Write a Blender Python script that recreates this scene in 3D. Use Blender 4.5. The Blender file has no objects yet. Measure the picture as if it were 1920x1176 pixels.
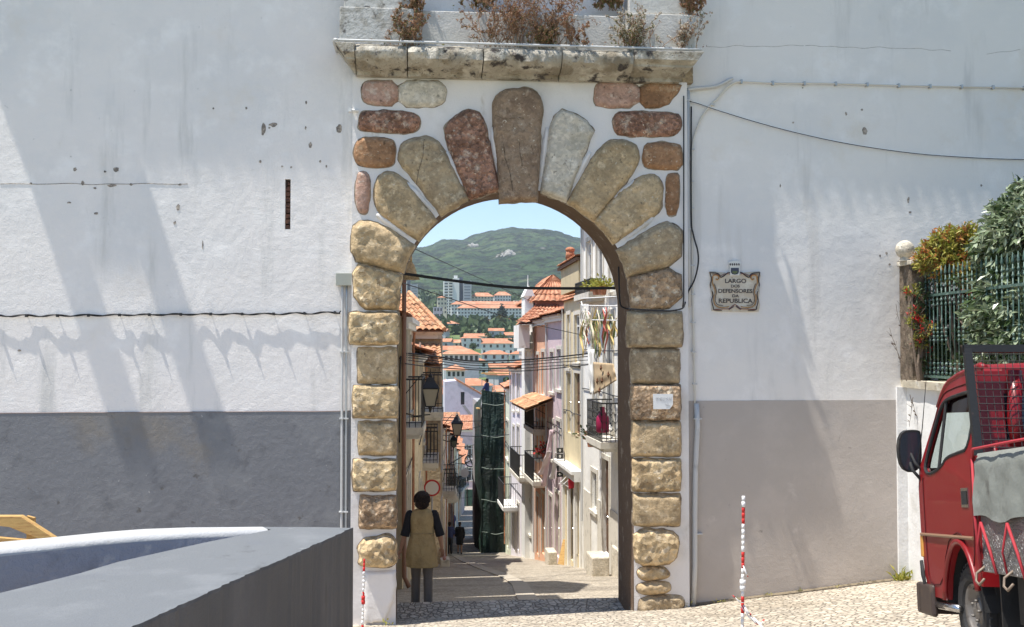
import bpy, bmesh, math, random
from mathutils import Vector, Matrix, noise, geometry
R = math.radians
rnd = random.Random(11)
sc = bpy.context.scene
col = sc.collection

# ------------------------------------------------------------------ camera
FPX = 2000.0
YAW = math.atan(190 / FPX)
PITCH = math.atan(62 / FPX)
CAMP = Vector((0.0, -14.0, 3.55))
cam = bpy.data.cameras.new('camera')
cam.lens = 36 * FPX / 1920
cam.sensor_width = 36
cam.clip_start = 0.05
cam.clip_end = 20000
camo = bpy.data.objects.new('camera', cam)
col.objects.link(camo)
camo.location = CAMP
camo.rotation_euler = (R(90) + PITCH, 0, -YAW)
sc.camera = camo

# ------------------------------------------------------------------ light
SD = Vector((0.335, 0.096, -1.0)).normalized()        # travel direction of the sunlight
world = bpy.data.worlds.new('World')
sc.world = world
world.use_nodes = True
wt = world.node_tree
wt.nodes.clear()
sky = wt.nodes.new('ShaderNodeTexSky')
sky.sky_type = 'NISHITA'
sky.sun_disc = False
sky.sun_elevation = math.asin(-SD.z)
sky.sun_rotation = math.atan2(-SD.x, -SD.y) % (2 * math.pi)
sky.air_density = 1.0
sky.dust_density = 0.1
sky.ozone_density = 3.5
bg = wt.nodes.new('ShaderNodeBackground')
bg.inputs['Strength'].default_value = 0.125
wo = wt.nodes.new('ShaderNodeOutputWorld')
wt.links.new(sky.outputs[0], bg.inputs[0])
wt.links.new(bg.outputs[0], wo.inputs[0])
sun = bpy.data.lights.new('sun', 'SUN')
sun.energy = 5.0
sun.angle = R(0.5)
sun.color = (1.0, 0.955, 0.88)
suno = bpy.data.objects.new('sun', sun)
col.objects.link(suno)
suno.rotation_euler = SD.to_track_quat('-Z', 'Y').to_euler()
suno.location = (-10, -6, 30)
sc.view_settings.view_transform = 'Standard'
sc.view_settings.look = 'None'
sc.view_settings.exposure = 0.68
sc.view_settings.gamma = 1

# ------------------------------------------------------------------ geometry helpers
_f = Vector((math.sin(YAW) * math.cos(PITCH), math.cos(YAW) * math.cos(PITCH), math.sin(PITCH)))
_r = Vector((math.cos(YAW), -math.sin(YAW), 0))
_u = _r.cross(_f)

def ray(px, py):
    return _f + _r * ((px - 960) / FPX) + _u * ((588 - py) / FPX)

def W(px, py, Y=0.0):
    """point of the vertical plane Y that the photo shows at this pixel"""
    d = ray(px, py)
    return CAMP + d * ((Y - CAMP.y) / d.y)

def onplane(px, py, A, B):
    d = ray(px, py)
    ab = Vector((B[0] - A[0], B[1] - A[1]))
    L = ab.length
    ab /= L
    n = Vector((-ab.y, ab.x))
    t = ((A[0] - CAMP.x) * n.x + (A[1] - CAMP.y) * n.y) / (d.x * n.x + d.y * n.y)
    p = CAMP + d * t
    return ((p.x - A[0]) * ab.x + (p.y - A[1]) * ab.y, p.z)

def XD(px, d):
    return W(px, 650, d - 14).x

def V(*a):
    return Vector(a)

def lerp(a, b, t):
    return a + (b - a) * t

def interp(tab, x):
    if x <= tab[0][0]: return tab[0][1]
    for (x0, y0), (x1, y1) in zip(tab, tab[1:]):
        if x <= x1:
            return y0 + (y1 - y0) * (x - x0) / (x1 - x0)
    return tab[-1][1]

ORG = {}

class MB:
    def __init__(s):
        s.v = []; s.f = []; s.mi = []
    def add(s, vs, fs, mi=0):
        o = len(s.v)
        s.v += [Vector(v) for v in vs]
        s.f += [[i + o for i in f] for f in fs]
        s.mi += [mi] * len(fs)
        return s
    def box(s, x0, x1, y0, y1, z0, z1, mi=0):
        vs = [(x, y, z) for z in (z0, z1) for y in (y0, y1) for x in (x0, x1)]
        return s.add(vs, [(0, 2, 3, 1), (4, 5, 7, 6), (0, 1, 5, 4), (2, 6, 7, 3), (0, 4, 6, 2), (1, 3, 7, 5)], mi)
    def obox(s, c, a, b, d, mi=0):
        """box from centre and three half-extent vectors"""
        c, a, b, d = Vector(c), Vector(a), Vector(b), Vector(d)
        vs = [c + a * i + b * j + d * k for k in (-1, 1) for j in (-1, 1) for i in (-1, 1)]
        return s.add(vs, [(0, 2, 3, 1), (4, 5, 7, 6), (0, 1, 5, 4), (2, 6, 7, 3), (0, 4, 6, 2), (1, 3, 7, 5)], mi)
    def tube(s, pts, r, n=6, mi=0, cap=True, sx=1.0):
        pts = [Vector(p) for p in pts]
        rs = r if isinstance(r, (list, tuple)) else [r] * len(pts)
        vs = []; fs = []
        t = (pts[1] - pts[0]).normalized()
        up = Vector((0, 0, 1)) if abs(t.z) < .9 else Vector((1, 0, 0))
        a = t.cross(up).normalized()
        for i, p in enumerate(pts):
            if i == 0: t = pts[1] - pts[0]
            elif i == len(pts) - 1: t = pts[-1] - pts[-2]
            else: t = pts[i + 1] - pts[i - 1]
            t.normalize()
            a = (a - t * a.dot(t))
            if a.length < 1e-6: a = t.orthogonal()
            a.normalize()
            b = t.cross(a)
            for k in range(n):
                q = 2 * math.pi * k / n
                vs.append(p + a * (math.cos(q) * rs[i]) + b * (math.sin(q) * rs[i] * sx))
        for i in range(len(pts) - 1):
            for k in range(n):
                k2 = (k + 1) % n
                fs.append((i * n + k, i * n + k2, (i + 1) * n + k2, (i + 1) * n + k))
        if cap:
            fs.append(tuple(range(n - 1, -1, -1)))
            fs.append(tuple((len(pts) - 1) * n + k for k in range(n)))
        return s.add(vs, fs, mi)
    def ell(s, c, rx, ry, rz, n=12, m=8, mi=0, rot=None):
        c = Vector(c)
        vs = [Vector((0, 0, -rz))]
        for j in range(1, m):
            ph = -math.pi / 2 + math.pi * j / m
            for i in range(n):
                th = 2 * math.pi * i / n
                vs.append(Vector((rx * math.cos(ph) * math.cos(th), ry * math.cos(ph) * math.sin(th), rz * math.sin(ph))))
        vs.append(Vector((0, 0, rz)))
        fs = []
        for i in range(n):
            fs.append((0, 1 + (i + 1) % n, 1 + i))
            for j in range(m - 2):
                a = 1 + j * n + i; b = 1 + j * n + (i + 1) % n
                fs.append((a, b, b + n, a + n))
            fs.append((1 + (m - 2) * n + i, 1 + (m - 2) * n + (i + 1) % n, len(vs) - 1))
        if rot is not None: vs = [rot @ v for v in vs]
        return s.add([v + c for v in vs], fs, mi)
    def prism(s, poly, vec, mi=0):
        """closed solid from a planar outline moved by vec (concave outlines allowed)"""
        poly = [Vector(p) for p in poly]; vec = Vector(vec); n = len(poly)
        tri = geometry.tessellate_polygon([poly])
        vs = poly + [p + vec for p in poly]
        fs = [tuple(t) for t in tri] + [tuple(i + n for i in reversed(t)) for t in tri]
        fs += [(i, (i + 1) % n, (i + 1) % n + n, i + n) for i in range(n)]
        return s.add(vs, fs, mi)
    def holed(s, outer, holes, vec, mi=0):
        loops = [[Vector(p) for p in outer]] + [[Vector(p) for p in h] for h in holes]
        vec = Vector(vec)
        tri = geometry.tessellate_polygon(loops)
        flat = [p for l in loops for p in l]; n = len(flat)
        fs = [tuple(t) for t in tri] + [tuple(i + n for i in reversed(t)) for t in tri]
        o = 0
        for l in loops:
            m = len(l)
            fs += [(o + i, o + (i + 1) % m, o + (i + 1) % m + n, o + i + n) for i in range(m)]
            o += m
        return s.add(flat + [p + vec for p in flat], fs, mi)
    def build(s, name, mat, parent=None, smooth=False, loc=None, fix=True):
        org = ORG.get(parent.name, Vector((0, 0, 0))) if parent else Vector(loc or (0, 0, 0))
        me = bpy.data.meshes.new(name)
        me.from_pydata([v - org for v in s.v], [], s.f)
        for m in (mat if isinstance(mat, (list, tuple)) else [mat]):
            me.materials.append(m)
        if any(s.mi): me.polygons.foreach_set('material_index', s.mi)
        if fix:
            b = bmesh.new(); b.from_mesh(me)
            bmesh.ops.recalc_face_normals(b, faces=b.faces)
            b.to_mesh(me); b.free()
        if smooth: me.polygons.foreach_set('use_smooth', [True] * len(me.polygons))
        me.update()
        o = bpy.data.objects.new(name, me)
        col.objects.link(o)
        if parent: o.parent = parent
        else: o.location = org
        ORG[o.name] = org
        return o

def tag(o, label=None, cat=None, group=None, kind=None):
    if label: o['label'] = label
    if cat: o['category'] = cat
    if group: o['group'] = group
    if kind: o['kind'] = kind
    return o

def thing(name, label, cat, loc, group=None):
    o = bpy.data.objects.new(name, None)
    o.empty_display_size = .2
    col.objects.link(o)
    o.location = loc
    ORG[o.name] = Vector(loc)
    return tag(o, label, cat, group)

def kids(o): return [c for c in bpy.data.objects if c.parent == o]

def copy_tree(src, loc=None, rz=None, label=None, scale=None):
    c = src.copy(); col.objects.link(c)
    if loc is not None: c.location = loc
    if rz is not None: c.rotation_euler = (0, 0, rz)
    if scale: c.scale = scale
    if label: c['label'] = label
    for ch in src.children:
        d = ch.copy(); col.objects.link(d); d.parent = c
        for g in ch.children:
            e = g.copy(); col.objects.link(e); e.parent = d
    return c

def smooth_angle(o, deg=40):
    m = o.data
    m.polygons.foreach_set('use_smooth', [True] * len(m.polygons))
    b = bmesh.new(); b.from_mesh(m)
    for e in b.edges:
        if len(e.link_faces) == 2 and e.calc_face_angle(0) > R(deg): e.smooth = False
    b.to_mesh(m); b.free()

def bevel(o, w=.01, seg=2):
    md = o.modifiers.new('bevel', 'BEVEL'); md.width = w; md.segments = seg; md.limit_method = 'ANGLE'
    return o

# ------------------------------------------------------------------ materials
def nodes(name):
    m = bpy.data.materials.new(name); m.use_nodes = True
    nt = m.node_tree
    return m, nt, nt.nodes['Principled BSDF']

def mat(name, c, rough=.8, layers=(), bumps=(), metal=0, spec=.35, stretch=None, jitter=0, cells=None, trans=0, sheen=0, joints=None):
    """layers: (colour, scale, lo, hi[, stretch]) noise-masked colour over what is below
       bumps: (kind, scale, distance)   cells: (scale, amount) per-cell brightness"""
    m, nt, p = nodes(name)
    N = nt.nodes.new; Lk = nt.links.new
    tc = N('ShaderNodeTexCoord').outputs['Object']
    p.inputs['Roughness'].default_value = rough
    p.inputs['Metallic'].default_value = metal
    p.inputs['Specular IOR Level'].default_value = spec
    if trans: p.inputs['Transmission Weight'].default_value = trans
    if sheen: p.inputs['Sheen Weight'].default_value = sheen
    cur = N('ShaderNodeRGB').outputs[0]
    cur.default_value = (*c, 1)
    def coord(st):
        if not st: return tc
        mp = N('ShaderNodeMapping'); mp.inputs['Scale'].default_value = st
        Lk(tc, mp.inputs[0]); return mp.outputs[0]
    for i, L in enumerate(layers):
        lc, scl, lo, hi = L[:4]; st = L[4] if len(L) > 4 else None
        nz = N('ShaderNodeTexNoise'); nz.inputs['Scale'].default_value = scl
        nz.inputs['Detail'].default_value = 8; nz.inputs['Roughness'].default_value = .62
        nz.noise_dimensions = '4D'; nz.inputs['W'].default_value = i * 3.7 + len(name)
        Lk(coord(st), nz.inputs['Vector'])
        mr = N('ShaderNodeMapRange'); mr.inputs[1].default_value = lo; mr.inputs[2].default_value = hi
        mr.interpolation_type = 'SMOOTHSTEP'
        Lk(nz.outputs['Fac'], mr.inputs[0])
        mx = N('ShaderNodeMix'); mx.data_type = 'RGBA'
        Lk(mr.outputs[0], mx.inputs[0]); Lk(cur, mx.inputs[6]); mx.inputs[7].default_value = (*lc, 1)
        cur = mx.outputs[2]
    if cells:
        vo = N('ShaderNodeTexVoronoi'); vo.inputs['Scale'].default_value = cells[0]
        Lk(tc, vo.inputs['Vector'])
        mr = N('ShaderNodeMapRange'); mr.inputs[3].default_value = 1 - cells[1]; mr.inputs[4].default_value = 1 + cells[1]
        sp = N('ShaderNodeSeparateColor'); Lk(vo.outputs['Color'], sp.inputs[0]); Lk(sp.outputs[0], mr.inputs[0])
        vm = N('ShaderNodeVectorMath'); vm.operation = 'SCALE'
        Lk(cur, vm.inputs[0]); Lk(mr.outputs[0], vm.inputs['Scale'])
        cur = vm.outputs[0]
    if joints:
        vo = N('ShaderNodeTexVoronoi'); vo.feature = 'DISTANCE_TO_EDGE'; vo.inputs['Scale'].default_value = joints[0]; Lk(tc, vo.inputs['Vector'])
        mr = N('ShaderNodeMapRange'); mr.inputs[2].default_value = .10; mr.inputs[3].default_value = joints[1]; mr.inputs[4].default_value = 1
        Lk(vo.outputs['Distance'], mr.inputs[0])
        vm = N('ShaderNodeVectorMath'); vm.operation = 'SCALE'; Lk(cur, vm.inputs[0]); Lk(mr.outputs[0], vm.inputs['Scale']); cur = vm.outputs[0]
    Lk(cur, p.inputs['Base Color'])
    last = None
    for kind, scl, dist in bumps:
        if kind == 'v':
            t = N('ShaderNodeTexVoronoi'); t.feature = 'DISTANCE_TO_EDGE'; t.inputs['Scale'].default_value = scl
            mr = N('ShaderNodeMapRange'); mr.inputs[2].default_value = .12; Lk(t.outputs['Distance'], mr.inputs[0]); h = mr.outputs[0]
        elif kind == 'p':
            t = N('ShaderNodeTexVoronoi'); t.feature = 'F1'; t.inputs['Scale'].default_value = scl; h = t.outputs['Distance']
        else:
            t = N('ShaderNodeTexNoise'); t.inputs['Scale'].default_value = scl; t.inputs['Detail'].default_value = 6
            t.inputs['Roughness'].default_value = .6; h = t.outputs['Fac']
        Lk(tc, t.inputs['Vector'])
        b = N('ShaderNodeBump'); b.inputs['Distance'].default_value = dist; b.inputs['Strength'].default_value = 1
        Lk(h, b.inputs['Height'])
        if last: Lk(last, b.inputs['Normal'])
        last = b.outputs[0]
    if last: Lk(last, p.inputs['Normal'])
    return m

MT = {}
MT['wall'] = mat('white_lime_plaster', (.79, .75, .715), .9,
    [((.70, .685, .67), .5, .45, .72), ((.84, .81, .78), 2.2, .5, .7), ((.60, .57, .53), 1.1, .58, .76, (1, 1, .35)), ((.62, .60, .57), 2.4, .53, .68, (1, 1, .12)), ((.46, .45, .43), 14, .66, .74), ((.72, .665, .60), .8, .56, .72)],
    [('n', 2.2, .014), ('n', 9, .007), ('n', 55, .003)])
MT['wallr'] = mat('grey_white_lime_plaster', (.75, .715, .67), .9,
    [((.67, .655, .635), .45, .45, .7), ((.80, .77, .735), 2.0, .5, .7), ((.58, .56, .52), 1.3, .58, .76, (1, 1, .3)), ((.60, .575, .54), 2.2, .54, .70, (1, 1, .12)), ((.5, .48, .46), 16, .67, .75), ((.68, .62, .54), .8, .56, .72)],
    [('n', 1.4, .016), ('n', 7, .006), ('n', 60, .0022)])
MT['dadol'] = mat('slate_grey_painted_plaster', (.185, .188, .198), .85,
    [((.235, .237, .24), 1.6, .48, .72), ((.14, .142, .15), 3.5, .52, .72), ((.22, .20, .175), .7, .55, .72), ((.42, .41, .39), 22, .66, .72), ((.12, .115, .11), 6, .63, .70)],
    [('n', 3.0, .007), ('n', 12, .006), ('n', 70, .003)])
MT['dador'] = mat('warm_grey_painted_plaster', (.42, .375, .335), .88,
    [((.47, .42, .375), 1.2, .42, .66), ((.39, .355, .325), 1.8, .54, .72), ((.52, .47, .42), 3.0, .62, .74), ((.31, .28, .25), 7, .65, .72)],
    [('n', 2, .01), ('n', 12, .004), ('n', 70, .002)])
MT['gate'] = mat('portal_plaster', (.74, .71, .68), .9, [((.62, .59, .55), 1.3, .46, .7), ((.46, .41, .33), 3, .58, .74, (1, 1, .4))],
    [('n', 4, .012), ('n', 40, .004)])
def stone(name, c, c2, c3, sc_=1.0, peb=0):
    b = [('n', 5, .02), ('n', 24, .018), ('n', 80, .006)]
    if peb: b.append(('p', peb, .02))
    return mat(name, c, .92, [(c2, 3.2, .42, .62), (c3, 9, .52, .66), (tuple(x * .42 for x in c), 15, .59, .68), ((.62, .55, .43), 26, .60, .70)], b,
               cells=(peb or 30, .38 if peb else .16))
MT['s_tan'] = stone('tan_limestone', (.50, .37, .215), (.35, .26, .15), (.60, .47, .30))
MT['s_grey'] = stone('greybrown_limestone', (.41, .315, .195), (.28, .21, .13), (.52, .42, .28))
MT['s_red'] = stone('red_breccia', (.33, .18, .12), (.21, .11, .07), (.48, .36, .27), peb=26)
MT['s_pink'] = stone('pink_stone', (.48, .31, .24), (.38, .23, .17), (.58, .46, .38))
MT['s_pud'] = stone('puddingstone', (.41, .28, .17), (.26, .175, .105), (.60, .49, .35), peb=20)
MT['s_brown'] = stone('brown_sandstone', (.36, .20, .105), (.25, .135, .07), (.42, .28, .17))
MT['s_key'] = stone('taupe_keystone', (.29, .205, .135), (.22, .15, .10), (.36, .27, .19))
MT['s_pale'] = stone('pale_grey_limestone', (.60, .54, .44), (.48, .43, .34), (.70, .65, .56))
MT['s_gold'] = stone('golden_rough_limestone', (.56, .42, .24), (.37, .26, .14), (.68, .55, .37), peb=14)
MT['s_dark'] = mat('lichen_blackened_stone', (.36, .34, .30), .95, [((.10, .09, .08), 3.0, .46, .64, (1, 1, .5)), ((.5, .47, .42), 7, .56, .7), ((.05, .045, .04), 12, .58, .68)], [('n', 8, .02), ('n', 40, .012)])
MT['attic'] = mat('weathered_attic_plaster', (.54, .52, .48), .9, [((.34, .33, .31), 1.4, .5, .72), ((.2, .19, .17), 4, .63, .76), ((.55, .54, .52), 3, .55, .7)], [('n', 5, .015), ('n', 40, .005)])
MT['atticrough'] = mat('blotched_attic_plaster', (.50, .49, .46), .9, [((.34, .32, .28), 5, .45, .6), ((.13, .12, .11), 8, .56, .66), ((.6, .59, .56), 4, .58, .7)], [('n', 8, .03), ('n', 40, .008)])
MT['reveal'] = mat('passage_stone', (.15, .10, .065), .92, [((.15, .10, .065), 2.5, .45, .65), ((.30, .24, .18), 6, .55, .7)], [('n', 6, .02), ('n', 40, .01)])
MT['cob'] = mat('cobbles_pale', (.52, .45, .355), .8, [((.42, .355, .27), .8, .45, .7), ((.56, .50, .41), 3, .52, .7), ((.30, .26, .2), 5, .64, .75)], [('v', 12, .016), ('n', 40, .006), ('n', 1.2, .03)], cells=(12, .26), joints=(12, .38))
MT['cobs'] = mat('cobbles_street', (.42, .365, .29), .72, [((.25, .215, .17), .8, .45, .7), ((.42, .37, .30), 3, .52, .7)], [('v', 14, .008), ('n', 40, .006)], cells=(14, .26), joints=(14, .5))
MT['slab'] = mat('kerb_slab_stone', (.42, .37, .30), .75, [((.36, .33, .28), 2, .45, .7)], [('n', 20, .006)])
MT['tile'] = mat('terracotta_tiles', (.42, .18, .10), .88, [((.52, .29, .18), 2.5, .45, .65), ((.30, .12, .065), 6, .55, .72), ((.55, .42, .3), 9, .63, .74)], [('n', 20, .01)], cells=(5, .28))
MT['tilel'] = mat('lichened_terracotta_tiles', (.42, .21, .11), .88, [((.52, .32, .18), 2.5, .45, .62), ((.22, .14, .09), 5, .5, .68), ((.16, .14, .10), 9, .6, .7)], [('n', 20, .01)], cells=(5, .3))
MT['pvc'] = mat('pale_grey_pipe', (.52, .52, .51), .5, [((.40, .39, .37), 5, .55, .75)], [('n', 40, .001)])
MT['steelpipe'] = mat('galvanised_pipe', (.42, .44, .45), .45, [((.3, .3, .3), 8, .55, .75)], [], metal=.6)
MT['black'] = mat('black_rubber_cable', (.018, .018, .02), .6)
MT['iron'] = mat('black_wrought_iron', (.025, .025, .026), .55, [((.07, .05, .04), 20, .6, .75)], [('n', 60, .002)], spec=.5)
MT['ivory'] = mat('ivory_pvc_cable', (.62, .58, .5), .6)
MT['glass'] = mat('dark_window_glass', (.03, .035, .045), .08, spec=.6)
MT['whitew'] = mat('white_joinery', (.68, .68, .66), .55, [((.55, .54, .5), 6, .55, .75)])
def plaster(name, c, dirt=.6):
    return mat(name, c, .9, [(tuple(x * .82 for x in c), 1.2, .45, .7), (tuple(x * dirt for x in c), 2.4, .58, .78, (1, 1, .25)), (tuple(min(1, x * 1.1) for x in c), 5, .55, .7)],
               [('n', 5, .012), ('n', 40, .004)])
# ------------------------------------------------------------------ terrain profiles
WB = [(-40, -.03), (0, -.03), (3.6, .09), (6.4, .37), (12, .7)]
def zs(Y):
    if Y <= 0: return 0.0
    if Y < 46: return -.174 * Y
    if Y < 136: return -8.0 - .117 * (Y - 46)
    return -18.53 - .01 * (Y - 136)
def zg(X, Y):
    """paving height anywhere in the square, the passage and the street"""
    if Y <= 0: return interp(WB, X) + .178 * min(-Y, 9)
    if Y < 1: return interp(WB, X) * (1 - Y) + zs(Y)
    return zs(Y)

def sheet(name, xs, ys, zf, m):
    vs = [(x, y, zf(x, y)) for y in ys for x in xs]
    n = len(xs)
    fs = [(j * n + i, j * n + i + 1, (j + 1) * n + i + 1, (j + 1) * n + i) for j in range(len(ys) - 1) for i in range(n - 1)]
    mb = MB(); mb.add(vs, fs)
    o = mb.build(name, m, smooth=True, fix=False)
    return tag(o, kind='structure')
def fr(a, b, n): return [a + (b - a) * i / n for i in range(n + 1)]
def bump_g(x, y): return zg(x, y) + .012 * noise.noise(V(x * .8, y * .8, 3)) + .006 * noise.noise(V(x * 3, y * 3, 7))
sheet('square_paving', fr(-14, 14, 112), fr(-20, 0, 80) + [.5, 1.0], lambda x, y: bump_g(x, y) if y < 1 else 0, MT['cob'])
sheet('street_paving', fr(-9, 13, 66), [1.0] + fr(1.2, 46, 90) + fr(48, 150, 40), lambda x, y: zs(y) + (.012 * noise.noise(V(x * .7, y * .7, 1)) if y > 1.1 else 0), MT['cobs'])

# drainage line of long slabs down the middle of the street
mb = MB()
ln = [(2.0, .9), (1.85, 2.0), (2.0, 4.5), (2.35, 9), (2.45, 13), (2.3, 20), (2.2, 30), (2.3, 46)]
def lx(y): return interp([(b, a) for a, b in ln], y)
y = 1.0
while y < 44:
    L = rnd.uniform(.7, 1.1)
    a = y + .02; b = min(y + L, 45)
    for (w0, w1) in ((-.17, .17),):
        q = [(lx(a) + w0, a), (lx(a) + w1, a), (lx(b) + w1, b), (lx(b) + w0, b)]
        mb.add([(x_, y_, zs(y_) - .04) for x_, y_ in q] + [(x_, y_, zs(y_) + .022) for x_, y_ in q],
               [(4, 5, 6, 7), (0, 1, 5, 4), (1, 2, 6, 5), (2, 3, 7, 6), (3, 0, 4, 7)])
    y += L
tag(mb.build('street_drain_slabs', MT['slab']), kind='structure')

TT = [(0, .0), (150, -20.0), (200, -21.5), (300, -15), (450, -6.5), (600, 2.5), (800, 18), (1000, 28), (1300, 62)]
SK = [(-800, 560), (300, 500), (600, 482), (700, 470), (775, 466), (800, 463), (815, 455), (830, 448), (868, 448), (890, 438), (925, 431), (945, 427), (960, 424),
      (985, 428), (1050, 440), (1092, 447), (1200, 468), (1400, 500), (2400, 560)]
def ridge(X):
    px = 770 + FPX * X / 3000
    return 3.55 + (650 - interp(SK, px)) / FPX * 3000
def zt(X, Y):
    d = Y + 14
    if d < 150: return min(zg(0, Y), zg(0, Y - 3), zg(0, Y + 3)) - 1.4
    if d <= 1300: return interp(TT, d) + (d / 1300) * 3 * noise.noise(V(X / 60, d / 60, 0))
    t = (d - 1300) / 1700
    if t <= 1:
        s = t ** .92
        z = lerp(62, ridge(X), s)
        f = min(1, t * 5) * min(1, (1 - t) * 4 + .12)
        z += f * (16 * noise.noise(V(X / 230, d / 330, 2)) + 12 * noise.noise(V(X / 90, d / 120, 5))) + (3.5 * noise.noise(V(X / 26, d / 30, 8)) + 2.5 * noise.noise(V(X / 11, d / 12, 9))) * min(1, t * 8)
        return z
    return ridge(X) - (d - 3000) * .35
MT['hill'] = mat('maquis_hillside', (.040, .075, .026), .95, [((.075, .110, .040), .0035, .46, .60), ((.020, .042, .016), .010, .46, .58), ((.085, .095, .05), .03, .56, .68), ((.012, .022, .010), .045, .47, .58), ((.16, .16, .13), .02, .68, .74)],
    [('n', .02, 22), ('n', .07, 10), ('p', .06, 8)])
MT['grassland'] = mat('dry_green_fields', (.13, .17, .06), .95, [((.06, .10, .03), .04, .45, .6), ((.28, .24, .14), .02, .6, .72)], [('n', .2, 1)])
nearx = fr(-400, -60, 10) + fr(-50, 160, 42) + fr(180, 700, 14)
def zt2(x, y): return zt(x, y)
sheet('town_terrain', nearx, fr(-60, 130, 30) + fr(150, 1300, 60), zt2, MT['grassland'])
sheet('mountain', fr(-4200, -260, 18) + fr(-240, 800, 180) + fr(860, 4600, 18), fr(1286, 2986, 110) + [3100, 3400, 3700], zt2, MT['hill'])
MT['rockm'] = mat('pale_limestone_outcrop', (.30, .29, .26), .95, [((.10, .11, .06), .03, .48, .58), ((.42, .41, .38), .08, .55, .7)], [('n', .1, 6)])
def outcrop(px, py, w, h, label):
    # find the slope point the photo shows here
    d = 1320
    while d < 2990:
        p = W(px, py, d - 14)
        if p.z < zt(p.x, p.y): break
        d += 6
    m_ = MB()
    k = d / FPX
    for i in range(26):
        a, b = rnd.gauss(0, .33), rnd.gauss(0, .33)
        r_ = rnd.uniform(.10, .24) * w * k
        c = V(p.x + a * w * k * .6, p.y + (-b) * h * k * 2.2 * .6, 0)
        c.z = zt(c.x, c.y)
        o = len(m_.v)
        m_.ell(c, r_ * .8, r_ * .9, r_ * rnd.uniform(.7, 1.2), 9, 6)
        for v in m_.v[o:]:
            v += V(1, 1, 1) * (r_ * .5 * noise.noise(v / (r_ * .7)))
    tag(m_.build('rock_outcrop', MT['rockm'], loc=p), label, 'rock', 'rock outcrops on the mountainside')
outcrop(946, 480, 34, 34, 'large pale rock outcrop in the middle of the green mountainside')
outcrop(887, 464, 26, 16, 'small pale rock outcrop near the left shoulder of the mountain')
# ------------------------------------------------------------------ the long white house wall and the stone gateway
MT['gapshade'] = mat('gap_shade_paint', (.30, .24, .17), .95, [((.12, .09, .07), 9, .5, .62), ((.5, .45, .38), 14, .56, .66)])  # dirt-brown colour standing for the shadow gap between stone and plaster
GX0, GX1 = W(660, 600).x, W(1286, 600).x
ZE = 11.3
def chaikin(p, k=2):
    for _ in range(k):
        q = []
        for i in range(len(p)):
            a, b = p[i], p[(i + 1) % len(p)]
            q += [a * .75 + b * .25, a * .25 + b * .75]
        p = q
    return p
def resample(p, st):
    out = []
    for i in range(len(p)):
        a, b = p[i], p[(i + 1) % len(p)]
        n = max(1, round((b - a).length / st))
        out += [a.lerp(b, j / n) for j in range(n)]
    return out
def edge_dist(q, poly):
    best = 9
    for i in range(len(poly)):
        a, b = poly[i], poly[(i + 1) % len(poly)]
        ab = b - a
        t = max(0, min(1, (q - a).dot(ab) / (ab.dot(ab) + 1e-12)))
        best = min(best, (a + ab * t - q).length)
    return best
def inside(q, poly):
    c = False
    for i in range(len(poly)):
        a, b = poly[i], poly[i - 1]
        if (a.y > q.y) != (b.y > q.y) and q.x < (b.x - a.x) * (q.y - a.y) / (b.y - a.y) + a.x: c = not c
    return c
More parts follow.
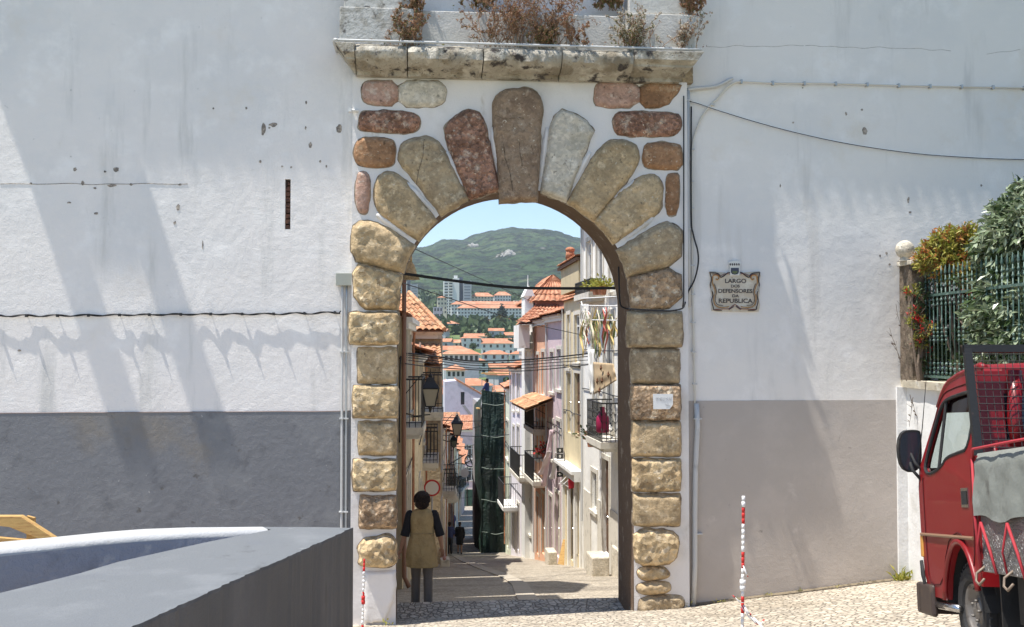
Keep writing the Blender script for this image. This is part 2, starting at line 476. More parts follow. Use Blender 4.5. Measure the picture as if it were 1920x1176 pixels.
def pillow(name, poly, Y0, H, w, rough, m, parent, rnds=2, st=.03, flat=False, label=None, freq=6):
    P = [Vector((p.x, p.z)) for p in (W(x, y, Y0 - H * .5) for x, y in poly)]
    if name == 'voussoir':
        C0 = Vector((acx, acz)); Q_ = []
        for p in P:
            d = p - C0
            if d.length < ar * 1.13 and p.y > acz - .05: Q_ += [C0 + d * (ar * .985 / d.length)] * 3
            else: Q_.append(p)
        P = Q_
    cen = sum(P, Vector((0, 0))) / len(P)
    P = [cen + (p - cen) * (1.035 if rnds == 1 else 1.02) for p in P]
    if rnds: P = chaikin(P, rnds)
    P = resample(P, st)
    sd = rnd.uniform(0, 90)
    P = [p + Vector((noise.noise(V(p.x * 9, p.y * 9, sd)), noise.noise(V(p.x * 9, p.y * 9, sd + 5)))) * (.008 + rough * .25) for p in P]
    xs = [p.x for p in P]; ys = [p.y for p in P]
    pts = list(P)
    y = min(ys) + st * .5; row = 0
    while y < max(ys):
        x = min(xs) + (row % 2) * st * .5
        while x < max(xs):
            q = Vector((x, y))
            if inside(q, P) and edge_dist(q, P) > st * .45: pts.append(q)
            x += st
        y += st * .87; row += 1
    r_ = geometry.delaunay_2d_cdt(pts, [], [list(range(len(P)))], 1, 1e-5)
    vs, fs = r_[0], r_[2]
    out = []
    for q in vs:
        d = edge_dist(q, P)
        if d < 1e-4: h = .002
        else:
            t = min(1, d / w)
            h = H * (t if flat else (1 - (1 - t) ** 2.2) * (1 - .10 * (1 - min(1, d / .2))))
            k = min(1, d / .03)
            h += k * rough * (noise.noise(V(q.x * freq, q.y * freq, sd)) + .6 * noise.noise(V(q.x * freq * 3, q.y * freq * 3, sd)) + .3 * noise.noise(V(q.x * freq * 8, q.y * freq * 8, sd)))
        out.append((q.x, Y0 - h, q.y))
    mb = MB(); mb.add(out, fs)
    n = len(P); o = len(mb.v)
    ring = [(p.x, Y0 - .002, p.y) for p in P]; back = [(p.x, Y0 + .03, p.y) for p in P]
    mb.add(ring + back, [(i, (i + 1) % n, n + (i + 1) % n, n + i) for i in range(n)])
    b = mb.build(name, m, parent, smooth=True)
    if label: b['label'] = label
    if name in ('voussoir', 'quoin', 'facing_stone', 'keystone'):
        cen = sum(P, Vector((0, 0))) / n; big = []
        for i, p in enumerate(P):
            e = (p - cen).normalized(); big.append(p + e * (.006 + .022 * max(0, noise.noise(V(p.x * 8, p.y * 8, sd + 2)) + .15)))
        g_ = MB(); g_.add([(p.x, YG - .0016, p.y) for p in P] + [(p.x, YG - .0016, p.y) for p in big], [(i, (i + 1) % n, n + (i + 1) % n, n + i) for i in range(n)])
        g_.build('gap_shade_edge', MT['gapshade'], b)  # dark ring paints the shade of the gap round the stone
    return b

def facade(mb, A, B, n, z0, z1, ops, rev=.14, mi=0):
    """vertical wall face from A to B with real openings (u0,u1,v0,v1) and reveals going in by rev"""
    A = V(A[0], A[1], 0); B = V(B[0], B[1], 0); L = (B - A).length; t = (B - A) / L; n = V(n[0], n[1], 0).normalized()
    us = sorted({0, L} | {round(max(0, min(L, o[k])), 4) for o in ops for k in (0, 1)})
    zz = sorted({z0, z1} | {round(max(z0, min(z1, o[k])), 4) for o in ops for k in (2, 3)})
    P = lambda u, z, d=0: A + t * u + V(0, 0, z) - n * d
    for u0, u1 in zip(us, us[1:]):
        for v0, v1 in zip(zz, zz[1:]):
            if u1 - u0 < 1e-4 or v1 - v0 < 1e-4: continue
            cu, cv = (u0 + u1) / 2, (v0 + v1) / 2
            if any(o[0] < cu < o[1] and o[2] < cv < o[3] for o in ops): continue
            mb.add([P(u0, v0), P(u1, v0), P(u1, v1), P(u0, v1)], [(0, 1, 2, 3)], mi)
    for o in ops:
        u0, u1, v0, v1 = o[:4]
        a = [P(u0, v0), P(u1, v0), P(u1, v1), P(u0, v1)]; b = [P(u0, v0, rev), P(u1, v0, rev), P(u1, v1, rev), P(u0, v1, rev)]
        mb.add(a + b, [(0, 1, 5, 4), (1, 2, 6, 5), (2, 3, 7, 6), (3, 0, 4, 7)], mi)
    return P

def tiled(mb, e0, e1, r0, r1, pitch=.24, amp=.035, rows=.38, jit=.012, mi=0):
    """roof slope of barrel tiles between eave e0-e1 and ridge r0-r1"""
    e0, e1, r0, r1 = map(Vector, (e0, e1, r0, r1))
    L = max((e1 - e0).length, (r1 - r0).length); S = ((r0 + r1) / 2 - (e0 + e1) / 2).length
    nu = max(4, int(L / pitch) * 6); ns = max(2, int(S / rows))
    nrm = (e1 - e0).cross(r0 - e0 if (r0 - e0).length > .01 else r1 - e0).normalized()
    if nrm.z < 0: nrm = -nrm
    vs = []; fs = []
    sd = rnd.random() * 50
    for s in range(ns):
        for e, t in ((0, s / ns), (1, (s + 1) / ns)):
            for i in range(nu + 1):
                p = e0.lerp(e1, i / nu).lerp(r0.lerp(r1, i / nu), t)
                h = amp * abs(math.cos(math.pi * i / nu * int(L / pitch))) * 1.5 + (.03 if e == 0 else 0) + jit * noise.noise(V(i / 6.0 + sd, s * 2.1, 0)) * 2
                vs.append(p + nrm * h)
    w = nu + 1
    for r in range(2 * ns - 1):
        for i in range(nu):
            a = r * w + i
            fs.append((a, a + 1, a + w + 1, a + w))
    o = len(mb.v)
    mb.add(vs, fs, mi)
    mb.add([e0 - nrm * .05, e1 - nrm * .05, r1 - nrm * .05, r0 - nrm * .05], [(0, 1, 2, 3)], mi)

# white house, left of the gateway -------------------------------------------------
hl = thing('white_house', 'long white rendered house wall with slate grey dado, left of the stone gateway', 'house', (-6, 0, 0), 'rendered houses either side of the gateway')
mb = MB()
zd = 2.71
XL = -16.0
s0 = W(534, 430); s1 = W(545, 336)
A = (XL, 0); B = (GX0, 0)
up_ = MB()
facade(up_, A, B, (0, -1), zd, ZE, [(s0.x - XL, s1.x - XL, s0.z, s1.z)], rev=.12)
up_.box(XL, GX0, .95, .96, zd, ZE)
up_.box(XL, GX0, .02, .94, ZE - .02, ZE)
up_.build('rendered_wall', MT['wall'], hl)
sl = MB(); sl.box(s0.x - .02, s1.x + .02, .10, .16, s0.z - .02, s1.z + .02)
for k in range(9):
    z = lerp(s0.z, s1.z, k / 9); sl.box(s0.x + .002, s1.x - .012, .04 + rnd.uniform(0, .03), .11, z + .004, z + .058)
sl.build('drain_slot', mat('old_brick_in_slot', (.20, .10, .07), .95, [((.06, .04, .035), 9, .45, .6), ((.4, .35, .28), 6, .6, .68)], [('n', 30, .01)]), hl)
dd = MB()
xs = fr(XL, GX0, 90)
top = [zd + .006 * noise.noise(V(x * 2, 0, 0)) for x in xs]
vs = []
for x, t in zip(xs, top): vs += [(x, -.014, -1.5), (x, -.014, t), (x, .02, t)]
fs = []
for i in range(len(xs) - 1):
    a = i * 3; fs += [(a, a + 3, a + 4, a + 1), (a + 1, a + 4, a + 5, a + 2)]
dd.add(vs, fs); dd.build('dado', MT['dadol'], hl)
dk = MB(); dk.tube([(x, -.012, t + .004) for x, t in zip(xs, top)], .006, 4); dk.build('dado_edge_line', mat('grime_line', (.22, .17, .15), .9), hl)
# eave and two unseen consoles placed to throw the long slanting shadows
ev = MB(); XE = -6.75
ev.box(XE, GX0, -.50, 1.0, ZE, ZE + .14)
ev.box(XE - .02, XE + .34, -.92, 1.0, ZE + .14, ZE + .34)
ev.box(-5.72, -5.36, -.92, 1.0, ZE + .14, ZE + .34)
ev.box(XE + .34, -5.72, -.66, -.50, ZE, ZE + .14)  # slab added out of view to shade the wall between the consoles
ev.build('eave', MT['attic'], hl)  # eave joined with the unseen consoles and the added shading slab
rf = MB(); tiled(rf, (XE, -.55, ZE + .35), (GX0, -.55, ZE + .35), (XE, 1.4, ZE + 1.1), (GX0, 1.4, ZE + 1.1))
rf.build('roof', MT['tile'], hl)
bd = MB(); bd.box(XL, -.36, .97, 4.0, -3, 8.0)
bd.build('rear_wing', MT['wall'], hl)
# flaked spots in the render
sp = mat('flaked_render', (.20, .175, .15), .95, [((.42, .36, .30), 14, .45, .6), ((.06, .05, .05), 18, .55, .65)], [('n', 40, .01)])
def spall(px, py, w, h, parent, yy=-.004):
    P = []
    n = 11
    for i in range(n):
        q = 2 * math.pi * i / n
        r_ = .55 + .45 * rnd.random()
        P.append(W(px + math.cos(q) * w * r_ / 2, py + math.sin(q) * h * r_ / 2, 0))
    m_ = MB(); m_.prism([V(p.x, yy, p.z) for p in P], (0, .01 - yy, 0))
    return m_.build('chipped_spot', sp, parent)
for a in [(494, 243, 12, 30), (512, 234, 18, 10), (636, 241, 14, 18), (582, 272, 8, 12), (488, 303, 7, 7), (141, 318, 8, 9), (218, 318, 13, 12), (155, 343, 8, 10), (209, 348, 20, 7), (246, 346, 7, 7),
          (178, 353, 8, 5), (58, 344, 6, 5), (334, 389, 8, 14), (338, 346, 8, 5), (600, 303, 5, 6), (180, 400, 12, 6), (328, 418, 6, 9), (197, 322, 6, 5), (574, 193, 4, 8), (462, 203, 5, 5), (400, 203, 4, 5), (130, 380, 10, 4),
          (529, 312, 5, 4), (546, 314, 5, 5), (573, 240, 4, 9), (612, 312, 4, 6), (505, 240, 5, 5), (380, 460, 3, 20), (36, 657, 8, 6)]:
    spall(*a, hl)
ck = MB()
pts = [W(x, 345 + 3 * noise.noise(V(x * .02, 1, 1)), 0) for x in range(0, 360, 8)]
ck.tube([V(p.x, -.001, p.z) for p in pts], .004, 4)
ck.build('render_crack', sp, hl)

# house right of the gateway ------------------------------------------------------
hr = thing('white_house', 'long off-white house wall with warm grey dado, right of the stone gateway', 'house', (8, 0, 0), 'rendered houses either side of the gateway')
XR = 16.0
zr = 2.825
m_ = MB(); facade(m_, (GX1, 0), (XR, 0), (0, -1), zr, ZE, []); m_.box(GX1, XR, .95, .96, zr, ZE); m_.box(GX1, XR, .02, .94, ZE - .02, ZE)
m_.build('rendered_wall', MT['wallr'], hr)
dd = MB(); xs = fr(GX1, XR, 60); vs = []; fs = []
for x in xs:
    t = zr + .004 * noise.noise(V(x * 2, 5, 0)); vs += [(x, -.006, -1.5), (x, -.006, t), (x, .02, t)]
for i in range(len(xs) - 1):
    a = i * 3; fs += [(a, a + 3, a + 4, a + 1), (a + 1, a + 4, a + 5, a + 2)]
dd.add(vs, fs); dd.build('dado', MT['dador'], hr)
ev = MB(); ev.box(GX1, XR, -.50, 1.0, ZE, ZE + .14); ev.build('eave', MT['attic'], hr)
rf = MB(); tiled(rf, (GX1, -.55, ZE + .15), (XR, -.55, ZE + .15), (GX1, 1.4, ZE + 1.1), (XR, 1.4, ZE + 1.1)); rf.build('roof', MT['tile'], hr)
bd = MB(); bd.box(4.0, XR, .97, 6.0, -3, 9.0); bd.build('rear_wing', MT['wallr'], hr)
for a in [(1622, 246, 12, 18), (1616, 206, 5, 5), (1586, 213, 6, 8), (1703, 375, 6, 14), (1487, 230, 6, 4), (1463, 348, 3, 8), (1706, 398, 7, 5), (1690, 470, 6, 10), (1662, 475, 5, 7), (1505, 165, 3, 3), (1840, 348, 4, 6), (1668, 496, 6, 5), (1650, 480, 4, 6)]:
    spall(*a, hr, -.003)
for (xa, xb, ya, dy) in ((1325, 1510, 88, -2), (1510, 1790, 86, 8), (1850, 1918, 100, -6)):
    ck = MB(); pts = [W(x, ya + dy * (x - xa) / (xb - xa) + 5 * noise.noise(V(x * .03, 4, 1)), 0) for x in range(xa, xb, 7)]
    ck.tube([V(p.x, .0005, p.z) for p in pts], .0028, 4); ck.build('render_crack', sp, hr)

# gateway -------------------------------------------------------------------------
gt = thing('stone_gateway', 'arched gateway of big rusticated voussoirs and quoins under a weedy cornice', 'gateway', (W(965, 600).x, 0, 0))
YG = -.12
def gp(px, py): return W(px, py, YG)
ac = gp(965, 574); ar = (gp(1187, 574).x - gp(744, 574).x) / 2; acx = (gp(1187, 574).x + gp(744, 574).x) / 2; acz = ac.z
ZT = gp(960, 147).z
def arch_pts(n=40, r=None):
    return [V(acx - (r or ar) * math.cos(math.pi * i / n), YG, acz + (r or ar) * math.sin(math.pi * i / n)) for i in range(n + 1)]
ap = arch_pts()
outer = [V(GX0, YG, -1), V(GX0, YG, ZT), V(GX1, YG, ZT), V(GX1, YG, -1), V(acx + ar, YG, -1)] + list(reversed(ap)) + [V(acx - ar, YG, -1)]
pl = MB()
tri = geometry.tessellate_polygon([outer])
pl.add(outer, tri)
pl.add([v + V(0, 1.07, 0) for v in outer], [tuple(reversed(t)) for t in tri])
pl.add([V(GX0, YG, -1), V(GX0, 0.02, -1), V(GX0, .02, ZT), V(GX0, YG, ZT)], [(0, 1, 2, 3)])
pl.add([V(GX1, YG, -1), V(GX1, 0.02, -1), V(GX1, .02, ZT), V(GX1, YG, ZT)], [(0, 1, 2, 3)])
pl.build('plaster_ground', MT['gate'], gt)
# upper wall over the gateway
m_ = MB(); facade(m_, (GX0, 0), (GX1, 0), (0, -1), ZT - .05, ZE, []); m_.box(GX0, GX1, .94, .95, ZT, ZE)
m_.box(GX0, GX1, -.5, 1.0, ZE, ZE + .14); tiled(m_, (GX0, -.55, ZE + .15), (GX1, -.55, ZE + .15), (GX0, 1.4, ZE + 1.1), (GX1, 1.4, ZE + 1.1))
m_.build('upper_wall', MT['wall'], gt)
# passage lining, one ring of cut blocks
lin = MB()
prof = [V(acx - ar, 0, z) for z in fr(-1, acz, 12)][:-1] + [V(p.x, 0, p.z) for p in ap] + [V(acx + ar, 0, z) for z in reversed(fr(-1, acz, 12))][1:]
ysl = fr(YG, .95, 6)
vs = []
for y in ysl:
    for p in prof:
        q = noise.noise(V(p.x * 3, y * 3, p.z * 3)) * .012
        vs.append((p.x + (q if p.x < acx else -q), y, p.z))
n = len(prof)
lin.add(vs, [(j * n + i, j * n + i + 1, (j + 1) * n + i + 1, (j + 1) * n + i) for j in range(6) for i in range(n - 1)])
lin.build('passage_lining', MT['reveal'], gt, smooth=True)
def c6(l): return [(600 + x / 2.5946, y / 2.5946) for x, y in l]
G = lambda nm, poly, H, w, rgh, m, lab=None, **k: pillow(nm, poly, YG, H, w, rgh, MT[m], gt, label=lab, **k)
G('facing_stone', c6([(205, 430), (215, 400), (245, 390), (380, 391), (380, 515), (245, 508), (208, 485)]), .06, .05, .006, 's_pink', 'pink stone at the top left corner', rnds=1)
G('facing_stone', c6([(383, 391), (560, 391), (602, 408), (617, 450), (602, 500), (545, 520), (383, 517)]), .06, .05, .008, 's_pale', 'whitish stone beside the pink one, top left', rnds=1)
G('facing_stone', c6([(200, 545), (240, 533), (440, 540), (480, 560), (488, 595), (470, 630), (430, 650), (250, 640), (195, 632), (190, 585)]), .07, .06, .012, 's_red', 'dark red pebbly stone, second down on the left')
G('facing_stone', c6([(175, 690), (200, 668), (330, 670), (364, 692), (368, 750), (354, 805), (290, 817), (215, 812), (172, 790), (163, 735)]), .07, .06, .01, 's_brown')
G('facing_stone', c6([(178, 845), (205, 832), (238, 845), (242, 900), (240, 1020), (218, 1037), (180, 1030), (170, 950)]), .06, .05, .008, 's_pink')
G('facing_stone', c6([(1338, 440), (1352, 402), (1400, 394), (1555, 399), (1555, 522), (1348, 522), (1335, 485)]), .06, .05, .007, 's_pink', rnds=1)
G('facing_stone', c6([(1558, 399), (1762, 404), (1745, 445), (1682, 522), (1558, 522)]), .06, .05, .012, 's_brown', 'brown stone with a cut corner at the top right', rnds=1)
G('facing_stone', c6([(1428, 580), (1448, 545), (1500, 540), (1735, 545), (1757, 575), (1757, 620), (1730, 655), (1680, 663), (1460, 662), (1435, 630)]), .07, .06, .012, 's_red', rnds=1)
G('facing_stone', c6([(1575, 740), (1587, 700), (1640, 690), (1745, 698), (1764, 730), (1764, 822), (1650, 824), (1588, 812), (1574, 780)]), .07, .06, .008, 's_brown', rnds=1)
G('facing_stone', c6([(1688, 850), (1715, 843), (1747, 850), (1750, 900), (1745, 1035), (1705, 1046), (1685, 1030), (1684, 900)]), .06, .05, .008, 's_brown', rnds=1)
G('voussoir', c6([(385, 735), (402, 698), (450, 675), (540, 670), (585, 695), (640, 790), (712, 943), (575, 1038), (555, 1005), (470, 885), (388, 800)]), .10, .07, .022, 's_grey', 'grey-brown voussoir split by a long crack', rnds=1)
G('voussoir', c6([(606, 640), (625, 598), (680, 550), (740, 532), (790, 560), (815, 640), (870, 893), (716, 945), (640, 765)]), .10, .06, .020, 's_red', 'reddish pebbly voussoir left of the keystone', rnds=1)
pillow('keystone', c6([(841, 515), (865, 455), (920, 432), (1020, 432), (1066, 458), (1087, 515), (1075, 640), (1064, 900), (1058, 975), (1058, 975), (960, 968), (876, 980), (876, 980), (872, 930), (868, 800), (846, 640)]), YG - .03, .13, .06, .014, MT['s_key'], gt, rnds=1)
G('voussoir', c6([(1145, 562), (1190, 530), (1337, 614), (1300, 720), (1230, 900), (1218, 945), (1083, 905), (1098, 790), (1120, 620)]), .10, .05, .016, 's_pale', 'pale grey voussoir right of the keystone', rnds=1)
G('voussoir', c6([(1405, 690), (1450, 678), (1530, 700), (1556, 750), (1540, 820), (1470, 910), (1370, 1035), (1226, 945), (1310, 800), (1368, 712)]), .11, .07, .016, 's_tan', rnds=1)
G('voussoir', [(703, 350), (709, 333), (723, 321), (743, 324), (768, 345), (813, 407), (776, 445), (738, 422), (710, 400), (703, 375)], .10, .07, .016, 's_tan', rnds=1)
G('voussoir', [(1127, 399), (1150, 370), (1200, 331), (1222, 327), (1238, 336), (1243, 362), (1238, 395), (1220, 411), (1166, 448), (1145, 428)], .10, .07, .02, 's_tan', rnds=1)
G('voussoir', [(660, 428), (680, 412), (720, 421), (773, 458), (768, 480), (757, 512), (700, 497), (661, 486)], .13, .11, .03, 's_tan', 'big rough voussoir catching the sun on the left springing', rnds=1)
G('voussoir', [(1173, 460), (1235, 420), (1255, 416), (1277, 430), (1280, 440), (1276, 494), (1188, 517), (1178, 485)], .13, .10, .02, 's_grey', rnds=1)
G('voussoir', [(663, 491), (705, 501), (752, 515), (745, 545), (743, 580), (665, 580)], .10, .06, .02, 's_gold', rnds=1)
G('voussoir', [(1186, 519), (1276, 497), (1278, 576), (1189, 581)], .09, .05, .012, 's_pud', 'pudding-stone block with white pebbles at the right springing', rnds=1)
Q = lambda x0, y0, x1, y1, H, w, rgh, m, lab=None, **k: G('quoin', [(x0, y0 + 3), (x0 + 3, y0), ((x0 + x1) / 2, y0 + 1), (x1 - 3, y0), (x1, y0 + 3), (x1 + 1, (y0 + y1) / 2), (x1, y1 - 3), (x1 - 3, y1), ((x0 + x1) / 2, y1), (x0 + 3, y1), (x0, y1 - 3), (x0 - 1, (y0 + y1) / 2)], H, w, rgh, m, lab, rnds=1, **k)
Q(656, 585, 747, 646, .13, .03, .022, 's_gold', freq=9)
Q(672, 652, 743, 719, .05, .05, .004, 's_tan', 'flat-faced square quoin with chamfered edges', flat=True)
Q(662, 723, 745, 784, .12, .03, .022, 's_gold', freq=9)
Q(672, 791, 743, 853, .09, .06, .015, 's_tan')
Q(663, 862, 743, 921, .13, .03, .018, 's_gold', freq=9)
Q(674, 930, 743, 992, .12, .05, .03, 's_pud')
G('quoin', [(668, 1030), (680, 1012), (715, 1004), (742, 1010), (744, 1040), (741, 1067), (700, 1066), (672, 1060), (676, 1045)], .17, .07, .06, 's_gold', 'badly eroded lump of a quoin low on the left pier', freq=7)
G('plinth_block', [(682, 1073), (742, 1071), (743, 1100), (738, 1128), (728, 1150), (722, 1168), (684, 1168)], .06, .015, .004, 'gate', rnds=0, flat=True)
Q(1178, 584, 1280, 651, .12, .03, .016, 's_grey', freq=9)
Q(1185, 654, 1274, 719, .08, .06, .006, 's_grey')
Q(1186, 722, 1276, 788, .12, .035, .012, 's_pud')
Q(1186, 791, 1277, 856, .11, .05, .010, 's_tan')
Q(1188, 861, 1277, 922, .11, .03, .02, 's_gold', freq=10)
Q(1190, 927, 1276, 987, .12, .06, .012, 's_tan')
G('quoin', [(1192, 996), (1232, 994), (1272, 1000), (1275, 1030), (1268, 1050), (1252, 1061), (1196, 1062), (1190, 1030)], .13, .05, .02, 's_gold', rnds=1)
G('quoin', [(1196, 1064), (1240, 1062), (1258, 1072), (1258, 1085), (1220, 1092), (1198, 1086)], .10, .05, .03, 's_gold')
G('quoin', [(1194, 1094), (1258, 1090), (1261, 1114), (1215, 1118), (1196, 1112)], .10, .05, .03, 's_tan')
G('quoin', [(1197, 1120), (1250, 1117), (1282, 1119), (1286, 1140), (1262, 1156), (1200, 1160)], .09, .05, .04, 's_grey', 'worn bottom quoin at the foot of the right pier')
CR = mat('crack_shadow_dirt', (.035, .025, .02), .95)
def crack(pts, Y, w=.006):
    P = [W(600 + x / 2.5946, y / 2.5946, Y) for x, y in densify0(pts)]
    m_ = MB(); m_.tube([p + V(.006 * noise.noise(p * 30), 0, 0) for p in P], [w * (.4 + .9 * abs(noise.noise(p * 12))) for p in P], 5, sx=.6); m_.build('crack', CR, gt)
def densify0(pts, k=6):
    return [(lerp(a[0], b[0], j / k), lerp(a[1], b[1], j / k)) for a, b in zip(pts, pts[1:]) for j in range(k)] + [pts[-1]]
crack([(893, 700), (900, 770), (925, 840), (938, 930)], YG - .168, .008); crack([(968, 690), (975, 760), (985, 810)], YG - .166); crack([(1028, 705), (1042, 760)], YG - .166); crack([(850, 560), (900, 580), (990, 570)], YG - .166, .004)
crack([(505, 680), (500, 760), (480, 830), (468, 900)], YG - .118, .008); crack([(1225, 770), (1215, 830), (1190, 790)], YG - .108, .004)
# thin raised joints of white plaster between the voussoirs
for (x0, y0, x1, y1) in [(775, 450, 705, 402), (818, 400, 762, 343), (873, 362, 838, 285), (938, 342, 922, 240), (1012, 345, 1026, 240), (1075, 347, 1106, 285), (1130, 393, 1190, 340), (1170, 450, 1225, 408)]:
    L_ = math.hypot(x1 - x0, y1 - y0); ux, uy = (y0 - y1) / L_, (x1 - x0) / L_
    pillow('mortar_joint', [(x0 - ux * 3, y0 - uy * 3), (x0 + ux * 3, y0 + uy * 3), (x1 + ux * 7, y1 + uy * 7), (x1 - ux * 7, y1 - uy * 7)], YG, .045, .03, .003, MT['gate'], gt, rnds=1)
# cornice
prof = [(-.13, 7.045), (-.24, 7.05), (-.27, 7.09), (-.36, 7.10), (-.50, 7.14), (-.585, 7.19), (-.60, 7.27), (-.575, 7.335), (-.5, 7.37), (-.3, 7.375), (-.13, 7.375)]
plain = [(-.13, 7.045), (-.24, 7.05), (-.25, 7.10), (-.30, 7.11), (-.33, 7.15), (-.50, 7.18), (-.50, 7.21), (-.60, 7.25), (-.60, 7.36), (-.56, 7.375), (-.3, 7.375), (-.13, 7.375)]
MT['s_corn'] = mat('cornice_limestone', (.42, .38, .31), .93, [((.58, .54, .46), 4, .48, .62), ((.27, .23, .17), 3, .48, .62), ((.07, .06, .055), 4.5, .53, .62), ((.05, .045, .04), 25, .60, .68)], [('n', 6, .05), ('n', 20, .03), ('n', 60, .012)])
cx = [628, 666, 764, 906, 1053, 1187, 1319]
for k in range(6):
    x0, x1 = W(cx[k], 110, -.5).x, W(cx[k + 1], 110, -.5).x
    pr = plain if k in (0, 5) else prof
    rgh = .006 if k in (0, 5) else .045
    xs = fr(x0 + .006, x1 - .006, max(6, int((x1 - x0) / .035)))
    m_ = MB(); vs = []
    for i, x in enumerate(xs):
        for (y, z) in pr:
            sh = 0
            if k == 0: sh = (7.375 - z) * .75 * (1 - i / (len(xs) - 1))
            if k == 5: sh = -(7.375 - z) * .75 * (i / (len(xs) - 1))
            e = min(i, len(xs) - 1 - i)
            sq = (.02, .008, 0)[min(e, 2)] if k not in (0, 5) else 0
            nn = rgh * (noise.noise(V(x * 7, y * 7, z * 9)) + .6 * noise.noise(V(x * 20, y * 20, z * 20)))
            q = 1 if y < -.26 else 0
            vs.append((x + sh, y + q * (nn + sq), z + q * (nn * .5)))
    n = len(pr)
    fs = [(j * n + i, j * n + i + 1, (j + 1) * n + i + 1, (j + 1) * n + i) for j in range(len(xs) - 1) for i in range(n - 1)]
    fs += [tuple(range(n)), tuple((len(xs) - 1) * n + i for i in range(n))]
    m_.add(vs, fs)
    smooth_angle(m_.build('cornice_block', MT['s_corn'], gt), 55)
m_ = MB(); m_.box(GX0 + .02, W(1300, 150, -.12).x, -.105, .1, ZT, 7.35); m_.build('cornice_bed', MT['s_grey'], gt)
# attic over the cornice
def ab(name, x0, x1, yt, Y, z0, m, yb=.0):
    a = W(x0, yt, Y); b = W(x1, yt, Y)
    m_ = MB(); m_.box(a.x, b.x, Y, yb, z0, a.z)
    return bevel(m_.build(name, MT[m], gt), .012, 2)
ab('attic_block', 637, 776, 12, -.42, 7.375, 'atticrough')
ab('attic_block', 776, 1175, 19, -.30, 7.375, 'attic')
ab('attic_block', 1175, 1303, 24, -.42, 7.375, 'attic')
z8 = W(900, 14, -.3).z
m_ = MB(); m_.box(W(645, 0, -.36).x, W(774, 0, -.36).x, -.36, 0, W(640, 12, -.42).z + .005, 9.2); bevel(m_.build('attic_pedestal', MT['atticrough'], gt), .01)
m_ = MB(); m_.box(W(1180, 0, -.36).x, W(1298, 0, -.36).x, -.36, 0, W(1240, 24, -.42).z + .005, 9.2); bevel(m_.build('attic_pedestal', MT['attic'], gt), .01)
# gutter pipe lying on the cornice
a = W(633, 80, -.56); b = W(1316, 97, -.56); zz = 7.405
m_ = MB(); m_.tube([(lerp(a.x, b.x, i / 14), -.55, zz + .004 * noise.noise(V(i * 2, 0, 0))) for i in range(15)], .017, 8)
gp_ = m_.build('ledge_pipe', MT['pvc'], None, smooth=True, loc=(a.x, -.55, zz)); tag(gp_, 'thin white pipe lying along the top of the weedy cornice', 'pipe')
m_ = MB(); m_.tube([(a.x + .0, -.56, zz - .0), (a.x - .04, -.50, zz + .02), (a.x - .06, -.40, zz + .02), (a.x - .05, -.2, zz), (a.x - .05, -.0, zz)], .018, 8)
m_.build('pipe_elbow', MT['pvc'], gp_, smooth=True)
# ------------------------------------------------------------------ foreground stair parapet
ZP = 2.02
PT = mat('bluegrey_painted_cement', (.14, .15, .16), .85, [((.17, .18, .19), 2.2, .5, .7), ((.13, .14, .155), 1.3, .52, .75), ((.4, .4, .38), 9, .66, .72, (.25, 1, 1)), ((.09, .095, .10), 2.6, .60, .72), ((.14, .14, .15), 24, .66, .74)], [('n', 6, .008), ('n', 60, .004)])
PF = mat('shady_cement_face', (.115, .108, .102), .9, [((.145, .136, .13), 1.5, .45, .7, (1, 1, .3)), ((.09, .08, .072), 2.5, .55, .75, (1.6, 1.6, .35))], [('n', 8, .012), ('n', 50, .005)])  # coping's grey, darkened and browned for the shade on this side
PI = mat('white_painted_parapet_inside', (.42, .42, .415), .85, [((.45, .45, .46), 2, .5, .7), ((.3, .29, .27), 7, .64, .72)], [('n', 7, .012), ('n', 50, .004)])
PIF = mat('blue_shaded_parapet_face', (.27, .28, .32), .9, [((.2, .2, .22), 2, .5, .7), ((.36, .36, .38), 6, .56, .7)], [('n', 5, .03), ('n', 30, .008)])  # white inner face with its bluish shade put into the colour
pp = thing('stair_parapet', 'broad blue-grey cement parapet curving round a sunken stair in front', 'parapet', (-1.2, -6, .6))
def zpix(px, py, z):
    d = ray(px, py); t = (z - CAMP.z) / d.z; return CAMP + d * t
near = [zpix(663, 990, ZP), zpix(560, 1036, ZP), zpix(470, 1076, ZP), zpix(380, 1117, ZP), zpix(250, 1176, ZP), zpix(60, 1262, ZP), zpix(-200, 1380, ZP)]
far = [zpix(600, 988.5, ZP), zpix(480, 988, ZP), zpix(350, 988.5, ZP), zpix(200, 996, ZP), zpix(90, 1007, ZP), zpix(0, 1015, ZP), zpix(-160, 1040, ZP)]
rimi = [zpix(505, 994, ZP), zpix(430, 996, ZP), zpix(350, 999, ZP), zpix(260, 1005, ZP), zpix(180, 1012, ZP), zpix(90, 1022, ZP), zpix(0, 1032, ZP), zpix(-160, 1060, ZP)]
pit = [zpix(505, 994, ZP), zpix(400, 1014, ZP), zpix(300, 1036, ZP), zpix(220, 1054, ZP), zpix(150, 1075, ZP), zpix(70, 1095, ZP), zpix(0, 1112, ZP), zpix(-200, 1165, ZP)]
